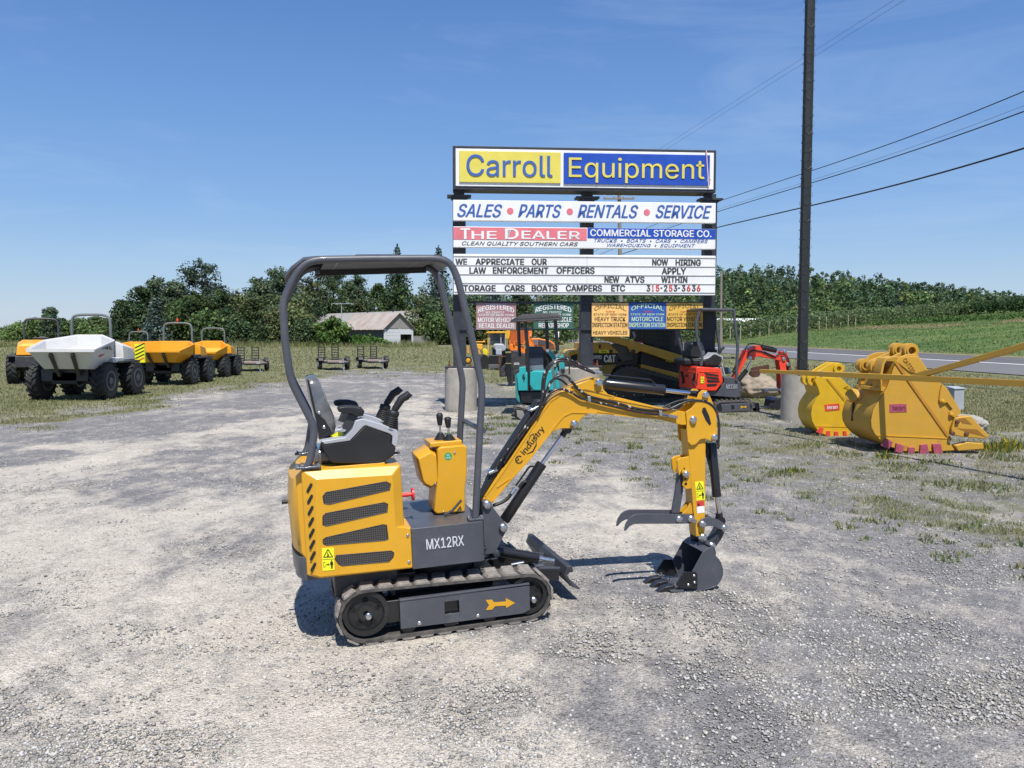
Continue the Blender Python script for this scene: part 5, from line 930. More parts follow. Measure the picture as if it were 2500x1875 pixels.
P('yellow_panel_lettering', mb, INKB, cab, 30, .003); mb = MB(); (a1, a2), (b1_, b2_) = zN((975, 292), (2020, 308)); line(mb, 'Equipment', (a1, a2), (b1_, b2_), 49, -.10, ext=.014, bold=.002, desc=.26); P('blue_panel_lettering', mb, SIGNY, cab, 30, .003)
mb = MB(); (t1, t2) = zN((2036, 85), (2055, 372)); a_, b_ = sp2(t1, -.105), sp2(t2, -.105); mb.tube([a_, b_], .013, 6); P('torn_trim_strip', mb, mat('pale_pink_trim', (.75, .5, .45), .6), cab); mb = MB(); h = sp2(zN((2056, 316))[0], -.105); mb.ring((h.x, -.105, h.z), (0, 1, 0), .04, .03, .008, 20); P('maker_mark', mb, LGRY, cab)
# boards
sb, (x0, x1, z0, z1) = board('services_board', (1106, 488, 540), (1748, 495.5, 543), -.03, .12, SIGNW, sign)
for s, a_, b_ in (('SALES', 115, 462), ('PARTS', 583, 918), ('RENTALS', 1042, 1510), ('SERVICE', 1645, 2078)):
    (p, q) = zN((a_, 598+a_*.006), (b_, 598+b_*.006)); mb = MB(); line(mb, s, p, q, 31.5, -.033, .33, .028); P('services_lettering', mb, INKB, sb, 0)
for x_ in (523, 983, 1578): h = sp2(zN((x_, 548+x_*.010))[0], -.033); mb = MB(); mb.lathe((h.x, -.031, h.z), (0, -1, 0), [(0, .068), (.005, .068)], 24); P('red_dot', mb, INKP, sb, 0)
db, (x0, x1, z0, z1) = board('storage_board', (1106.5, 555, 605), (1747.5, 557, 607), -.03, .12, SIGNW, sign)
def panel(name, quad, v, m, par, ext=.004):
    h = [sp2(p, v) for p in quad]; x0, x1 = h[0].x, h[1].x; zt = (h[0].z+h[1].z)/2; zb = (h[2].z+h[3].z)/2; mb = MB(); mb.box(((x0+x1)/2, v, (zt+zb)/2), (x1-x0, ext*2, zt-zb)); return P(name, mb, m, par, 0), (x0, x1, zb, zt)
rp, _b = panel('red_band', zN((84, 679), (1114, 686), (1114, 779), (84, 775)), -.033, SIGNP, db); bp_, _b = panel('blue_band', zN((1120, 686), (2107, 692), (2107, 768), (1120, 765)), -.033, SIGNB, db)
mb = MB()
for s, a_, b_, hh in (('T', 138, 215, 25.5), ('HE', 225, 420, 19), ('D', 484, 588, 25.5), ('EALER', 610, 1062, 19)): (p, q) = zN((a_, 768), (b_, 770)); mb = MB(); line(mb, s, p, q, hh, -.038, 0, .04); P('dealer_lettering', mb, SIGNW, db, 0)
mb = MB(); (p, q) = zN((150, 822), (1046, 822)); line(mb, 'CLEAN QUALITY SOUTHERN CARS', p, q, 9.8, -.033, .3, .006); P('quality_lettering', mb, INK, db, 0)
mb = MB(); (p, q) = zN((1140, 750), (2076, 752)); line(mb, 'COMMERCIAL STORAGE CO.', p, q, 16.5, -.038, 0, .03); P('storage_lettering', mb, SIGNW, db, 0)
mb = MB(); (p, q) = zN((1172, 796), (2048, 798)); line(mb, 'TRUCKS  \u2022  BOATS  \u2022  CARS  \u2022  CAMPERS', p, q, 8.4, -.033, .3, .0); P('goods_lettering', mb, INKB, db, 0)
mb = MB(); (p, q) = zN((1272, 832), (1950, 834)); line(mb, 'WAREHOUSING  \u2022  EQUIPMENT', p, q, 8.4, -.033, .3, .0); P('goods_lettering', mb, INKB, db, 0)
lb_, (x0, x1, z0, z1) = board('letter_board', (1107, 620.5, 720), (1747.5, 624, 720), -.03, .12, SIGNW, sign)
RAILM = mat('letter_rail', (.42, .42, .40), .5)
for ya, yb_ in ((905, 912), (975, 980), (1045, 1049), (1112, 1114), (1178, 1182)):
    (p, q) = zN((84, ya), (2109, yb_)); a_, b_ = sp2(p, -.035), sp2(q, -.035); mb = MB(); mb.box(((x0+x1)/2, -.036, (a_.z+b_.z)/2), (x1-x0-.02, .012, .014)); P('letter_rail', mb, RAILM, lb_, 0)
(p,) = zN((1117, 900)); a_ = sp2(p, -.035); mb = MB(); mb.box((a_.x, -.033, (z0+z1)/2), (.008, .006, z1-z0-.04)); P('board_seam', mb, RAILM, lb_, 0)
for s, a_, b_, y, hh, m in (('WE', 100, 192, 968, 47, INK), ('APPRECIATE', 255, 632, 968, 47, INK), ('OUR', 688, 806, 968, 47, INK), ('NOW', 1618, 1742, 972, 47, INK), ('HIRING', 1798, 1994, 974, 47, INK),
                            ('LAW', 208, 338, 1036, 48, INK), ('ENFORCEMENT', 388, 818, 1036, 48, INK), ('OFFICERS', 880, 1175, 1036, 48, INK), ('APPLY', 1692, 1880, 1040, 47, INK),
                            ('NEW', 1250, 1365, 1105, 46, INK), ('ATVS', 1408, 1560, 1105, 46, INK), ('WITHIN', 1688, 1890, 1105, 46, INK),
                            ('TORAGE', 160, 412, 1172, 47, INK), ('CARS', 480, 636, 1172, 47, INK), ('BOATS', 688, 888, 1172, 47, INK), ('CAMPERS', 952, 1232, 1172, 47, INK), ('ETC', 1302, 1410, 1172, 47, INK)):
    (p, q) = zN((a_, y), (b_, y)); mb = MB(); line(mb, s, p, q, hh/3.16, -.034, 0, .05); P('changeable_letters', mb, m, lb_, 0)
xw = [1575, 1617, 1646, 1682, 1708, 1747, 1784, 1818, 1846, 1885, 1925, 1962, 1994]
for i, ch in enumerate('315-253-3636'):
    w_ = {'1': 14, '-': 16}.get(ch, 29); hh = 47
    (p, q) = zN((xw[i], 1172), (xw[i]+w_, 1172)); mb = MB()
    if ch == '-': (p, q) = zN((xw[i], 1151), (xw[i]+w_, 1151)); hh = 8
    line(mb, ch, p, q, hh/3.16, -.034, 0, .05); P('changeable_letters', mb, INKR if i in (1, 2, 5, 9, 11) else INK, lb_, 0)
# posts with caps, base plates, concrete footings
pc = []
for px_, pt, w_ in ((1122, 905, .27), (1431, 905, .27), (1728, 905, .27)):
    h = sp2((px_, 800), .28); pc.append(h.x); mb = MB(); mb.box((h.x, .28, (.93+cz0-.12)/2), (w_, .22, cz0-.12-.93)); po = P('post', mb, POST, sign, 30, .006)
    mb = MB(); mb.box((h.x, .28, .925), (.62, .42, .03)); P('base_plate', mb, GRYD, po, 30, .004); mb = MB(); mb.box((h.x, .28, cz0-.10), (.5, .30, .045)); mb.prism([(h.x-.2, cz0-.12), (h.x+.2, cz0-.12), (h.x+.14, cz0-.18), (h.x-.14, cz0-.18)], .18, .38); P('post_cap', mb, POST, po, 30, .006); mb = MB(); mb.box((h.x, .28, cz0-.04), (.22, .2, .1)); P('cabinet_bracket', mb, POST, po, 0)
    for s in (-.22, .22): mb = MB(); mb.lathe((h.x+s, .28-.12, .93), (0, 0, 1), [(0, .03), (.05, .03), (.06, .018), (.13, .018)], 8); P('anchor_bolt', mb, RUST, po)
for ya in (752, 842): pass
for za, zb_ in ((1140, 738.5), (1140, 803)):
    a_ = sp2((1150, zb_), .17); mb = MB(); mb.box(((pc[0]+pc[2])/2, .15, a_.z), (pc[2]-pc[0], .04, .05)); P('cross_rail', mb, POST, sign, 0)
FB = [(px_, 17.3+.28, i) for i, px_ in enumerate((1130, 1431, 1728))]
ftmb = MB()
def footing(fr, x, y, r, h, label, grp):
    t_ = MB(); t_.lathe((0, 0, -.1), (0, 0, 1), [(0, r), (h+.085, r), (h+.1, r-.015)], 32); o = P('concrete_footing', t_, CONC, None, 40); w_ = fr.wld((x, y, 0)) if fr else (x, y, 0); o.location = (w_[0], w_[1], 0); return tag(o, label, 'footing', grp)
footing(SG, pc[0]+.02, .28, .34, .905, 'round concrete footing under the left sign post', 'concrete footings'); footing(SG, pc[1]-.15, .28, .45, .905, 'round concrete footing under the middle sign post', 'concrete footings'); footing(SG, pc[2], .28, .34, .905, 'round concrete footing under the right sign post behind the red excavator', 'concrete footings')
# small inspection plates hung on the rails
def plate(name, quad, m, label, lines_, inkm, grp, v=.10, border=None):
    h = [sp2(p, v) for p in quad]; x0, x1 = (h[0].x+h[3].x)/2, (h[1].x+h[2].x)/2; zt, zb = (h[0].z+h[1].z)/2, (h[2].z+h[3].z)/2; mb = MB(); mb.box(((x0+x1)/2, v+.008, (zt+zb)/2), (x1-x0, .016, zt-zb)); o = P(name, mb, m, None, 30, .003); o.matrix_world = SG.mat(); tag(o, label, 'sign', grp)
    for s, ax, bx, fy, fh, arc, mm in lines_:
        W_ = x1-x0; H_ = zt-zb; mb = MB(); text(mb, s, (x0+W_*ax, v-.001, zb+H_*fy), (1, 0, 0), (0, 0, 1), W_*(bx-ax), H_*fh, .003, .022, 0, H_*arc); P('lettering', mb, mm or inkm, o, 0)
    return o
G4 = 'inspection and registration plates under the sign boards'; INKG = mat('ink_olive', (.20, .12, .03), .6)
reg = lambda a, b_: [('REGISTERED', .05, .95, .62, .19, .14, None), ('NO. 7109727', .24, .70, .605, .075, 0, None), ('STATE OF NEW YORK', .06, .95, .51, .075, 0, None), (a, .04, .96, .28, .17, 0, None), (b_, .07 if 'RETAIL' in b_ else .13, .95 if 'RETAIL' in b_ else .89, .06, .17, 0, None)]
plate('registration_plate', zM((77, 68), (414, 68), (414, 293), (80, 293)), MAROON, 'faded maroon plate reading registered motor vehicle retail dealer', reg('MOTOR VEHICLE', 'RETAIL DEALER'), SIGNW, G4)
plate('registration_plate', zM((562, 66), (897, 66), (897, 289), (562, 289)), DKGRN, 'dark green plate reading registered repair shop', reg('MOTOR VEHICLE', 'REPAIR SHOP'), SIGNW, G4)
def offi(a, b_, inn_=None): return [('OFFICIAL', .07, .93, .68, .17, .12, INKG if inn_ is None else None), ('7109727', .38, .64, .63, .06, 0, INKR), ('STATE OF NEW YORK', .05, .95, .52, .075, 0, INKG if inn_ is None else None), (a, .08 if len(a) < 12 else .02, .92 if len(a) < 12 else .96, .30, .165, 0, None), (b_, .015, .975, .07, .17, 0, None)]
INKBR = mat('ink_dark_brown', (.05, .03, .015), .6)
plate('inspection_plate', zM((1053, 68), (1363, 66), (1363, 288), (1053, 286)), OCHRE, 'amber plate reading official heavy truck inspection station', offi('HEAVY TRUCK', 'INSPECTION STATION'), INKBR, G4)
plate('inspection_plate', zM((1364, 66), (1682, 66), (1682, 288), (1364, 288)), mat('plate_blue', (.02, .09, .36), .5), 'blue plate reading official motorcycle inspection station', offi('MOTORCYCLE', 'INSPECTION STATION', 1), MINT, G4)
plate('inspection_plate', zM((1683, 66), (1990, 68), (1990, 286), (1683, 286)), mat('plate_amber_yellow', (.72, .44, .08), .5), 'amber plate reading official motor vehicle inspection station beside right post', offi('MOTOR VEHICLE', 'INSPECTION STATION'), INKBR, G4)
plate('extension_plate', zM((1053, 290), (1370, 288), (1370, 352), (1053, 350)), OCHRE, 'narrow amber strip reading heavy vehicles under the heavy truck plate', [('HEAVY VEHICLES', .03, .95, .28, .50, 0, None)], INKBR, G4, .095)
# ================================================================ tall dark pole with wire mesh and its footing
pb = gnd(1964, 1036); PX, PY = 5.47, 15.6
pole = thing('light_pole', 'tall black pole wrapped in sagging wire mesh on a round footing', 'pole', loc=(PX, PY, 0)); rp_ = 26/2*PY/F
mb = MB(); mb.lathe((0, 0, .93), (0, 0, 1), [(0, rp_*1.0), (9.5, rp_*.93)], 8); P('shaft', mb, mat('black_green_pole', (.012, .015, .016), .6, col2=(.02, .026, .026), stretch=(6, 6, .7)), pole, 20)
mb = MB(); mb.box((0, 0, .915), (.42, .42, .03)); P('base_plate', mb, RUST, pole, 30, .004)
for sx in (-1, 1):
    for sy in (-1, 1): mb = MB(); mb.lathe((sx*.17, sy*.17, .93), (0, 0, 1), [(0, .028), (.03, .028), (.04, .015), (.11, .015)], 8); P('anchor_bolt', mb, RUST, pole)
mb = MB(); rm = rp_*1.06; cw = .07
for i in range(52):
    z = .98+i*.16
    for j in range(6):
        a0 = 2*math.pi*j/6+(i % 2)*.52; J = lambda a, zz: (math.cos(a)*rm*(1+RNG.uniform(-.02, .12)), math.sin(a)*rm*(1+RNG.uniform(-.02, .12)), zz)
        if RNG.uniform() < .72: mb.tube([J(a0, z), J(a0+.5, z+.05+RNG.uniform(-.02, .02)), J(a0+1.0, z)], .0022, 4)
mb_wire = tag(P('wire_mesh', mb, mat('dull_wire', (.10, .10, .10), .5, metal=.6), pole, 0), kind='stuff')
footing(None, PX-.06, PY, .32, .90, 'round concrete footing under the tall black pole', 'concrete footings')
# ================================================================ swing gate
A = atY(1840, 905, 14.0); B = atY(2500, 936, 9.2); dAB = (B-A)/np.linalg.norm(B-A); E_ = B+dAB*2.2; GT = mat('gate_yellow', (.58, .31, .03), .5, dust=.2, col2=(.64, .35, .035), rust=.3); gate = thing('swing_gate', 'yellow steel swing gate arm with rusty plate at its free end', 'gate', loc=(E_[0], E_[1], 0))
rel = lambda p: Vector((p[0]-E_[0], p[1]-E_[1], p[2]))
def beam(mb, a, b_, w, h):
    d = (b_-a).normalized(); s_ = d.cross(Vector((0, 0, 1))).normalized(); u_ = s_.cross(d); mb.loft([[p+s_*x*w/2+u_*y*h/2 for x, y in ((-1, -1), (1, -1), (1, 1), (-1, 1))] for p in (a, b_)])
mb = MB(); A2 = A+dAB*1.15; beam(mb, rel(A2), rel(E_), .072, .074); P('arm', mb, GT, gate, 30, .004); mb = MB(); beam(mb, rel(A+dAB*.2), rel(A2+dAB*.5), .055, .058); P('inner_arm', mb, GT, gate, 30, .003)
j = A+dAB*((np.linalg.norm(B-A))*.30); jb = None
for t_ in np.linspace(0, 1, 60):
    q = A+(B-A)*t_; px_ = 1250+F*q[0]/q[1]
    if px_ > 2215: jb = q; break
tp = atY(2500, 845, 9.2); dd = tp-jb; mb = MB(); kx = np.linalg.norm((E_-jb)[:2])/np.linalg.norm((B-jb)[:2]); bt_ = jb+dd*kx; beam(mb, rel(jb), rel(bt_), .065, .066); P('brace', mb, GT, gate, 30, .004)
mb = MB(); mb.box((0, 0, (bt_[2]+.1)/2), (.14, .14, bt_[2]+.1)); P('gate_post', mb, GT, gate, 30, .005)
for t_ in (.235, .335): q = rel(A+(B-A)*t_); mb = MB(); mb.tube([q+Vector((0, -.04, -.045)), q+Vector((0, -.045, .045)), q+Vector((.0, .045, .047)), q+Vector((0, .045, -.045)), q+Vector((0, -.04, -.045))], .005, 6); P('tie_wire', mb, BLKM if t_ < .3 else LGRY, gate)
a_ = rel(A); DRUST = mat('dark_rust', (.05, .022, .014), .9, col2=(.10, .045, .026), vscale=18, bump=.4)
for nm, pts, y0, y1 in (('rusty_end_plate', [(1155, 935), (1395, 888), (1412, 895), (1414, 965), (1275, 985), (1160, 1000)], 0.02, .06), ('latch_block', [(1150, 985), (1275, 965), (1290, 1010), (1265, 1062), (1195, 1078), (1140, 1042)], -.08, .03)):
    mb = MB(); q_ = [atY(*p, A[1]+y0)-np.array([E_[0], E_[1], 0]) for p in zX(*pts)]; mb.prism([(v_[0], v_[2]) for v_ in q_], A[1]+y0-E_[1], A[1]+y1-E_[1]); P(nm, mb, DRUST, gate, 30, .006)
# ================================================================ digging buckets
BF = Fr((4.9, 11.25, 0), math.radians(0)); big = thing('digging_bucket', 'large amber excavator bucket with faded red tips lying behind the gate arm', 'bucket', BF, 'excavator buckets on the ground'); bw = 1.0
def q7(*pts, v=0.0, fr=None): return [((fr or BF).V(p, v).x, (fr or BF).V(p, v).z) for p in z7(*pts)]
side = q7((1062, 305), (1100, 262), (1160, 240), (1250, 235), (1345, 375), (1470, 505), (1520, 545), (1640, 745), (1600, 800), (1550, 900), (1535, 1010), (1590, 1105), (1480, 1112), (1300, 1118), (1130, 1112), (1000, 1070), (925, 1020), (870, 960), (840, 900), (836, 830), (860, 730), (930, 620), (980, 540), (1005, 470), (1030, 390))
mb = MB(); mb.prism(side, 0, .04); P('side_plate', mb, YEL2, big, 30, .008); mb = MB(); mb.prism(side, bw-.04, bw); P('side_plate', mb, YEL2, big, 30, .008)
mb = MB(); mb.strip(side[11:]+side[:1], .005, bw-.005, -.03); P('shell', mb, YEL2, big, 40)
# box section along the top and torque tube
mb = MB(); mb.strip(q7((930, 545), (935, 420), (955, 320), (985, 275), (1060, 258), (1110, 262)), .05, .30, -.03); P('top_plate', mb, YEL2, big, 40, .005)
ear = [(1235, 262), (1240, 215), (1232, 182), (1205, 158), (1172, 150), (1135, 160), (1112, 185), (1095, 225), (1000, 272), (925, 300), (895, 296), (860, 290), (815, 308), (797, 345), (808, 385), (840, 405), (850, 440), (830, 520), (980, 560), (1030, 400), (1100, 265)]
Q = q7(*ear, v=.44)
for v in (.42, .78): mb = MB(); mb.prism(Q, v, v+.06); P('hanger_ear', mb, YEL2, big, 30, .006)
for (c_, ro) in (((1172, 205), 66), ((865, 347), 62)):
    h = BF.V(z7(c_)[0], .44); r_ = ro/3.687/F*11.6
    for v in (.36, .72): mb = MB(); mb.ring((h.x, v+.07, h.z), (0, 1, 0), r_, r_*.52, .17, 28); P('pin_boss', mb, YEL2, big, 40, .004); mb = MB(); mb.ring((h.x, v-.0, h.z), (0, 1, 0), r_*.72, r_*.5, .06, 28); P('boss_collar', mb, YEL2, big, 40)
mb = MB(); h = q7((680, 545), (980, 555), (960, 575), (690, 560), v=.3); mb.prism(q7((900, 540), (985, 540), (980, 575), (890, 570), v=.0), .05, bw*.72); P('ear_foot_bar', mb, YEL2, big, 30, .004)
# lifting eye and slots on the rolled back
hb = BF.V(z7((700, 620))[0], .55); mb = MB(); mb.lathe((hb.x-.02, .60, hb.z), (-.5, -.6, .4), [(0, .10), (.06, .10), (.07, .07)], 16); P('lifting_eye', mb, YEL2, big, 40, .004)
for v in (.62, .70): g_ = BF.V(z7((680, 745))[0], v); mb = MB(); mb.box((g_.x-.012, v, g_.z), (.03, .016, .30), Matrix.Rotation(.05, 3, 'Y')); P('wear_strap_slot', mb, BLKM, big, 0)
mb = MB()
dg = q7((1045, 315), (1064, 300), (1560, 1000), (1545, 1022), v=-.0); mb.prism(dg, -.014, 0); P('edge_bead', mb, mat('amber_weld', (.42, .19, .02), .5), big, 0)
mb = MB(); mb.prism(q7((890, 962), (1530, 990), (1530, 1000), (890, 972)), -.008, 0); P('weld_line', mb, YEL, big, 0)
mb = MB(); mb.prism(q7((1062, 305), (1100, 262), (1250, 258), (1340, 380), (1240, 410), (1180, 400)), -.016, 0); tp_ = P('corner_plate', mb, YEL2, big, 30, .006)
mb = MB(); a_ = BF.V(z7((1120, 290))[0], -.02); b_ = BF.V(z7((1205, 408))[0], -.02); R_ = (b_-a_).normalized(); U_ = Vector((-R_.z, 0, R_.x)); text(mb, 'CAT330', a_-U_*.0, R_, U_, (b_-a_).length, .055, .004); P('stamped_letters', mb, mat('amber_shadowed', (.30, .13, .015), .6), tp_, 0)
def q7p(pts, v, m, name, ext=.02, par=None, bev=.005): mb = MB(); mb.prism(q7(*pts, v=v), v, v+ext); return P(name, mb, m, par or big, 30, bev)
sg = q7p([(1002, 690), (1155, 686), (1157, 758), (1003, 762)], -.006, PINK, 'brand_plate', .008, bev=0); mb = MB(); a_ = BF.V(z7((1030, 740))[0], -.008); text(mb, 'teran', (a_.x, -.008, a_.z), (1, 0, 0), (0, 0, 1), .17, .055, .002, .02); P('plate_lettering', mb, mat('plate_print', (.16, .03, .05), .6), sg, 0)
for pts in ([(975, 998), (1037, 1030), (995, 1098), (930, 1062)], [(1065, 1040), (1133, 1062), (1122, 1138), (1055, 1118)], [(1175, 1078), (1235, 1080), (1220, 1150), (1165, 1140)], [(1282, 1055), (1345, 1050), (1362, 1140), (1275, 1138)], [(1392, 1048), (1465, 1045), (1482, 1130), (1405, 1142)]): q7p(pts, -.035, PINK, 'wear_shroud', .05)
sc = q7p([(1475, 510), (1530, 560), (1645, 750), (1640, 775), (1590, 808), (1540, 790), (1545, 760), (1570, 735), (1520, 672), (1470, 690), (1450, 650), (1460, 570)], -.03, YEL2, 'side_cutter', .045)
for p in ((1480, 660), (1560, 778)): h = BF.V(z7(p)[0], -.03); mb = MB(); mb.lathe((h.x, -.03, h.z), (0, -1, 0), [(0, .022), (.014, .022), (.018, .012)], 12); P('cutter_bolt', mb, YEL, sc)
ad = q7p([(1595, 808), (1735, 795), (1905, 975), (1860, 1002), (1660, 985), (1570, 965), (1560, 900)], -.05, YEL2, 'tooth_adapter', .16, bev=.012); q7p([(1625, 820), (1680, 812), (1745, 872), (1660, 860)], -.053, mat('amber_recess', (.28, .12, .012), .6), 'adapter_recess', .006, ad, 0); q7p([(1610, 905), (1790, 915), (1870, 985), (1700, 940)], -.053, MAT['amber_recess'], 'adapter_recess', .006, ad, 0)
for p in ((1607, 845), (1565, 950), (1690, 955)): h = BF.V(z7(p)[0], -.05); mb = MB(); mb.lathe((h.x, -.05, h.z), (0, -1, 0), [(0, .028), (.03, .028), (.035, .018)], 12); P('adapter_bolt', mb, RUST, ad)
for k, v in enumerate((-.03, .30, .62)): q7p([(1590, 1060), (1700, 1030), (1850, 1040), (1855, 1095), (1620, 1112)], v, YEL2, 'bucket_tooth', .12, bev=.015)
# small yellow bucket
SF = Fr((4.2, 13.15, 0), 0); sm = thing('digging_bucket', 'smaller bright yellow excavator bucket with red tips behind the large one', 'bucket', SF, 'excavator buckets on the ground'); sw_ = .62
s7 = lambda pts, v=0.0: [(SF.V(p, v).x, SF.V(p, v).z) for p in z7(*pts)]
sd_ = s7([(330, 480), (345, 440), (430, 450), (560, 450), (645, 530), (700, 640), (680, 800), (640, 985), (540, 985), (450, 975), (390, 950), (340, 905), (305, 840), (295, 770), (310, 700), (345, 640), (375, 600), (360, 545)])
for v in (0, sw_-.03): mb = MB(); mb.prism(sd_, v, v+.03); P('side_plate', mb, LEM, sm, 30, .006)
mb = MB(); mb.strip(sd_[7:]+sd_[:2], .003, sw_-.003, -.02); P('shell', mb, LEM, sm, 40)
for v in (.12, .36): mb = MB(); mb.prism(s7([(300, 500), (262, 460), (268, 425), (350, 400), (440, 345), (500, 312), (560, 318), (602, 345), (605, 385), (570, 410), (560, 455), (420, 460), (380, 520)], .1), v, v+.05); P('hanger_ear', mb, LEM, sm, 30, .005)
for c_, ro in (((548, 368), 46), ((318, 475), 52)):
    h = SF.V(z7(c_)[0], .08); r_ = ro/3.687/F*13.15
    for v in (.09, .33): mb = MB(); mb.ring((h.x, v+.05, h.z), (0, 1, 0), r_, r_*.45, .12, 24); P('pin_boss', mb, LEM, sm, 40, .003)
bp_ = MB(); bp_.prism(s7([(415, 693), (548, 682), (552, 738), (425, 752)]), -.006, .002); bp_ = P('brand_plate', bp_, TOOTHR, sm, 0); mb = MB(); a_ = SF.V(z7((437, 735))[0], -.008); text(mb, 'teran', (a_.x, -.008, a_.z), (1, 0, .06), (0, 0, 1), .17, .055, .002, .02); P('plate_lettering', mb, SIGNW, bp_, 0)
for pts in ([(378, 898), (412, 905), (395, 962), (345, 940)], [(438, 928), (470, 930), (468, 985), (428, 972)], [(505, 935), (540, 935), (545, 990), (512, 990)], [(585, 930), (610, 930), (625, 975), (590, 985)]): mb = MB(); mb.prism(s7(pts, -.02), -.02, .02); P('wear_shroud', mb, TOOTHR, sm, 30, .004)
mb = MB(); mb.prism(s7([(430, 462), (445, 455), (600, 640), (590, 660)]), -.008, .0); P('edge_bead', mb, mat('lemon_weld', (.4, .22, .01), .5), sm, 0); mb = MB(); mb.prism(s7([(330, 884), (620, 889), (620, 896), (330, 891)]), -.006, .0); P('weld_line', mb, YEL, sm, 0)
mb = MB(); a_ = SF.V(z7((590, 540))[0], -.005); text(mb, 'PC', (a_.x, -.004, a_.z), (.5, 0, -.9), (.9, 0, .5), .13, .07, .003); P('stamped_letters', mb, MAT['lemon_weld'], sm, 0)
# ================================================================ boulders, service box
def boulder(c, r, label, seed, m):
    bm = bmesh.new(); bmesh.ops.create_icosphere(bm, subdivisions=5, radius=1)
    for v in bm.verts:
        p = v.co.copy(); from_ = Vector((seed*3.1, 0, 0)); import mathutils
        d = mathutils.noise.fractal(p*1.1+from_, .8, 2.1, 4)*.20+mathutils.noise.fractal(p*4+from_, .9, 2.1, 4)*.05; v.co = p*(1+d)
        v.co = Vector((v.co.x*r[0], v.co.y*r[1], v.co.z*r[2]))
    me = bpy.data.meshes.new('boulder'); bm.to_mesh(me); bm.free(); me.polygons.foreach_set('use_smooth', [True]*len(me.polygons)); me.materials.append(m); o = bpy.data.objects.new('boulder', me); COL.objects.link(o); o.location = c; return tag(o, label, 'boulder')
BO = mat('lichened_boulder', (.22, .20, .16), .95, col2=(.36, .27, .20), vscale=2.2, bump=.8, bscale=9, dust=.3)
p_ = gnd(1862, 974); boulder((p_[0], p_[1]+.5, .26), (.52, .46, .36), 'lichen stained boulder under the rusty end of the gate arm', 1, BO)
p_ = gnd(2385, 1058); boulder((p_[0]+.0, p_[1]+.35, .12), (.34, .3, .17), 'low pale boulder behind the large bucket', 2, mat('pale_boulder', (.30, .28, .25), .95, bump=.6, bscale=9))
p_ = gnd(2332, 1000); bx_ = thing('service_box', 'small grey metal service box on the grass behind the large bucket', 'box', loc=(p_[0], p_[1], 0), rz=.3)
mb = MB(); mb.box((0, 0, .22), (.26, .2, .46)); P('body', mb, LGRY, bx_, 30, .006); mb = MB(); mb.loft([[(-.15, -.12, .45), (.15, -.12, .45), (.15, .12, .47), (-.15, .12, .47)], [(-.15, -.12, .465), (.15, -.12, .465), (.15, .12, .50), (-.15, .12, .50)]]); P('lid', mb, LGRY, bx_, 30, .004)
# ================================================================ red mini excavator
def qz(fr, zf, pts, v): return [(h.x, h.z) for h in (fr.V(p, v) for p in zf(*pts))]
def pr(name, fr, zf, pts, v0, v1, m, par, bev=.01, sm=30, vp=None):
    mb = MB(); mb.prism(qz(fr, zf, pts, v0 if vp is None else vp), v0, v1); return P(name, mb, m, par, sm, bev)
def tb(name, fr, zf, pts, v, r, m, par, smooth=1, vs=None, seg=8):
    h = [fr.V(p, (vs[i] if vs else v)) for i, p in enumerate(zf(*pts))]
    mb = MB(); mb.tube(h, r, seg, True, smooth); return P(name, mb, m, par, 50)
RX = Fr((2.9, 17.35, 0), math.radians(9)); red = thing('mini_excavator', 'red mini excavator with black seat and canopy parked by the right sign post', 'excavator', RX)
GRR = GRY
def trk(fr, zf, par, outline, v0, v1, guard=None, lugs=True):
    q = qz(fr, zf, outline, v0); mb = MB(); Q = q+[q[0]]; rings = []
    cx = sum(p[0] for p in q)/len(q); cz = sum(p[1] for p in q)/len(q)
    mb.prism(q, v0, v1); t_ = P('rubber_track', mb, RUB, par, 30, .03)
    k = [(cx+(x-cx)*.90, cz+(z-cz)*.74) for x, z in q]; mb = MB(); mb.prism(k, v0-.006, v0+.02); P('track_frame', mb, BLK, t_, 30, .01)
    if lugs:
        mb = MB()
        for (a, b_) in zip(Q, Q[1:]):
            L_ = math.dist(a, b_); n = max(1, int(L_/.09))
            for i in range(n):
                f = (i+.5)/n; x, z = a[0]+(b_[0]-a[0])*f, a[1]+(b_[1]-a[1])*f; ang = math.atan2(b_[1]-a[1], b_[0]-a[0]); mb.box((x, (v0+v1)/2, z), (.045, (v1-v0)*.96, .05), Matrix.Rotation(-ang, 3, 'Y'))
        P('track_lugs', mb, RUB, t_, 30)
    return t_
rt_ = trk(RX, zX, red, [(620, 1470), (640, 1430), (700, 1410), (1100, 1400), (1160, 1420), (1195, 1470), (1190, 1530), (1140, 1580), (900, 1600), (700, 1600), (640, 1570), (615, 1520)], -.55, -.27)
trk(RX, zX, red, [(620, 1470), (640, 1430), (700, 1410), (1100, 1400), (1160, 1420), (1195, 1470), (1190, 1530), (1140, 1580), (900, 1600), (700, 1600), (640, 1570), (615, 1520)], .30, .55, lugs=False)
g_ = pr('track_guard', RX, zX, [(715, 1465), (1135, 1440), (1140, 1560), (730, 1580)], -.575, -.55, GRY, red); pr('guard_window', RX, zX, [(862, 1478), (905, 1476), (907, 1530), (864, 1532)], -.58, -.574, BLK, g_, 0)
pr('arrow_decal', RX, zX, [(992, 1487), (1012, 1485), (1020, 1495), (1062, 1493), (1062, 1481), (1088, 1500), (1062, 1522), (1062, 1510), (1020, 1512), (1012, 1522), (994, 1522), (1002, 1504)], -.58, -.574, YEL, g_, 0)
pr('dozer_blade', RX, zX, [(1190, 1445), (1270, 1445), (1275, 1565), (1245, 1585), (1210, 1570), (1225, 1520), (1190, 1500)], -.5, .5, GRYD, red)
pr('undercarriage', RX, zX, [(560, 1370), (980, 1360), (1120, 1400), (600, 1440)], -.4, .4, BLK, red)
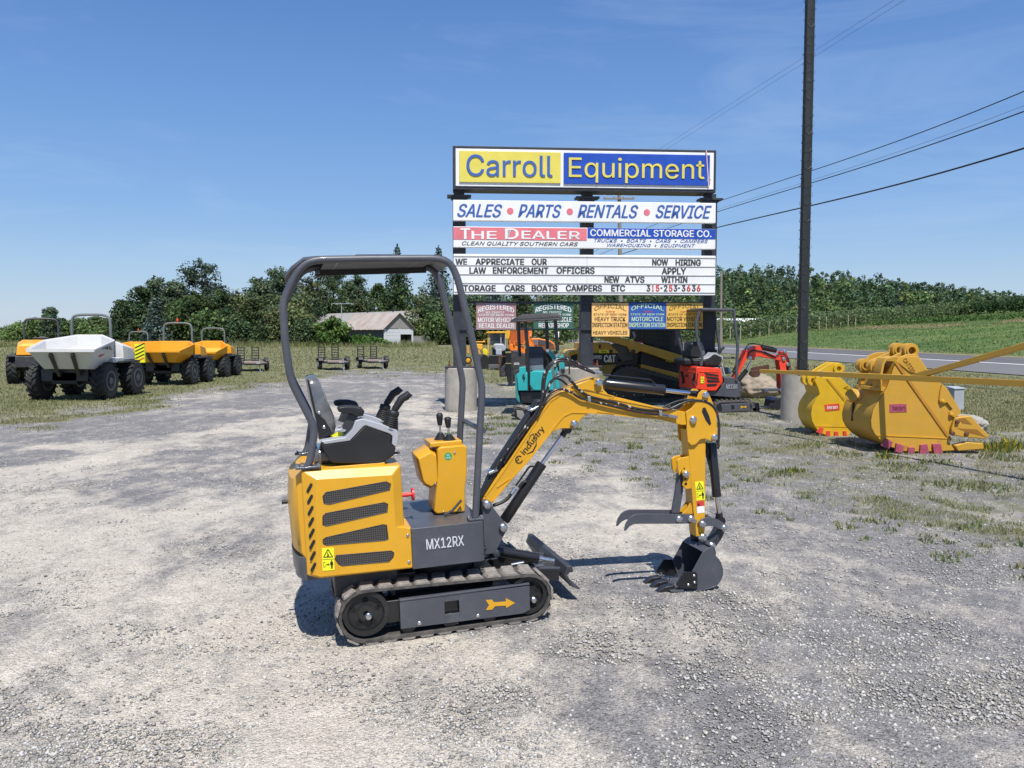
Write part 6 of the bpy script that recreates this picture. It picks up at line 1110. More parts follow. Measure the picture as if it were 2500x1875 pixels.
bd = pr('grey_base', RX, zX, [(350, 1245), (550, 1275), (660, 1270), (760, 1150), (750, 1065), (905, 1075), (920, 1130), (995, 1140), (995, 1320), (1020, 1350), (940, 1375), (600, 1345), (350, 1300)], -.50, .45, GRY, red, .02)
mb = MB(); a_ = RX.V(zX((788, 1240))[0], -.505); b_ = RX.V(zX((952, 1235))[0], -.505); text(mb, 'MX15RX', a_, (1, 0, 0), (0, 0, 1), (b_-a_).length, .095, .004, .01); P('model_lettering', mb, LGRY, bd, 0)
rc = pr('engine_cover', RX, zX, [(355, 925), (380, 918), (690, 940), (715, 950), (750, 1140), (650, 1275), (550, 1275), (350, 1250), (350, 1050)], -.56, .42, RED, red, .03)
for pts in ([(478, 1008), (670, 1035), (680, 1055), (495, 1035)], [(492, 1055), (675, 1075), (685, 1105), (515, 1085)], [(510, 1105), (690, 1122), (690, 1140), (525, 1145)], [(508, 1170), (660, 1165), (640, 1195), (518, 1202)], [(385, 1005), (372, 1020), (360, 1120), (362, 1175), (375, 1180), (372, 1120)]): pr('vent', RX, zX, pts, -.572, -.555, BLKM, rc, 0)
rcu = RX.V(zX((350, 1050))[0], -.56).x
def rearp(name, pts, m, par, d0=.02):
    h = [RX.hit(p, 0, rcu-.01) for p in zX(*pts)]; mb = MB(); flat(mb, h, (-1, 0, 0), d0); return P(name, mb, m, par, 30, .004)
rearp('vent', [(130, 985), (152, 990), (182, 1120), (165, 1165), (145, 1150), (160, 1110)], BLKM, rc); rearp('vent', [(330, 1020), (345, 1010), (318, 1120), (345, 1175), (300, 1130)], BLKM, rc); rearp('filler_cap', [(205, 1038), (222, 1035), (226, 1065), (212, 1072)], BLKM, rc); rearp('cover_ridge', [(165, 968), (330, 990), (330, 1005), (168, 985)], RED, rc); rearp('cover_ridge', [(115, 1190), (285, 1165), (320, 1200), (318, 1215), (280, 1182), (115, 1206)], RED, rc)
pr('cover_ridge', RX, zX, [(400, 985), (690, 995), (688, 1006), (400, 996)], -.570, -.555, RED, rc, .004)
warn_label(RX, rc, zX((420, 1065), (467, 1065), (467, 1158), (420, 1160)), -.572)
RT = [(160, 890), (105, 640), (92, 420), (95, 250), (140, 130)]
for v, dx in ((-.5, 270), (.45, 0)):
    pass
tb('canopy_post', RX, zX, [(425, 905), (445, 760), (365, 540), (350, 280), (405, 115)], -.5, .032, GRY, red); tb('canopy_post', RX, zX, [(165, 890), (175, 760), (100, 540), (95, 270), (150, 130)], -.5, .032, GRY, red, vs=[.45]*5)
tb('canopy_post', RX, zX, [(900, 90), (905, 200), (955, 640), (945, 800), (935, 1130)], -.5, .032, GRY, red, 0); tb('canopy_post', RX, zX, [(620, 120), (640, 300), (690, 640), (680, 760)], .45, .032, GRY, red, 0); tb('grab_bar', RX, zX, [(745, 790), (930, 790)], -.3, .02, GRY, red, 0)
mb = MB(); zz = RX.V(zX((430, 90))[0], -.5); ze = RX.V(zX((905, 95))[0], -.5); rl_ = RX.V(zX((135, 120))[0], .45)
mb.loft([[(zz.x, -.52, zz.z-.03), (ze.x+.02, -.52, ze.z-.03), (ze.x+.02, .5, ze.z-.03), (zz.x-.02, .5, zz.z-.03)], [(zz.x, -.52, zz.z+.03), (ze.x, -.52, ze.z+.02), (ze.x, .5, ze.z+.02), (zz.x-.02, .5, zz.z+.02)]]); P('canopy_roof', mb, GRY, red, 40, .02)
st = pr('seat_back', RX, zX, [(275, 590), (290, 560), (375, 548), (400, 570), (445, 800), (275, 800)], -.1, .35, BLKM, red, .05); pr('seat_film', RX, zX, [(385, 555), (430, 550), (470, 640), (500, 790), (450, 800), (430, 680)], -.05, .3, VINYL, st, .02)
pr('seat_base', RX, zX, [(180, 800), (440, 810), (460, 900), (200, 905), (175, 850)], -.25, .4, BLKM, red, .05); cn = pr('arm_console', RX, zX, [(440, 830), (520, 800), (610, 725), (735, 800), (720, 860), (670, 905), (490, 910)], -.38, -.1, BLKM, red, .03); pr('console_trim', RX, zX, [(455, 805), (520, 790), (560, 760), (600, 715), (640, 720), (745, 775), (740, 830), (722, 815), (725, 790), (630, 745), (600, 750), (540, 800), (460, 822)], -.385, -.1, LGRY, cn, .008)
tb('joystick', RX, zX, [(695, 720), (715, 670), (755, 638)], -.25, .03, BLKM, cn); tb('joystick', RX, zX, [(520, 685), (600, 682), (650, 695)], .1, .03, BLKM, cn)
pr('armrest', RX, zX, [(215, 672), (265, 670), (265, 690), (215, 690)], .3, .4, BLKM, red); pr('foot_console', RX, zX, [(770, 930), (850, 930), (860, 1020), (790, 1030)], -.1, .1, mat('blue_grey_paint', (.07, .12, .16), .5), red); tb('control_lever', RX, zX, [(870, 990), (910, 990)], -.1, .02, BLKM, red, 0); tb('strut', RX, zX, [(720, 870), (765, 1055)], -.3, .02, LGRY, red, 0)
rb = pr('boom', RX, zX, [(905, 1100), (950, 1010), (1060, 740), (1080, 680), (1190, 620), (1270, 610), (1300, 650), (1310, 690), (1420, 730), (1560, 770), (1600, 800), (1560, 835), (1470, 810), (1260, 770), (1200, 790), (1210, 810), (1180, 825), (1120, 810), (1090, 800), (1010, 960), (930, 1110)], -.12, .10, RED, red, .008)
tb('hose_bundle', RX, zX, [(900, 1000), (960, 900), (1050, 760), (1070, 700)], -.0, .055, BLKM, rb); tb('hose', RX, zX, [(1060, 690), (1080, 620), (1140, 580), (1280, 600), (1470, 640)], -.12, .012, BLKM, rb); tb('hose', RX, zX, [(1090, 780), (1130, 700), (1200, 680), (1320, 700), (1500, 790), (1530, 740), (1640, 740), (1690, 800), (1700, 880)], -.13, .013, BLKM, rb); tb('hose', RX, zX, [(1330, 700), (1480, 770), (1500, 780)], -.14, .013, BLKM, rb)
rk = tb('boom_cylinder', RX, zX, [(965, 1120), (1080, 970)], -.02, .05, BLK, red, 0, seg=12); tb('piston_rod', RX, zX, [(1080, 970), (1150, 835)], -.02, .022, CHR, rk, 0)
rk = tb('arm_cylinder', RX, zX, [(1290, 640), (1505, 685)], -.02, .055, BLK, red, 0, seg=12); tb('piston_rod', RX, zX, [(1505, 685), (1620, 705)], -.02, .02, CHR, rk, 0)
ra = pr('arm', RX, zX, [(1590, 760), (1600, 700), (1640, 685), (1670, 720), (1700, 850), (1695, 890), (1660, 900), (1665, 1340), (1640, 1345), (1605, 1320), (1600, 1250), (1575, 1220), (1570, 960), (1550, 850), (1560, 770)], -.1, .10, RED, red, .008); warn_label(RX, ra, zX((1625, 1135), (1665, 1135), (1668, 1215), (1628, 1218)), -.105)
rk = tb('bucket_cylinder', RX, zX, [(1685, 890), (1690, 1080)], 0, .05, BLK, red, 0, seg=12); tb('piston_rod', RX, zX, [(1690, 1080), (1690, 1260)], 0, .02, CHR, rk, 0)
pr('thumb', RX, zX, [(1340, 1300), (1360, 1250), (1400, 1235), (1610, 1240), (1610, 1275), (1400, 1275)], -.08, .08, GRY, red); pr('thumb_strut', RX, zX, [(1550, 1050), (1575, 1060), (1570, 1240), (1540, 1240)], -.02, .02, GRY, red)
kb = pr('bucket', RX, zX, [(1500, 1410), (1540, 1370), (1700, 1385), (1720, 1440), (1700, 1530), (1620, 1560), (1440, 1530), (1480, 1510)], -.25, .25, BLK, red, .02); pr('side_cutter', RX, zX, [(1405, 1480), (1425, 1455), (1490, 1450), (1520, 1500), (1470, 1530), (1420, 1500)], -.26, -.23, BLK, kb)
for p in ((1130, 795), (1620, 810), (1635, 700), (1680, 885), (1585, 1255), (1665, 1275), (1665, 1330)): h = RX.V(zX(p)[0], -.11); mb = MB(); mb.lathe((h.x, -.105, h.z), (0, -1, 0), [(0, .042), (.02, .042), (.03, .02)], 12); P('pin', mb, STL, rb)
# ================================================================ teal mini excavator
TX = Fr((.55, 15.9, 0), math.radians(-6)); tl = thing('mini_excavator', 'teal mini excavator with black flat roof behind the yellow boom', 'excavator', TX)
trk(TX, zS, tl, [(838, 1450), (870, 1425), (1060, 1440), (1180, 1500), (1180, 1659), (960, 1659), (860, 1560)], -.35, -.12); pr('track_link_face', TX, zS, [(880, 1470), (960, 1480), (990, 1560), (975, 1620), (890, 1550)], -.37, -.34, mat('dusty_track_face', (.22, .21, .19), .8), tl, .01); pr('tread_top', TX, zS, [(870, 1425), (900, 1418), (1070, 1432), (1180, 1495), (1180, 1520), (960, 1450)], -.36, -.1, LUG, tl, .01); 
h = TX.V(zS((900, 1500))[0], -.4); mb = MB(); mb.box((TX.V(zS((1120, 1500))[0], .3).x+.25, .55, .18), (1.1, 1.1, .14)); P('undercarriage', mb, BLK, tl, 30, .03); mb = MB(); mb.box((TX.V(zS((1120, 1500))[0], .3).x+.35, 1.05, .2), (1.3, .25, .36)); P('rubber_track', mb, RUB, tl, 30, .08)
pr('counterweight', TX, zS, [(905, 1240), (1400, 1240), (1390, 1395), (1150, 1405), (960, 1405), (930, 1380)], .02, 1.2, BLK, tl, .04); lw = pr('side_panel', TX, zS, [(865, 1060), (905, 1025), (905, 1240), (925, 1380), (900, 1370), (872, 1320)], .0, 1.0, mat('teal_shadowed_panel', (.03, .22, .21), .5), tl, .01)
pr('rear_pillar', TX, zS, [(912, 960), (990, 955), (1000, 1020), (1015, 1025), (1015, 1240), (905, 1240), (885, 1050), (915, 1020)], -.05, .9, TEAL, tl, .02); pr('rear_panel', TX, zS, [(1040, 1020), (1090, 1000), (1300, 1000), (1330, 1240), (1080, 1240), (1035, 1170)], -.08, .8, TEAL, tl, .03); pr('side_panel', TX, zS, [(1270, 1000), (1370, 960), (1400, 1230), (1320, 1240)], .1, 1.1, TEAL, tl, .02)
mb = MB(); h = TX.V(zS((972, 1080))[0], -.055); mb.tube([(h.x, -.06, h.z+.06), (h.x-.02, -.07, h.z+.03), (h.x+.01, -.07, h.z), (h.x, -.06, h.z-.05)], .014, 6); P('tow_hook', mb, BLKM, tl)
sb_ = pr('seat_back', TX, zS, [(990, 760), (1010, 725), (1040, 715), (1170, 715), (1200, 735), (1208, 790), (1200, 940), (1010, 940)], .25, .38, mat('navy_vinyl', (.025, .035, .055), .5), tl, .02); pr('seat_seam', TX, zS, [(1000, 797), (1204, 797), (1204, 803), (1000, 803)], .243, .25, BLKM, sb_, 0); pr('foil_band', TX, zS, [(1030, 940), (1200, 930), (1205, 985), (1110, 1000), (1035, 990)], .15, .2, mat('crumpled_foil', (.35, .36, .37), .25, metal=.8, bump=1, bscale=30), sb_, 0)
for pts, v in (([(905, 420), (912, 640), (920, 830)], .85), ([(985, 420), (1015, 720), (1022, 1240)], .0), ([(1240, 415), (1252, 750)], .85), ([(1345, 400), (1372, 765)], .1)): tb('canopy_post', TX, zS, pts, v, .035, BLK, tl, 0)
mb = MB(); a_ = TX.V(zS((835, 425))[0], -.1); b_ = TX.V(zS((1415, 345))[0], -.1); c_ = TX.V(zS((925, 335))[0], .3); zt = TX.V(zS((1000, 340))[0], .4).z; ex0, ex1 = TX.V(zS((870, 400))[0], .0).x, TX.V(zS((1400, 380))[0], .0).x; zl = TX.V(zS((900, 425))[0], 0).z
mb.loft([[(ex0-.1, -.15, zl-.0), (ex1, -.15, zl+.05), (ex1, 1.15, zl+.05), (ex0-.1, 1.15, zl)], [(ex0-.08, -.12, zl+.04), (ex1+.01, -.13, zl+.09), (ex1+.01, 1.13, zl+.09), (ex0-.08, 1.13, zl+.04)], [(ex0+.12, .1, zt+.02), (ex1-.05, .1, zt+.03), (ex1-.05, .95, zt+.03), (ex0+.12, .95, zt+.02)]]); P('canopy_roof', mb, BLK, tl, 40, .02)
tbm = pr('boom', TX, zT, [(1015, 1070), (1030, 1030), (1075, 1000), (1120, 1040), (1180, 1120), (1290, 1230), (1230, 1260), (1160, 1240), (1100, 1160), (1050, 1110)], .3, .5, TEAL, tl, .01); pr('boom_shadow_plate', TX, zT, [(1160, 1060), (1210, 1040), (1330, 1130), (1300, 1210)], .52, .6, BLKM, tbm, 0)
pr('arm', TX, zT, [(1300, 1120), (1320, 1110), (1345, 1180), (1385, 1180), (1390, 1120), (1420, 1115), (1435, 1240), (1450, 1470), (1350, 1475), (1325, 1300)], .1, .3, TEAL, tl, .01); pr('bucket_link', TX, zT, [(1350, 1475), (1440, 1480), (1450, 1560), (1400, 1600), (1370, 1540)], .1, .3, BLKM, tl); pr('cylinder', TX, zT, [(1180, 1280), (1290, 1280), (1330, 1659), (1210, 1659)], .2, .4, mat('teal_dark', (.02, .12, .13), .5), tl, .02)
for pts in ([(1170, 1120), (1250, 1060), (1290, 1070)], [(1440, 1220), (1480, 1180), (1530, 1170), (1560, 1260), (1560, 1600)], [(1020, 1200), (1060, 1300), (1060, 1659)]): tb('hose', TX, zT, pts, .1, .014, BLKM, tbm)
for p in ((1040, 1035), (1270, 1150), (1215, 1385), (1300, 1555), (1190, 1640)): h = TX.V(zT(p)[0], .08); mb = MB(); mb.lathe((h.x, .09, h.z), (0, -1, 0), [(0, .04), (.03, .03)], 10); P('pin', mb, STL, tbm)
pr('cylinder_guard', TX, zS, [(1300, 1000), (1330, 960), (1350, 1230), (1310, 1240)], .0, .1, mat('grey_green', (.1, .14, .14), .5), tl)
# ================================================================ compact track loader
LX = Fr((1.4, 19.5, 0), math.radians(3)); cat = thing('track_loader', 'yellow and black compact track loader between the middle and right sign posts', 'loader', LX); DYL = mat('loader_yellow', (.52, .30, .03), .45, dust=.2)
trk(LX, zG, cat, [(700, 1560), (760, 1250), (900, 1060), (1040, 985), (1150, 962), (1300, 1000), (2000, 1200), (2330, 1330), (2360, 1480), (2250, 1600), (800, 1620)], -.05, .4); trk(LX, zG, cat, [(760, 1250), (900, 1060), (1150, 962), (2000, 1200), (2330, 1330), (2250, 1600), (800, 1620)], 1.3, 1.7, lugs=False)
pr('chassis', LX, zG, [(800, 1100), (960, 760), (1000, 600), (2000, 760), (2100, 1200), (2000, 1500), (900, 1500)], .35, 1.4, BLK, cat, .03); mb = MB()
for p in ((860, 1435), (905, 1470), (1015, 1490), (1210, 1470), (1380, 1470), (1780, 1460)): h = LX.V(zG(p)[0], -.06); mb = MB(); mb.lathe((h.x, -.055, h.z), (0, -1, 0), [(0, .02), (.02, .012)], 8); P('roller_bolt', mb, STL, cat)
rh = pr('rear_hood', LX, zG, [(300, 560), (700, 548), (800, 556), (800, 590), (960, 740), (300, 745)], .05, 1.6, DYL, cat, .03); pr('lower_hood', LX, zG, [(480, 940), (915, 930), (800, 1100), (480, 1100)], .06, 1.6, mat('loader_yellow_shaded', (.30, .19, .03), .5, dust=.2), cat, .02)  # lower hood: loader yellow darkened to olive, its shade put into the colour
dk = pr('dark_panel', LX, zG, [(300, 745), (910, 748), (955, 830), (912, 932), (540, 942), (300, 860)], .03, 1.6, mat('decal_black', (.012, .013, .014), .5), cat, .015)
mb = MB(); a_ = LX.V(zG((485, 842))[0], .025); b_ = LX.V(zG((640, 838))[0], .025); text(mb, '299D', (a_.x, .027, a_.z), (1, 0, 0), (0, 0, 1), b_.x-a_.x, .09, .006, .03); P('model_lettering', mb, SIGNW, dk, 0); mb = MB(); a_ = LX.V(zG((680, 895))[0], .025); b_ = LX.V(zG((885, 892))[0], .025); text(mb, 'CAT', (a_.x, .027, a_.z), (1, 0, 0), (0, 0, 1), b_.x-a_.x, .165, .006, .04); P('emblem', mb, SIGNW, dk, 0)
pr('emblem_triangle', LX, zG, [(745, 897), (795, 855), (838, 897)], .018, .024, SIGNY, dk, 0); pr('red_reflector', LX, zG, [(465, 865), (560, 942), (465, 942)], .015, .028, mat('reflector_red', (.75, .02, .01), .3), dk, 0); pr('rear_filler', LX, zG, [(585, 590), (625, 585), (630, 640), (600, 665)], .04, .05, BLKM, rh, 0)
ol = pr('plate_label', LX, zG, [(597, 683), (772, 676), (772, 735), (598, 738)], .04, .05, LBL, rh, 0); mb = MB(); a_ = LX.V(zG((635, 725))[0], .035); text(mb, 'Ohio', (a_.x, .038, a_.z), (1, 0, 0), (0, 0, 1), .125, .045, .004, .02); P('label_lettering', mb, LBLK, ol, 0); pr('plate_label', LX, zG, [(775, 680), (835, 678), (832, 730), (775, 733)], .04, .05, LBLK, rh, 0)
rd_ = pr('rear_door', LX, zG, [(55, 745), (80, 705), (130, 690), (300, 672), (300, 945), (60, 945)], .15, 1.5, mat('loader_bright', (.66, .36, .02), .4), cat, .03); pr('door_grille', LX, zG, [(100, 800), (120, 770), (215, 750), (218, 925), (98, 930)], .14, .16, BLKM, rd_, 0); pr('door_seam', LX, zG, [(243, 682), (250, 682), (250, 940), (243, 940)], .14, .155, BLKM, rd_, 0); pr('bumper', LX, zG, [(60, 945), (300, 945), (470, 1100), (60, 1040)], .12, 1.5, GRYD, cat, .03)
lf = pr('lift_arm', LX, zG, [(590, 458), (740, 440), (905, 440), (1100, 495), (2040, 770), (2095, 830), (2060, 935), (1960, 915), (1340, 702), (1225, 750), (1165, 730), (1100, 625), (800, 540)], -.12, .06, DYL, cat, .02); pr('lift_arm', LX, zG, [(590, 458), (905, 440), (2040, 770), (2060, 935), (1340, 702), (1100, 625), (800, 540)], 1.55, 1.7, DYL, cat, .02)
pr('arm_link', LX, zG, [(780, 600), (860, 560), (1170, 650), (1210, 860), (1000, 900), (900, 760)], .06, .2, BLK, cat, .02); mb = MB(); h = LX.V(zG((1195, 710))[0], -.13); mb.lathe((h.x, -.12, h.z), (0, -1, 0), [(0, .05), (.02, .05), (.03, .03)], 14); P('pivot', mb, BLK, lf)
pr('side_panel', LX, zG, [(1360, 710), (1980, 905), (2010, 1110), (1330, 960), (1320, 860)], .1, .36, mat('loader_charcoal', (.018, .018, .02), .5), cat, .02); pr('side_stripe', LX, zG, [(1335, 930), (2000, 1090), (2000, 1205), (1330, 1005)], .05, .36, DYL, cat, .015)
for k in range(3): pr('yellow_mark', LX, zG, [(1770+k*36, 858+k*8), (1790+k*36, 862+k*8), (1790+k*36, 885+k*8), (1770+k*36, 880+k*8)], .09, .1, LBL, cat, 0)
cb = pr('cab_shell', LX, zG, [(1130, 480), (1160, 200), (1210, -20), (1850, -20), (1960, 60), (2080, 600), (2090, 790), (1500, 620)], .28, .32, BLK, cat, .02); pr('cab_shell', LX, zG, [(1130, 480), (1160, 200), (1210, -20), (1850, -20), (1960, 60), (2080, 600), (2090, 790), (1500, 620)], 1.3, 1.34, BLK, cat, .02)
pr('cab_roof', LX, zG, [(1150, 10), (1200, -30), (1860, -30), (1950, 20), (1940, 60), (1160, 60)], .25, 1.38, BLK, cat, .03); pr('side_window', LX, zG, [(1390, 60), (1830, 60), (1860, 640), (1420, 560)], .262, .28, mat('green_tinted_screen', (.03, .05, .04), .3), cat, 0)
for k in range(11): tb('screen_bar', LX, zG, [(1400+k*40, 80), (1415+k*42, 560+k*10)], .25, .010, BLK, cat, 0, seg=5)
for k in range(7): tb('screen_bar', LX, zG, [(1395, 110+k*75), (1850, 130+k*80)], .255, .007, BLK, cat, 0, seg=5)
pr('grab_handle', LX, zG, [(1180, 370), (1215, 350), (1245, 450), (1215, 480)], .2, .26, LGRY, cb, .01); pr('red_box', LX, zG, [(1240, 535), (1290, 515), (1390, 540), (1380, 560)], .1, .2, mat('seat_red', (.5, .02, .02), .5), cat, .01); pr('cab_label', LX, zG, [(1165, 475), (1215, 472), (1220, 495), (1168, 498)], .25, .27, LBL, cb, 0)
# ================================================================ backhoe loader far behind
HX = Fr((-2.4, 38.0, 0), math.radians(0)); hoe = thing('backhoe_loader', 'distant yellow backhoe loader with glass cab behind the left sign post', 'loader', HX); BYL = mat('backhoe_yellow', (.74, .38, .02), .4, dust=.15)
pr('cab_roof', HX, zR, [(520, 252), (560, 232), (880, 230), (900, 262), (530, 268)], -.1, 1.6, BYL, hoe, .02); pr('cab_glass', HX, zR, [(600, 280), (890, 272), (900, 500), (600, 480)], .1, 1.4, GLASS, hoe, .02)
for pts in ([(555, 262), (580, 262), (575, 670), (560, 670)], [(590, 270), (608, 270), (600, 480), (590, 480)], [(803, 232), (822, 232), (822, 460), (806, 460)], [(890, 260), (905, 260), (905, 520), (890, 520)]): pr('cab_pillar', HX, zR, pts, .02, .12, BYL if pts[0][0] == 555 else LGRY, hoe, 0)
pr('bonnet', HX, zR, [(660, 480), (720, 465), (860, 470), (905, 540), (910, 600), (840, 620), (700, 600)], -.6, .1, LGRY, hoe, .06); pr('radiator', HX, zR, [(640, 520), (700, 600), (840, 600), (900, 600), (900, 680), (640, 680)], -.4, .3, GRYD, hoe, .03); pr('front_mount', HX, zR, [(715, 590), (770, 575), (830, 580), (830, 680), (715, 680)], -.62, -.4, LGRY, hoe, .02)
pr('boom_section', HX, zR, [(455, 575), (500, 550), (560, 600), (555, 690), (530, 705), (480, 700)], -.3, 0, mat('backhoe_lemon', (.75, .6, .02), .4), hoe, .02); pr('rear_deck', HX, zR, [(290, 470), (450, 478), (470, 560), (420, 590), (300, 520)], .2, 1.2, BYL, hoe, .02); tb('rail', HX, zR, [(300, 385), (302, 432), (510, 432)], .3, .03, BYL, hoe, 0); tb('rail', HX, zR, [(485, 388), (487, 432)], .3, .03, BYL, hoe, 0)
pr('rear_body', HX, zR, [(160, 520), (190, 510), (210, 660), (160, 660)], .2, 1.2, mat('backhoe_tan', (.62, .33, .06), .5), hoe, .02); pr('side_body', HX, zR, [(350, 600), (400, 590), (440, 700), (380, 740)], -.1, 1.0, MAT['backhoe_tan'], hoe, .02)
pr('bucket_shell', HX, zR, [(570, 720), (600, 690), (900, 680), (905, 865), (575, 865)], -1.3, -.7, BLK, hoe, .03); pr('bucket_lip', HX, zR, [(572, 865), (770, 865), (770, 940), (572, 945)], -1.35, -1.2, mat('worn_steel', (.13, .13, .14), .5, metal=.4), hoe, .01)
for (cx_, cz_, r_, v) in ((185, 790, 75, .0), (400, 800, 75, -.2)):
    h = HX.V(zR((cx_, cz_))[0], v); R_ = r_/7.9/F*38; mb = MB(); mb.lathe((h.x, v, h.z), (-.35, 1, 0), [(0, R_*.55), (0, R_), (.35, R_), (.35, R_*.5)], 24); w_ = P('wheel', mb, TYR, hoe, 30, .02); mb = MB(); mb.lathe((h.x, v-.01, h.z), (-.35, 1, 0), [(-.02, R_*.2), (.0, R_*.58), (.06, R_*.58)], 20); P('rim', mb, BYL, w_)
h = HX.V(zR((500, 850))[0], -.5); mb = MB(); mb.lathe((h.x, -.5, h.z), (-.9, .5, 0), [(0, .2), (0, .42), (.3, .42), (.3, .2)], 24); P('wheel', mb, TYR, hoe, 30, .02)
# ================================================================ orange hopper machine
OX = Fr((.5, 33, 0), 0); om = thing('screening_machine', 'bright orange machine with tall raised hopper beyond the teal excavator', 'machine', OX); ORD = mat('orange_shaded', (.38, .09, .01), .6, dust=.2)  # second orange: paint darkened for the shade inside the hopper, with dust
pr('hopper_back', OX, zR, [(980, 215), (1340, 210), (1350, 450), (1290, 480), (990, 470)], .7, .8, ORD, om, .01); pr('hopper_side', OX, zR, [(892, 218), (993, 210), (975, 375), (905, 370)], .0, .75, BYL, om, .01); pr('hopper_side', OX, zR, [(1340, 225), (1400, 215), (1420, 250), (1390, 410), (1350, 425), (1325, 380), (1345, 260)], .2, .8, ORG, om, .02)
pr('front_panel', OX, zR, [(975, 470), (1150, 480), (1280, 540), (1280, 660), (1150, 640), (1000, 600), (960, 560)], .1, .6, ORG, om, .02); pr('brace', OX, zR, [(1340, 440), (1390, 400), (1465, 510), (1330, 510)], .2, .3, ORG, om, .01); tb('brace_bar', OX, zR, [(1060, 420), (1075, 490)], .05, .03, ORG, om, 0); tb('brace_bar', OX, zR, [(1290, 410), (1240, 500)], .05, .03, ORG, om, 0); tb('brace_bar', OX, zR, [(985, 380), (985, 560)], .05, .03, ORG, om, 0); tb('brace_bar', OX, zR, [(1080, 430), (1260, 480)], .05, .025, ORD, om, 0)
pr('pink_lamp', OX, zR, [(1370, 280), (1395, 275), (1400, 330), (1370, 330)], .15, .2, mat('pink_lamp', (.8, .35, .3), .4), om, .01)
ef = pr('engine_frame', OX, zR, [(1385, 368), (1530, 360), (1760, 402), (1855, 470), (1855, 570), (1700, 610), (1455, 520)], .3, 1.3, ORG, om, .03); pr('side_screen', OX, zR, [(1425, 388), (1520, 382), (1520, 490), (1465, 495)], .28, .31, mat('dull_screen', (.13, .14, .15), .5), ef, 0); pr('side_screen', OX, zR, [(1528, 382), (1750, 425), (1835, 482), (1835, 492), (1528, 492)], .28, .31, mat('dark_screen', (.06, .06, .065), .5), ef, 0); pr('lower_skirt', OX, zR, [(1470, 510), (1850, 510), (1840, 560), (1680, 600), (1500, 560)], .27, .3, mat('brown_skirt', (.16, .06, .02), .6), ef, 0)
pr('chassis', OX, zR, [(900, 560), (1700, 560), (1700, 800), (900, 800)], .9, 1.6, BLK, om, .03); pr('lamp_cluster', OX, zR, [(900, 360), (960, 360), (950, 530), (905, 520)], .0, .1, mat('olive_panel', (.22, .2, .08), .6), om, .01)
for x_ in (1000, 1300, 1600): h = OX.V(zR((x_, 780))[0], 1.0); mb = MB(); mb.lathe((h.x, 1.0, .45), (0, 1, 0), [(0, .2), (0, .45), (.4, .45), (.4, .2)], 20); P('wheel', mb, TYR, om, 30, .02)
# black attachment with its mast, rusty stand
AX = Fr((-.6, 25.6, 0), 0); at1 = thing('plough_attachment', 'black attachment with tall mast and white characters left of the teal excavator', 'attachment', AX)
pr('box', AX, zR, [(1010, 690), (1050, 600), (1160, 610), (1290, 680), (1290, 880), (1170, 990), (1040, 985), (1020, 850)], .0, .9, mat('faded_black', (.03, .03, .035), .6, dust=.3), at1, .03); ms = pr('mast', AX, zR, [(905, 618), (1010, 620), (1015, 850), (1070, 1180), (1020, 1265), (935, 1210), (915, 1000), (905, 850)], -.2, .0, BLK, at1, .01); pr('mast_edge', AX, zR, [(1010, 620), (1025, 622), (1045, 1240), (1020, 1262)], -.22, -.05, GRYD, at1, 0); pr('mast_band', AX, zR, [(900, 620), (1012, 612), (1012, 645), (902, 650)], -.22, -.1, mat('olive_panel', (.2, .2, .08), .6), ms, 0); pr('mast_band', AX, zR, [(900, 838), (1015, 838), (1015, 858), (900, 858)], -.22, -.1, MAT['olive_panel'], ms, 0)
mb = MB(); a_ = AX.V(zR((1065, 878))[0], -.01); b_ = AX.V(zR((1165, 872))[0], -.01); text(mb, 'US70', (a_.x, -.01, a_.z), (1, 0, 0), (0, 0, 1), b_.x-a_.x, .075, .006, .03); P('lettering', mb, SIGNW, at1, 0); pr('skid', AX, zR, [(800, 960), (900, 850), (930, 860), (930, 1100), (810, 1110)], -.1, .5, mat('faded_black', (.03, .03, .035), .6), at1, .02); pr('lower_box', AX, zR, [(1040, 990), (1170, 950), (1170, 1200), (1060, 1200)], -.05, .6, GRYD, at1, .02)
rs = thing('steel_stand', 'rusty steel frame stand beside the distant backhoe bucket', 'stand', AX)
for pts in ([(765, 712), (785, 712), (815, 1105), (785, 1110)], [(765, 708), (905, 700), (905, 718), (770, 726)], [(790, 735), (805, 735), (800, 1000), (790, 1000)]): pr('rail', AX, zR, pts, .5, .58, RUST, rs, 0)
# ================================================================ swivel skip dumpers
def tyre(par, x, y, r, w, m=TYR):
    mb = MB(); mb.lathe((x, y-w/2, r), (0, 1, 0), [(0, r*.55), (0, r*.86), (w*.12, r*.95), (w*.88, r*.95), (w, r*.86), (w, r*.55)], 36); t_ = P('wheel', mb, m, par, 30)
    mb = MB()
    for k in range(18):
        for s in (-1, 1):
            a = 2*math.pi*(k+(.5 if s > 0 else 0))/18; vs = []
            for (yy, da) in ((0.0, .0), (s*w*.5, .24)):
                for dq in (-.05, .05):
                    for h in (.93, 1.03): ang = a+da+dq; vs.append((x+math.cos(ang)*r*h, y+yy, r+math.sin(ang)*r*h))
            mb.add(vs, [(0, 1, 3, 2), (4, 6, 7, 5), (0, 4, 5, 1), (2, 3, 7, 6), (1, 5, 7, 3), (0, 2, 6, 4)])
    P('tread', mb, m, t_, 0)
    mb = MB(); mb.ring((x, y, r), (0, 1, 0), r*.55, r*.44, w*1.03, 24); mb.lathe((x, y-w*.53, r), (0, 1, 0), [(0, r*.12), (w*.02, r*.2), (w*1.04, r*.2), (w*1.06, r*.12)], 16); P('rim', mb, GRY, t_, 30); return t_
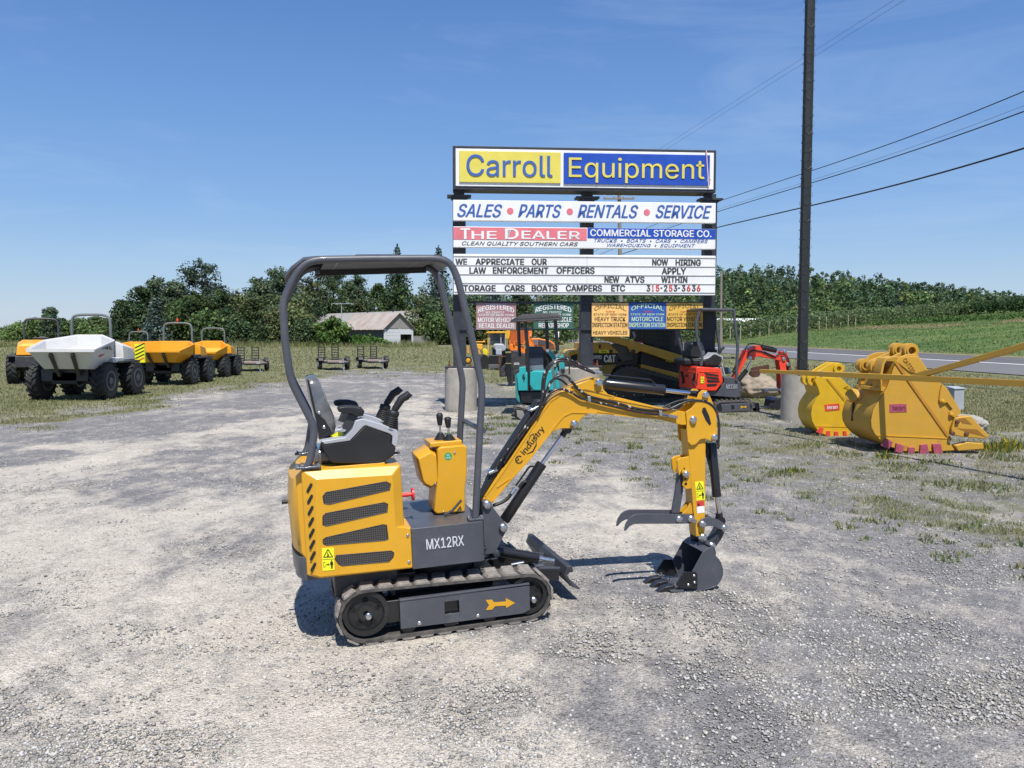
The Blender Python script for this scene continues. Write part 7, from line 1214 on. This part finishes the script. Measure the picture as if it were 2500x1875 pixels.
def dumper(label, X0, Yf, skin, skip=None, rz=-math.pi/2, scale=1.0, beacon=False, chevron=False, yaw=0.0, tilt=0.0, deep=.0):
    d = thing('site_dumper', label, 'dumper', loc=(X0, Yf, 0), rz=rz+yaw, group='site dumpers parked on the grass', scale=scale)
    r, w = .46, .31
    for (x, y) in ((0, .78), (0, -.78), (-1.5, .78), (-1.5, -.78)): tyre(d, x, y, r, w)
    mb = MB(); mb.box((-.75, 0, .55), (2.3, .62, .3)); mb.box((.08, 0, .52), (.25, 1.3, .26)); mb.box((-1.5, 0, .52), (.2, 1.3, .22)); P('chassis', mb, BLKM, d, 30, .02); mb = MB(); mb.box((.35, 0, .62), (.1, 1.15, .30)); P('front_plate', mb, GRYD, d, 30, .02)
    mb = MB(); mb.box((-1.35, 0, .9), (1.3, 1.75, .05)); P('deck', mb, GRYD, d, 30, .01)
    rim = [(1.0, .84, 1.22), (.92, .84, 1.22), (-.1, .95, 1.42), (-.75, .34, 1.55), (-.75, -.34, 1.55), (-.1, -.95, 1.42), (1.0, -.84, 1.22)]; rim = [(1.0, .84, 1.20), (-.08, .95, 1.42), (-.75, .36, 1.56), (-.75, -.36, 1.56), (-.08, -.95, 1.42), (1.0, -.84, 1.20)]
    if skip: rim = skip
    bot = [(.62, .52, .78), (.15, .62, .74), (-.45, .3, .78), (-.45, -.3, .78), (.15, -.62, .74), (.62, -.52, .78)]
    cyk = (rim[0][1]+rim[5][1])/2; bot = [(x, y+cyk*.6, z) for x, y, z in bot]
    mid = [tuple(np.array(r_)*.62+np.array(b_)*.38) if i in (0, 5) else (r_[0]*.98, (r_[1]-cyk)*.98+cyk, r_[2]-.30) for i, (r_, b_) in enumerate(zip(rim, bot))]
    sh = lambda P_, k, dz=0: [(x*(1-k)+.05*k, (y-cyk)*(1-k)+cyk, z+dz) for x, y, z in P_]
    ri, mi_, bi = sh(rim, .04), sh(mid, .05, .01), sh(bot, .1, .06); n = 6; vs = rim+mid+bot+ri+mi_+bi; fs = []; mb = MB()
    for i in range(n):
        j = (i+1) % n; fs += [(i, j, j+n, i+n), (i+n, j+n, j+2*n, i+2*n), (i+3*n, i+4*n, j+4*n, j+3*n), (i+4*n, i+5*n, j+5*n, j+4*n), (i, i+3*n, j+3*n, j)]
    fs += [tuple(range(2*n, 3*n)), tuple(range(6*n-1, 5*n-1, -1))]; mb.add(vs, fs); sk = P('skip', mb, skin, d, 20, .010)
    mb = MB(); mb.tube([rim[i] for i in (0, 1, 2, 3, 4, 5)], .022, 6); mb.box(((rim[0][0]+rim[5][0])/2, cyk, rim[0][2]-.02), (.03, abs(rim[0][1]-rim[5][1]), .07)); P('skip_rim', mb, skin, sk, 40)
    for s in (-.26, .26): mb = MB(); a_, b_ = Vector((.97, s+cyk, rim[0][2]-.10)), Vector((.45, s*.9+cyk*.6, .62)); mb.loft([[p+Vector((.02, -.04, -.03)), p+Vector((.02, .04, -.03)), p+Vector((-.05, .04, .03)), p+Vector((-.05, -.04, .03))] for p in (a_, b_)]); P('skip_rib', mb, GRYD, sk, 30)
    mb = MB(); h = [(-.95, -.5, .92), (-.95, -.5, 1.5), (-.95, -.5, 1.9), (-.95, -.47, 2.03), (-.95, -.38, 2.10), (-.95, 0, 2.115), (-.95, .38, 2.10), (-.95, .47, 2.03), (-.95, .5, 1.9), (-.95, .5, 1.5), (-.95, .5, .92)]; mb.tube(h, .035, 10, True, 1); rb_ = P('roll_bar', mb, mat('roll_bar_dark', (.05, .055, .06), .5) if rz > 0 else mat('roll_bar_grey', (.13, .15, .15), .5), d, 50)
    if beacon: mb = MB(); mb.lathe((-.95, 0, 2.14), (0, 0, 1), [(0, .02), (.05, .02), (.05, .04), (.11, .037), (.13, .015)], 14); P('beacon', mb, mat('beacon_red', (.7, .08, .02), .3), rb_)
    mb = MB(); mb.box((-1.12, 0, 1.1), (.3, .5, .14)); mb.box((-1.22, 0, 1.3), (.1, .48, .4)); P('seat', mb, BLKM, d, 30, .03); mb = MB(); mb.tube([(-.80, 0, .9), (-.86, 0, 1.35)], .03, 8); mb.ring((-.88, 0, 1.38), (-.8, 0, .6), .17, .145, .03, 24); P('steering_column', mb, BLKM, d, 40)
    mb = MB(); mb.loft([[(-1.25, -.68, .93), (-1.25, .68, .93), (-2.05, .62, .93), (-2.05, -.62, .93)], [(-1.25, -.66, 1.32), (-1.25, .66, 1.32), (-2.02, .58, 1.22), (-2.02, -.58, 1.22)], [(-1.28, -.5, 1.42), (-1.28, .5, 1.42), (-1.95, .46, 1.30), (-1.95, -.46, 1.30)]]); hd_ = P('engine_hood', mb, skin, d, 30, .02)
    for s in (-.42, -.34, -.26, -.18): mb = MB(); mb.box((-2.05, s, 1.08), (.02, .03, .22)); P('louvre', mb, BLKM, hd_, 0)
    for s in (-.63, .63): mb = MB(); mb.box((-.75, s, .95), (.6, .3, .12)); P('side_step', mb, skin if chevron else GRYD, d, 30, .02)
    mb = MB(); mb.box((-2.0, 0, .72), (.16, 1.3, .36)); P('rear_counterweight', mb, GRYD, d, 30, .02)
    if chevron:
        mb = MB(); mb.box((-1.72, .9, 1.10), (.06, .26, .50)); cp = P('hazard_board', mb, LBL, d, 0)
        for k in range(5): mb = MB(); mb.box((-1.72, .9, .92+k*.095), (.066, .265, .032), Matrix.Rotation(.45, 3, 'X')); P('hazard_stripe', mb, LBLR if k == 0 else LBLK, cp, 0)
        q0, q1, m0, m1 = (Vector(v_) for v_ in (rim[0], rim[1], mid[0], mid[1])); nn = (q1-q0).cross(m0-q0).normalized(); nn = -nn if nn.y < 0 else nn; S_ = lambda a, b_: (q0.lerp(q1, a)).lerp(m0.lerp(m1, a), b_)+nn*.014
        mb = MB(); flat(mb, [S_(.30, .95), S_(.85, .55), S_(.9, .62), S_(.34, 1.15)], nn, .004); P('red_swoosh', mb, MAT['ink_red'], sk, 0)
        mb = MB(); text(mb, 'TEREX', S_(.34, .62), S_(.9, .62)-S_(.34, .62), S_(.34, .2)-S_(.34, .62), .5, .11, .004, .03); P('skip_lettering', mb, MAT['ink_dark'], sk, 0)
    return d
dumper('white dumper with open skip, frontmost at the left', -10.85, 20.45, mat('dumper_white', (.60, .60, .59), .45, dust=.2, var=.02), [(1.0, 1.05, 1.25), (-.15, .97, 1.45), (-.75, .38, 1.58), (-.75, -.25, 1.58), (-.15, -.78, 1.45), (1.0, -.55, 1.25)], chevron=True)
dumper('orange yellow dumper with red beacon behind the white one', -10.95, 26.3, DUMY, [(1.0, .84, 1.18), (.2, 1.0, 1.38), (-.7, .5, 1.46), (-.7, -.5, 1.46), (-.1, -1.0, 1.44), (1.0, -.84, 1.18)], scale=.93, beacon=True)
dumper('orange yellow dumper at the right end of the row', -11.35, 30.7, DUMY, [(.9, .75, 1.10), (0, .95, 1.36), (-.7, .45, 1.54), (-.7, -.35, 1.54), (-.1, -.85, 1.36), (.9, -.68, 1.12)], scale=.86)
dumper('orange machine with black hoop seen from behind at far left', -16.0, 28.4, DUMY, [(.9, .6, 1.05), (0, .6, 1.1), (-.4, .3, 1.15), (-.4, -.3, 1.15), (0, -.6, 1.1), (.9, -.6, 1.05)], rz=math.radians(114), scale=1.0)
dumper('dumper mostly hidden behind the white one with a small red beacon', -16.1, 35.0, DUMY, scale=.80, beacon=True)
# ================================================================ ramp trailers
TD = mat('trailer_black', (.02, .02, .022), .5, dust=.3); DECK = mat('grey_deck_boards', (.20, .15, .12), .9, col2=(.28, .22, .18), stretch=(1, 14, 1))
def trailer(label, X0, Y0, rz):
    t_ = thing('ramp_trailer', label, 'trailer', loc=(X0, Y0, 0), rz=rz, group='black ramp trailers on the grass', scale=.86)
    for s in (-.72, .72):
        mb = MB(); mb.lathe((0, s-.09, .26), (0, 1, 0), [(0, .14), (0, .24), (.03, .26), (.15, .26), (.18, .24), (.18, .14)], 24); w_ = P('wheel', mb, TYR, t_, 30); mb = MB(); mb.lathe((0, s+(-.1 if s < 0 else .06), .26), (0, 1, 0), [(0, .13), (.04, .13)], 14); P('rim', mb, LGRY, w_)
        mb = MB(); fp = [(-.36, .46), (-.28, .58), (.28, .58), (.36, .46)]; mb.strip(fp, s-.11, s+.11, .02); P('fender', mb, TD, t_)
    mb = MB(); mb.box((0, 0, .42), (2.4, 1.15, .04)); P('deck', mb, DECK, t_, 0)
    mb = MB()
    for s in (-.58, .58): mb.box((0, s, .40), (2.5, .06, .10))
    for x in (-1.22, 0, 1.22): mb.box((x, 0, .36), (.06, 1.1, .08))
    P('frame', mb, TD, t_, 30, .004); mb = MB(); mb.tube([(1.2, -.58, .42), (1.2, -.58, .58), (1.2, .58, .58), (1.2, .58, .42)], .025, 6); mb.tube([(1.2, -.58, .66), (.35, -.58, .66), (.35, -.58, .42)], .022, 6); mb.tube([(1.2, .58, .66), (.35, .58, .66), (.35, .58, .42)], .022, 6); P('side_rail', mb, TD, t_, 40)
    mb = MB(); mb.tube([(1.2, -.5, .38), (2.1, 0, .38)], .035, 6); mb.tube([(1.2, .5, .38), (2.1, 0, .38), (2.3, 0, .38)], .035, 6); P('tongue', mb, TD, t_, 40); mb = MB(); mb.tube([(1.95, .08, .02), (1.95, .08, .62)], .028, 8); mb.box((1.95, .08, .03), (.14, .14, .03)); P('jack', mb, LGRY, t_, 40)
    for s in (-.36, .36):
        mb = MB()
        for o_ in (-.17, .17): mb.box((-1.26, s+o_, .78), (.06, .05, .78))
        for k in range(6): mb.box((-1.26, s, .45+k*.135), (.05, .32, .045))
        P('ramp', mb, TD, t_, 0)
    mb = MB(); mb.box((1.23, .1, .40), (.01, .14, .05)); P('tag_plate', mb, SIGNW, t_, 0); return t_
for lb, px_, py_, yaw in (('black ramp trailer just right of the dumpers', 612, 905, .45), ('black ramp trailer in the middle, left of the garage axis', 812, 902, .42), ('black ramp trailer rightmost of three, below the shed', 908, 899, .40)):
    p_ = gnd(px_, py_); trailer(lb, p_[0], p_[1]+.2, -math.pi/2+yaw)
# ================================================================ old shed, house, fence, antenna
ga = math.radians(40); g0 = gnd(937, 844.3); GF = Fr((g0[0], g0[1], 0), ga); shed = thing('garage_shed', 'old two bay shed with rusty metal roof and peeling white doors', 'shed', GF)
W_, L_, hw = 4.35, 10.8, 2.15; OLDW = mat('peeling_white_boards', (.46, .48, .50), .85, col2=(.62, .64, .66), stretch=(1, 1, 9), vscale=2, dust=.4); GREYB = mat('weathered_grey_boards', (.20, .19, .18), .9, col2=(.30, .28, .26), stretch=(5, 5, .6), vscale=3); DWALL = mat('dark_tar_wall', (.10, .105, .115), .9, var=.15); TINR = mat('rusty_tin_roof', (.44, .41, .37), .6, col2=(.34, .25, .20), vscale=.8, stretch=(1, 1, 1), dust=.2)
mb = MB(); mb.box((.05, L_/2, hw/2), (.1, L_, hw)); P('side_wall', mb, DWALL, shed, 0); mb = MB(); mb.box((W_-.05, L_/2, hw/2), (.1, L_, hw)); P('side_wall', mb, DWALL, shed, 0); mb = MB(); mb.box((W_/2, L_-.05, hw/2), (W_, .1, hw)); P('back_wall', mb, DWALL, shed, 0)
mb = MB(); mb.prism([(-.25, hw), (W_+.25, hw), (W_/2, hw+1.95)], -.02, .1); P('gable', mb, GREYB, shed, 0)
dx0 = .3; mb = MB(); mb.box((.15, .0, hw/2), (.3, .12, hw)); P('corner_post', mb, OLDW, shed, 0); mb = MB(); mb.box((W_-.12, .0, hw/2), (.2, .12, hw)); P('corner_post', mb, OLDW, shed, 0); mb = MB(); mb.box((W_/2+.15, -.02, hw/2), (.16, .12, hw)); P('centre_post', mb, OLDW, shed, 0)
mb = MB()
for k in range(5): mb.box((.3+(W_/2-.25)/2+.05, .03, .2+k*.42), (W_/2-.3, .05, .40))
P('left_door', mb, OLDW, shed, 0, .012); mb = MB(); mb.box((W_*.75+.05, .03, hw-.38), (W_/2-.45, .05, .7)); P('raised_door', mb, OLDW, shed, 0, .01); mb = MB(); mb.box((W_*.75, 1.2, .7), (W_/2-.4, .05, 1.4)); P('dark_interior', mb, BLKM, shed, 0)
zr = hw+1.98
for s in (0, 1):
    x0 = -.35 if s == 0 else W_+.35; sg_ = 1 if s == 0 else -1; mb = MB(); n = 30; rings = []
    for k in range(n+1): v = -.35+(L_+.7)*k/n; dz = .035*(k % 2); rings.append([(x0, v, hw-.17+dz+.05*math.sin(k*1.7)*.3), (W_/2, v, zr+dz), (W_/2, v, zr+dz+.03), (x0, v, hw-.14+dz+.05*math.sin(k*1.7)*.3)])
    mb.loft(rings); P('roof', mb, TINR, shed, 0)
hg = math.radians(40); HF = Fr((-13.6, 120.5, 0), hg); hs_ = thing('house', 'white house with long grey roof behind the old shed', 'house', HF); HW, HL, hh = 6.6, 33, 3.0; WSD = mat('white_siding', (.72, .74, .77), .7, var=.03, stretch=(.3, .3, 9)); SHG = mat('grey_shingles', (.28, .27, .26), .9, col2=(.36, .345, .32), vscale=1.2)
hx1 = HF.V((1036, 789), 0).x; hx0 = HF.V((994, 781), 0).x; HW = hx1-hx0; hz_e = HF.V((1036, 789), 0).z; hz_r = HF.V((1016, 760), 0).z
mb = MB(); mb.box(((hx0+hx1)/2, HL/2, hz_e/2), (HW-.6, HL, hz_e)); P('walls', mb, WSD, hs_, 0); mb = MB(); mb.prism([(hx0+.1, hz_e), (hx1-.1, hz_e), ((hx0+hx1)/2, hz_r-.1)], -.3, .2); P('gable', mb, WSD, hs_, 0)
for s in (0, 1): xa = hx0-.15 if s == 0 else hx1+.15; mb = MB(); mb.loft([[(xa, v, hz_e-.15), ((hx0+hx1)/2, v, hz_r), ((hx0+hx1)/2, v, hz_r+.12), (xa, v, hz_e-.03)] for v in (-.5, HL+.3)]); P('roof', mb, SHG, hs_, 0)
for x_ in (.36, .72): mb = MB(); mb.box((hx0+HW*x_, -.02, hz_e-1.3), (.5, .1, 1.1)); wf = P('window', mb, GLASS, hs_, 0); mb = MB(); mb.box((hx0+HW*x_-.38, -.03, hz_e-1.3), (.16, .08, 1.15)); P('shutter', mb, mat('slate_shutter', (.12, .15, .2), .7), wf, 0)
for v_ in (6, 13.5): mb = MB(); mb.lathe(((hx0+hx1)/2, v_, hz_r), (0, 0, 1), [(0, .12), (.35, .12), (.35, .2), (.5, .2)], 10); P('roof_vent', mb, GRYD, hs_)
pa = atY(848, 765, 118); an = thing('roof_aerial', 'spidery television aerial on a mast above the house roof', 'aerial', loc=(pa[0], 114, 0)); mb = MB(); zt = atY(848, 750, 114)[2]; mb.tube([(0, 0, 0), (0, 0, zt)], .06, 6); P('mast', mb, LGRY, an); za = atY(848, 742, 114)[2]; mb = MB(); mb.tube([(0, 0, zt-.1), (0, 0, za)], .05, 6); w6 = lambda a, b_: (atY(*z6(a)[0], 114)[0]-pa[0]*114/118*0-pa[0], 0, atY(*z6(a)[0], 114)[2])
for k in range(7): x_ = -1.2+k*.45; mb.tube([(x_, -.7+.05*k, za+.05), (x_, .7-.05*k, za+.05)], .03, 5)
mb.tube([(-1.4, 0, za+.05), (1.7, 0, za)], .04, 6); mb.tube([(-.9, .3, za-.1), (1.2, -.6, za+.12)], .03, 6); P('antenna', mb, LGRY, an)
fe = thing('board_fence', 'weathered grey board fence right of the shed', 'fence', loc=(0, 0, 0)); a_ = gnd(1009, 843); b_ = gnd(1128, 841.5); fv = np.array([b_[0]-a_[0], b_[1]-a_[1]]); Lf = np.linalg.norm(fv); fv = fv/Lf; mb = MB(); k = 0; x = 0; hF = (843-820)/F*a_[1]; rt_ = Matrix.Rotation(math.atan2(fv[1], fv[0]), 3, 'Z')
while x < Lf: h_ = hF*random.uniform(.93, 1.06); mb.box((a_[0]+fv[0]*x, a_[1]+fv[1]*x, h_/2), (.15, .03, h_), rt_ @ Matrix.Rotation(random.gauss(0, .02), 3, 'Y')); x += .17
P('boards', mb, GREYB, fe, 0)
for k in range(6): x = Lf*k/5; mb = MB(); mb.box((a_[0]+fv[0]*x, a_[1]+fv[1]*x+.1, hF*.52), (.14, .12, hF*1.04)); P('fence_post', mb, GREYB, fe, 0)
fe2 = thing('picket_fence', 'taller reddish fence pieces behind the board fence', 'fence', loc=(0, 0, 0)); mb = MB()
for k in range(34): h_ = (843-811+random.uniform(-3, 2))/F*(a_[1]+7); mb.box((a_[0]+1.6+k*.16, a_[1]+7, h_/2), (.10 if k % 6 else .16, .03, h_*(1.0 if k % 6 else 1.08)))
P('boards', mb, mat('reddish_boards', (.15, .07, .06), .9), fe2, 0)
# ================================================================ utility poles and lines
def upole(name, px_, ptop, Y, lean, r, label, arms):
    X0 = (px_-1250)/F*Y; zt = CH+(HOR-ptop)/F*Y; t_ = thing(name, label, 'pole', loc=(X0, Y, float(zg(X0, Y))), group='wooden utility poles'); mb = MB(); mb.tube([(0, 0, -.2), (lean*.5, 0, zt*.5), (lean, 0, zt)], [r, r*.9, r*.75], 10); P('shaft', mb, WOODP, t_)
    for (dz, w_, n) in arms:
        mb = MB(); mb.box((lean, -.15, zt-dz), (w_, .1, .12)); c_ = P('crossarm', mb, WOODP, t_, 0)
        for k in range(n): mb = MB(); mb.lathe((lean-w_/2+.1+(w_-.2)*k/(n-1), -.15, zt-dz+.06), (0, 0, 1), [(0, .03), (.05, .03), (.07, .07), (.16, .06), (.2, .02)], 10); P('insulator', mb, LGRY, c_)
    return X0, zt
X1, z1_ = upole('utility_pole', 1517, 425, 62, -.30, .17, 'weathered utility pole with crossarm rising behind the sign', [(2.0, 2.3, 4)])
X2, z2_ = upole('utility_pole', 1316, 690, 120, -.2, .2, 'distant pale utility pole between the maroon and green plates', [(.4, 2.0, 3)]); X3, z3_ = upole('utility_pole', 1759, 664, 96, -.05, .16, 'slim pale utility pole beside the right edge of the sign', [])
XE, YE = 15.2, 18.0; t_ = thing('utility_pole', 'near utility pole carrying the lines past the right edge of the view', 'pole', loc=(XE+2.0, YE-1.5, 0), group='wooden utility poles'); mb = MB(); mb.tube([(0, 0, 0), (0, 0, 12.6)], [.17, .13], 12); P('shaft', mb, WOODP, t_); mb = MB(); mb.box((0, 0, 9.0), (.1, 2.6, .12)); P('crossarm', mb, WOODP, t_, 0)
WIRE = mat('black_cable', (.012, .012, .013), .5); WIRT = mat('grey_thin_cable', (.12, .13, .15), .5)
def wire(p0, p1, Y0, Y1, r, label, m=WIRE, sag=.15, pe=None):
    a, b_ = atY(*p0, Y0), atY(*p1, Y1); n = 14; mb = MB(); pts = [Vector(a).lerp(Vector(b_), k/n)-Vector((0, 0, sag*4*(k/n)*(1-k/n))) for k in range(n+1)]; mb.tube(pts, r, 6); tag(P('power_line', mb, m, None, 60), label, 'cable', 'overhead lines')
PA = np.array([(1316-1250)/F*120, 120.0]); PB = np.array([15.4, 17.3])
def wirep(pts, r, label, m=WIRE):
    pp = []; xs = [p[0] for p in pts]; ys = [p[1] for p in pts]
    for x in np.concatenate([np.linspace(xs[0], xs[-1], 40)]):
        y = sum(ys[i]*np.prod([(x-xs[j])/(xs[i]-xs[j]) for j in range(len(xs)) if j != i]) for i in range(len(xs))); k = (x-1250)/F; D = PB-PA; t_ = (k*PA[1]-PA[0])/(D[0]-k*D[1]); q = PA+D*t_; pp.append(atY(x, y, q[1]))
    mb = MB(); mb.tube(pp, r, 6); tag(P('power_line', mb, m, None, 60), label, 'cable', 'overhead lines')
wirep([(1316, 690), (1592, 551), (1993, 413), (2500, 223), (2960, 40)], .016, 'topmost of the three dark overhead cables at right')
wirep([(1318, 694), (1646, 552), (1993, 443), (2500, 272), (2960, 108)], .018, 'middle of the three dark overhead cables at right')
wirep([(1319, 692), (1646, 547), (1993, 436), (2500, 258), (2960, 90)], .006, 'thin grey line just above the middle overhead cable', WIRT)
wirep([(1320, 700), (1700, 568), (1993, 499), (2500, 362), (2960, 225)], .028, 'lowest and thickest of the overhead cables at right')
wire((1512, 426), (2600, -265), 62, 20, .0055, 'upper of the two faint lines climbing behind the black pole', WIRT, sag=.0); wire((1512, 436), (2640, -270), 62, 20, .0055, 'lower of the two faint lines climbing behind the black pole', WIRT, sag=.0)
# ================================================================ greenhouse, mailbox, stake signs
gp_ = gp(1800, 196); gh = thing('greenhouse', 'long low white greenhouse roof showing above the orchard', 'greenhouse', loc=(gp_[0], gp_[1], 0)); za = CH+(HOR-779)/F*196; mb = MB(); w_ = 125/F*196; mb.loft([[(x, v*1.0, za-1.2) for v in (-2.5, 2.5)]+[(x, 2.3, za-.5), (x, 1.2, za+.03), (x, 0, za+.12), (x, -1.2, za+.03), (x, -2.3, za-.5)] for x in (-w_/2, w_/2-.3)]); P('roof', mb, mat('greenhouse_white', (.85, .87, .88), .4, var=.01), gh, 60); mb = MB(); mb.box((0, 0, (za-1.2)/2), (w_, 4.8, za-1.0)); P('walls', mb, SIGNW, gh, 0)
p_ = gnd(1359, 846); mbx = thing('mailbox', 'white roadside mailbox on a post beyond the teal excavator', 'mailbox', loc=(p_[0], p_[1], 0)); zc = atY(1359, 819, p_[1])[2]; mb = MB(); mb.box((0, 0, zc/2), (.1, .1, zc)); P('post', mb, SIGNW, mbx, 0); mb = MB(); s_ = 12/F*p_[1]/2; mb.box((0, 0, zc), (s_*1.9, .4, s_*1.7)); mb.lathe((-s_*.95, 0, zc+s_*.85), (1, 0, 0), [(0, .2), (s_*1.9, .2)], 12); P('box', mb, SIGNW, mbx, 30)
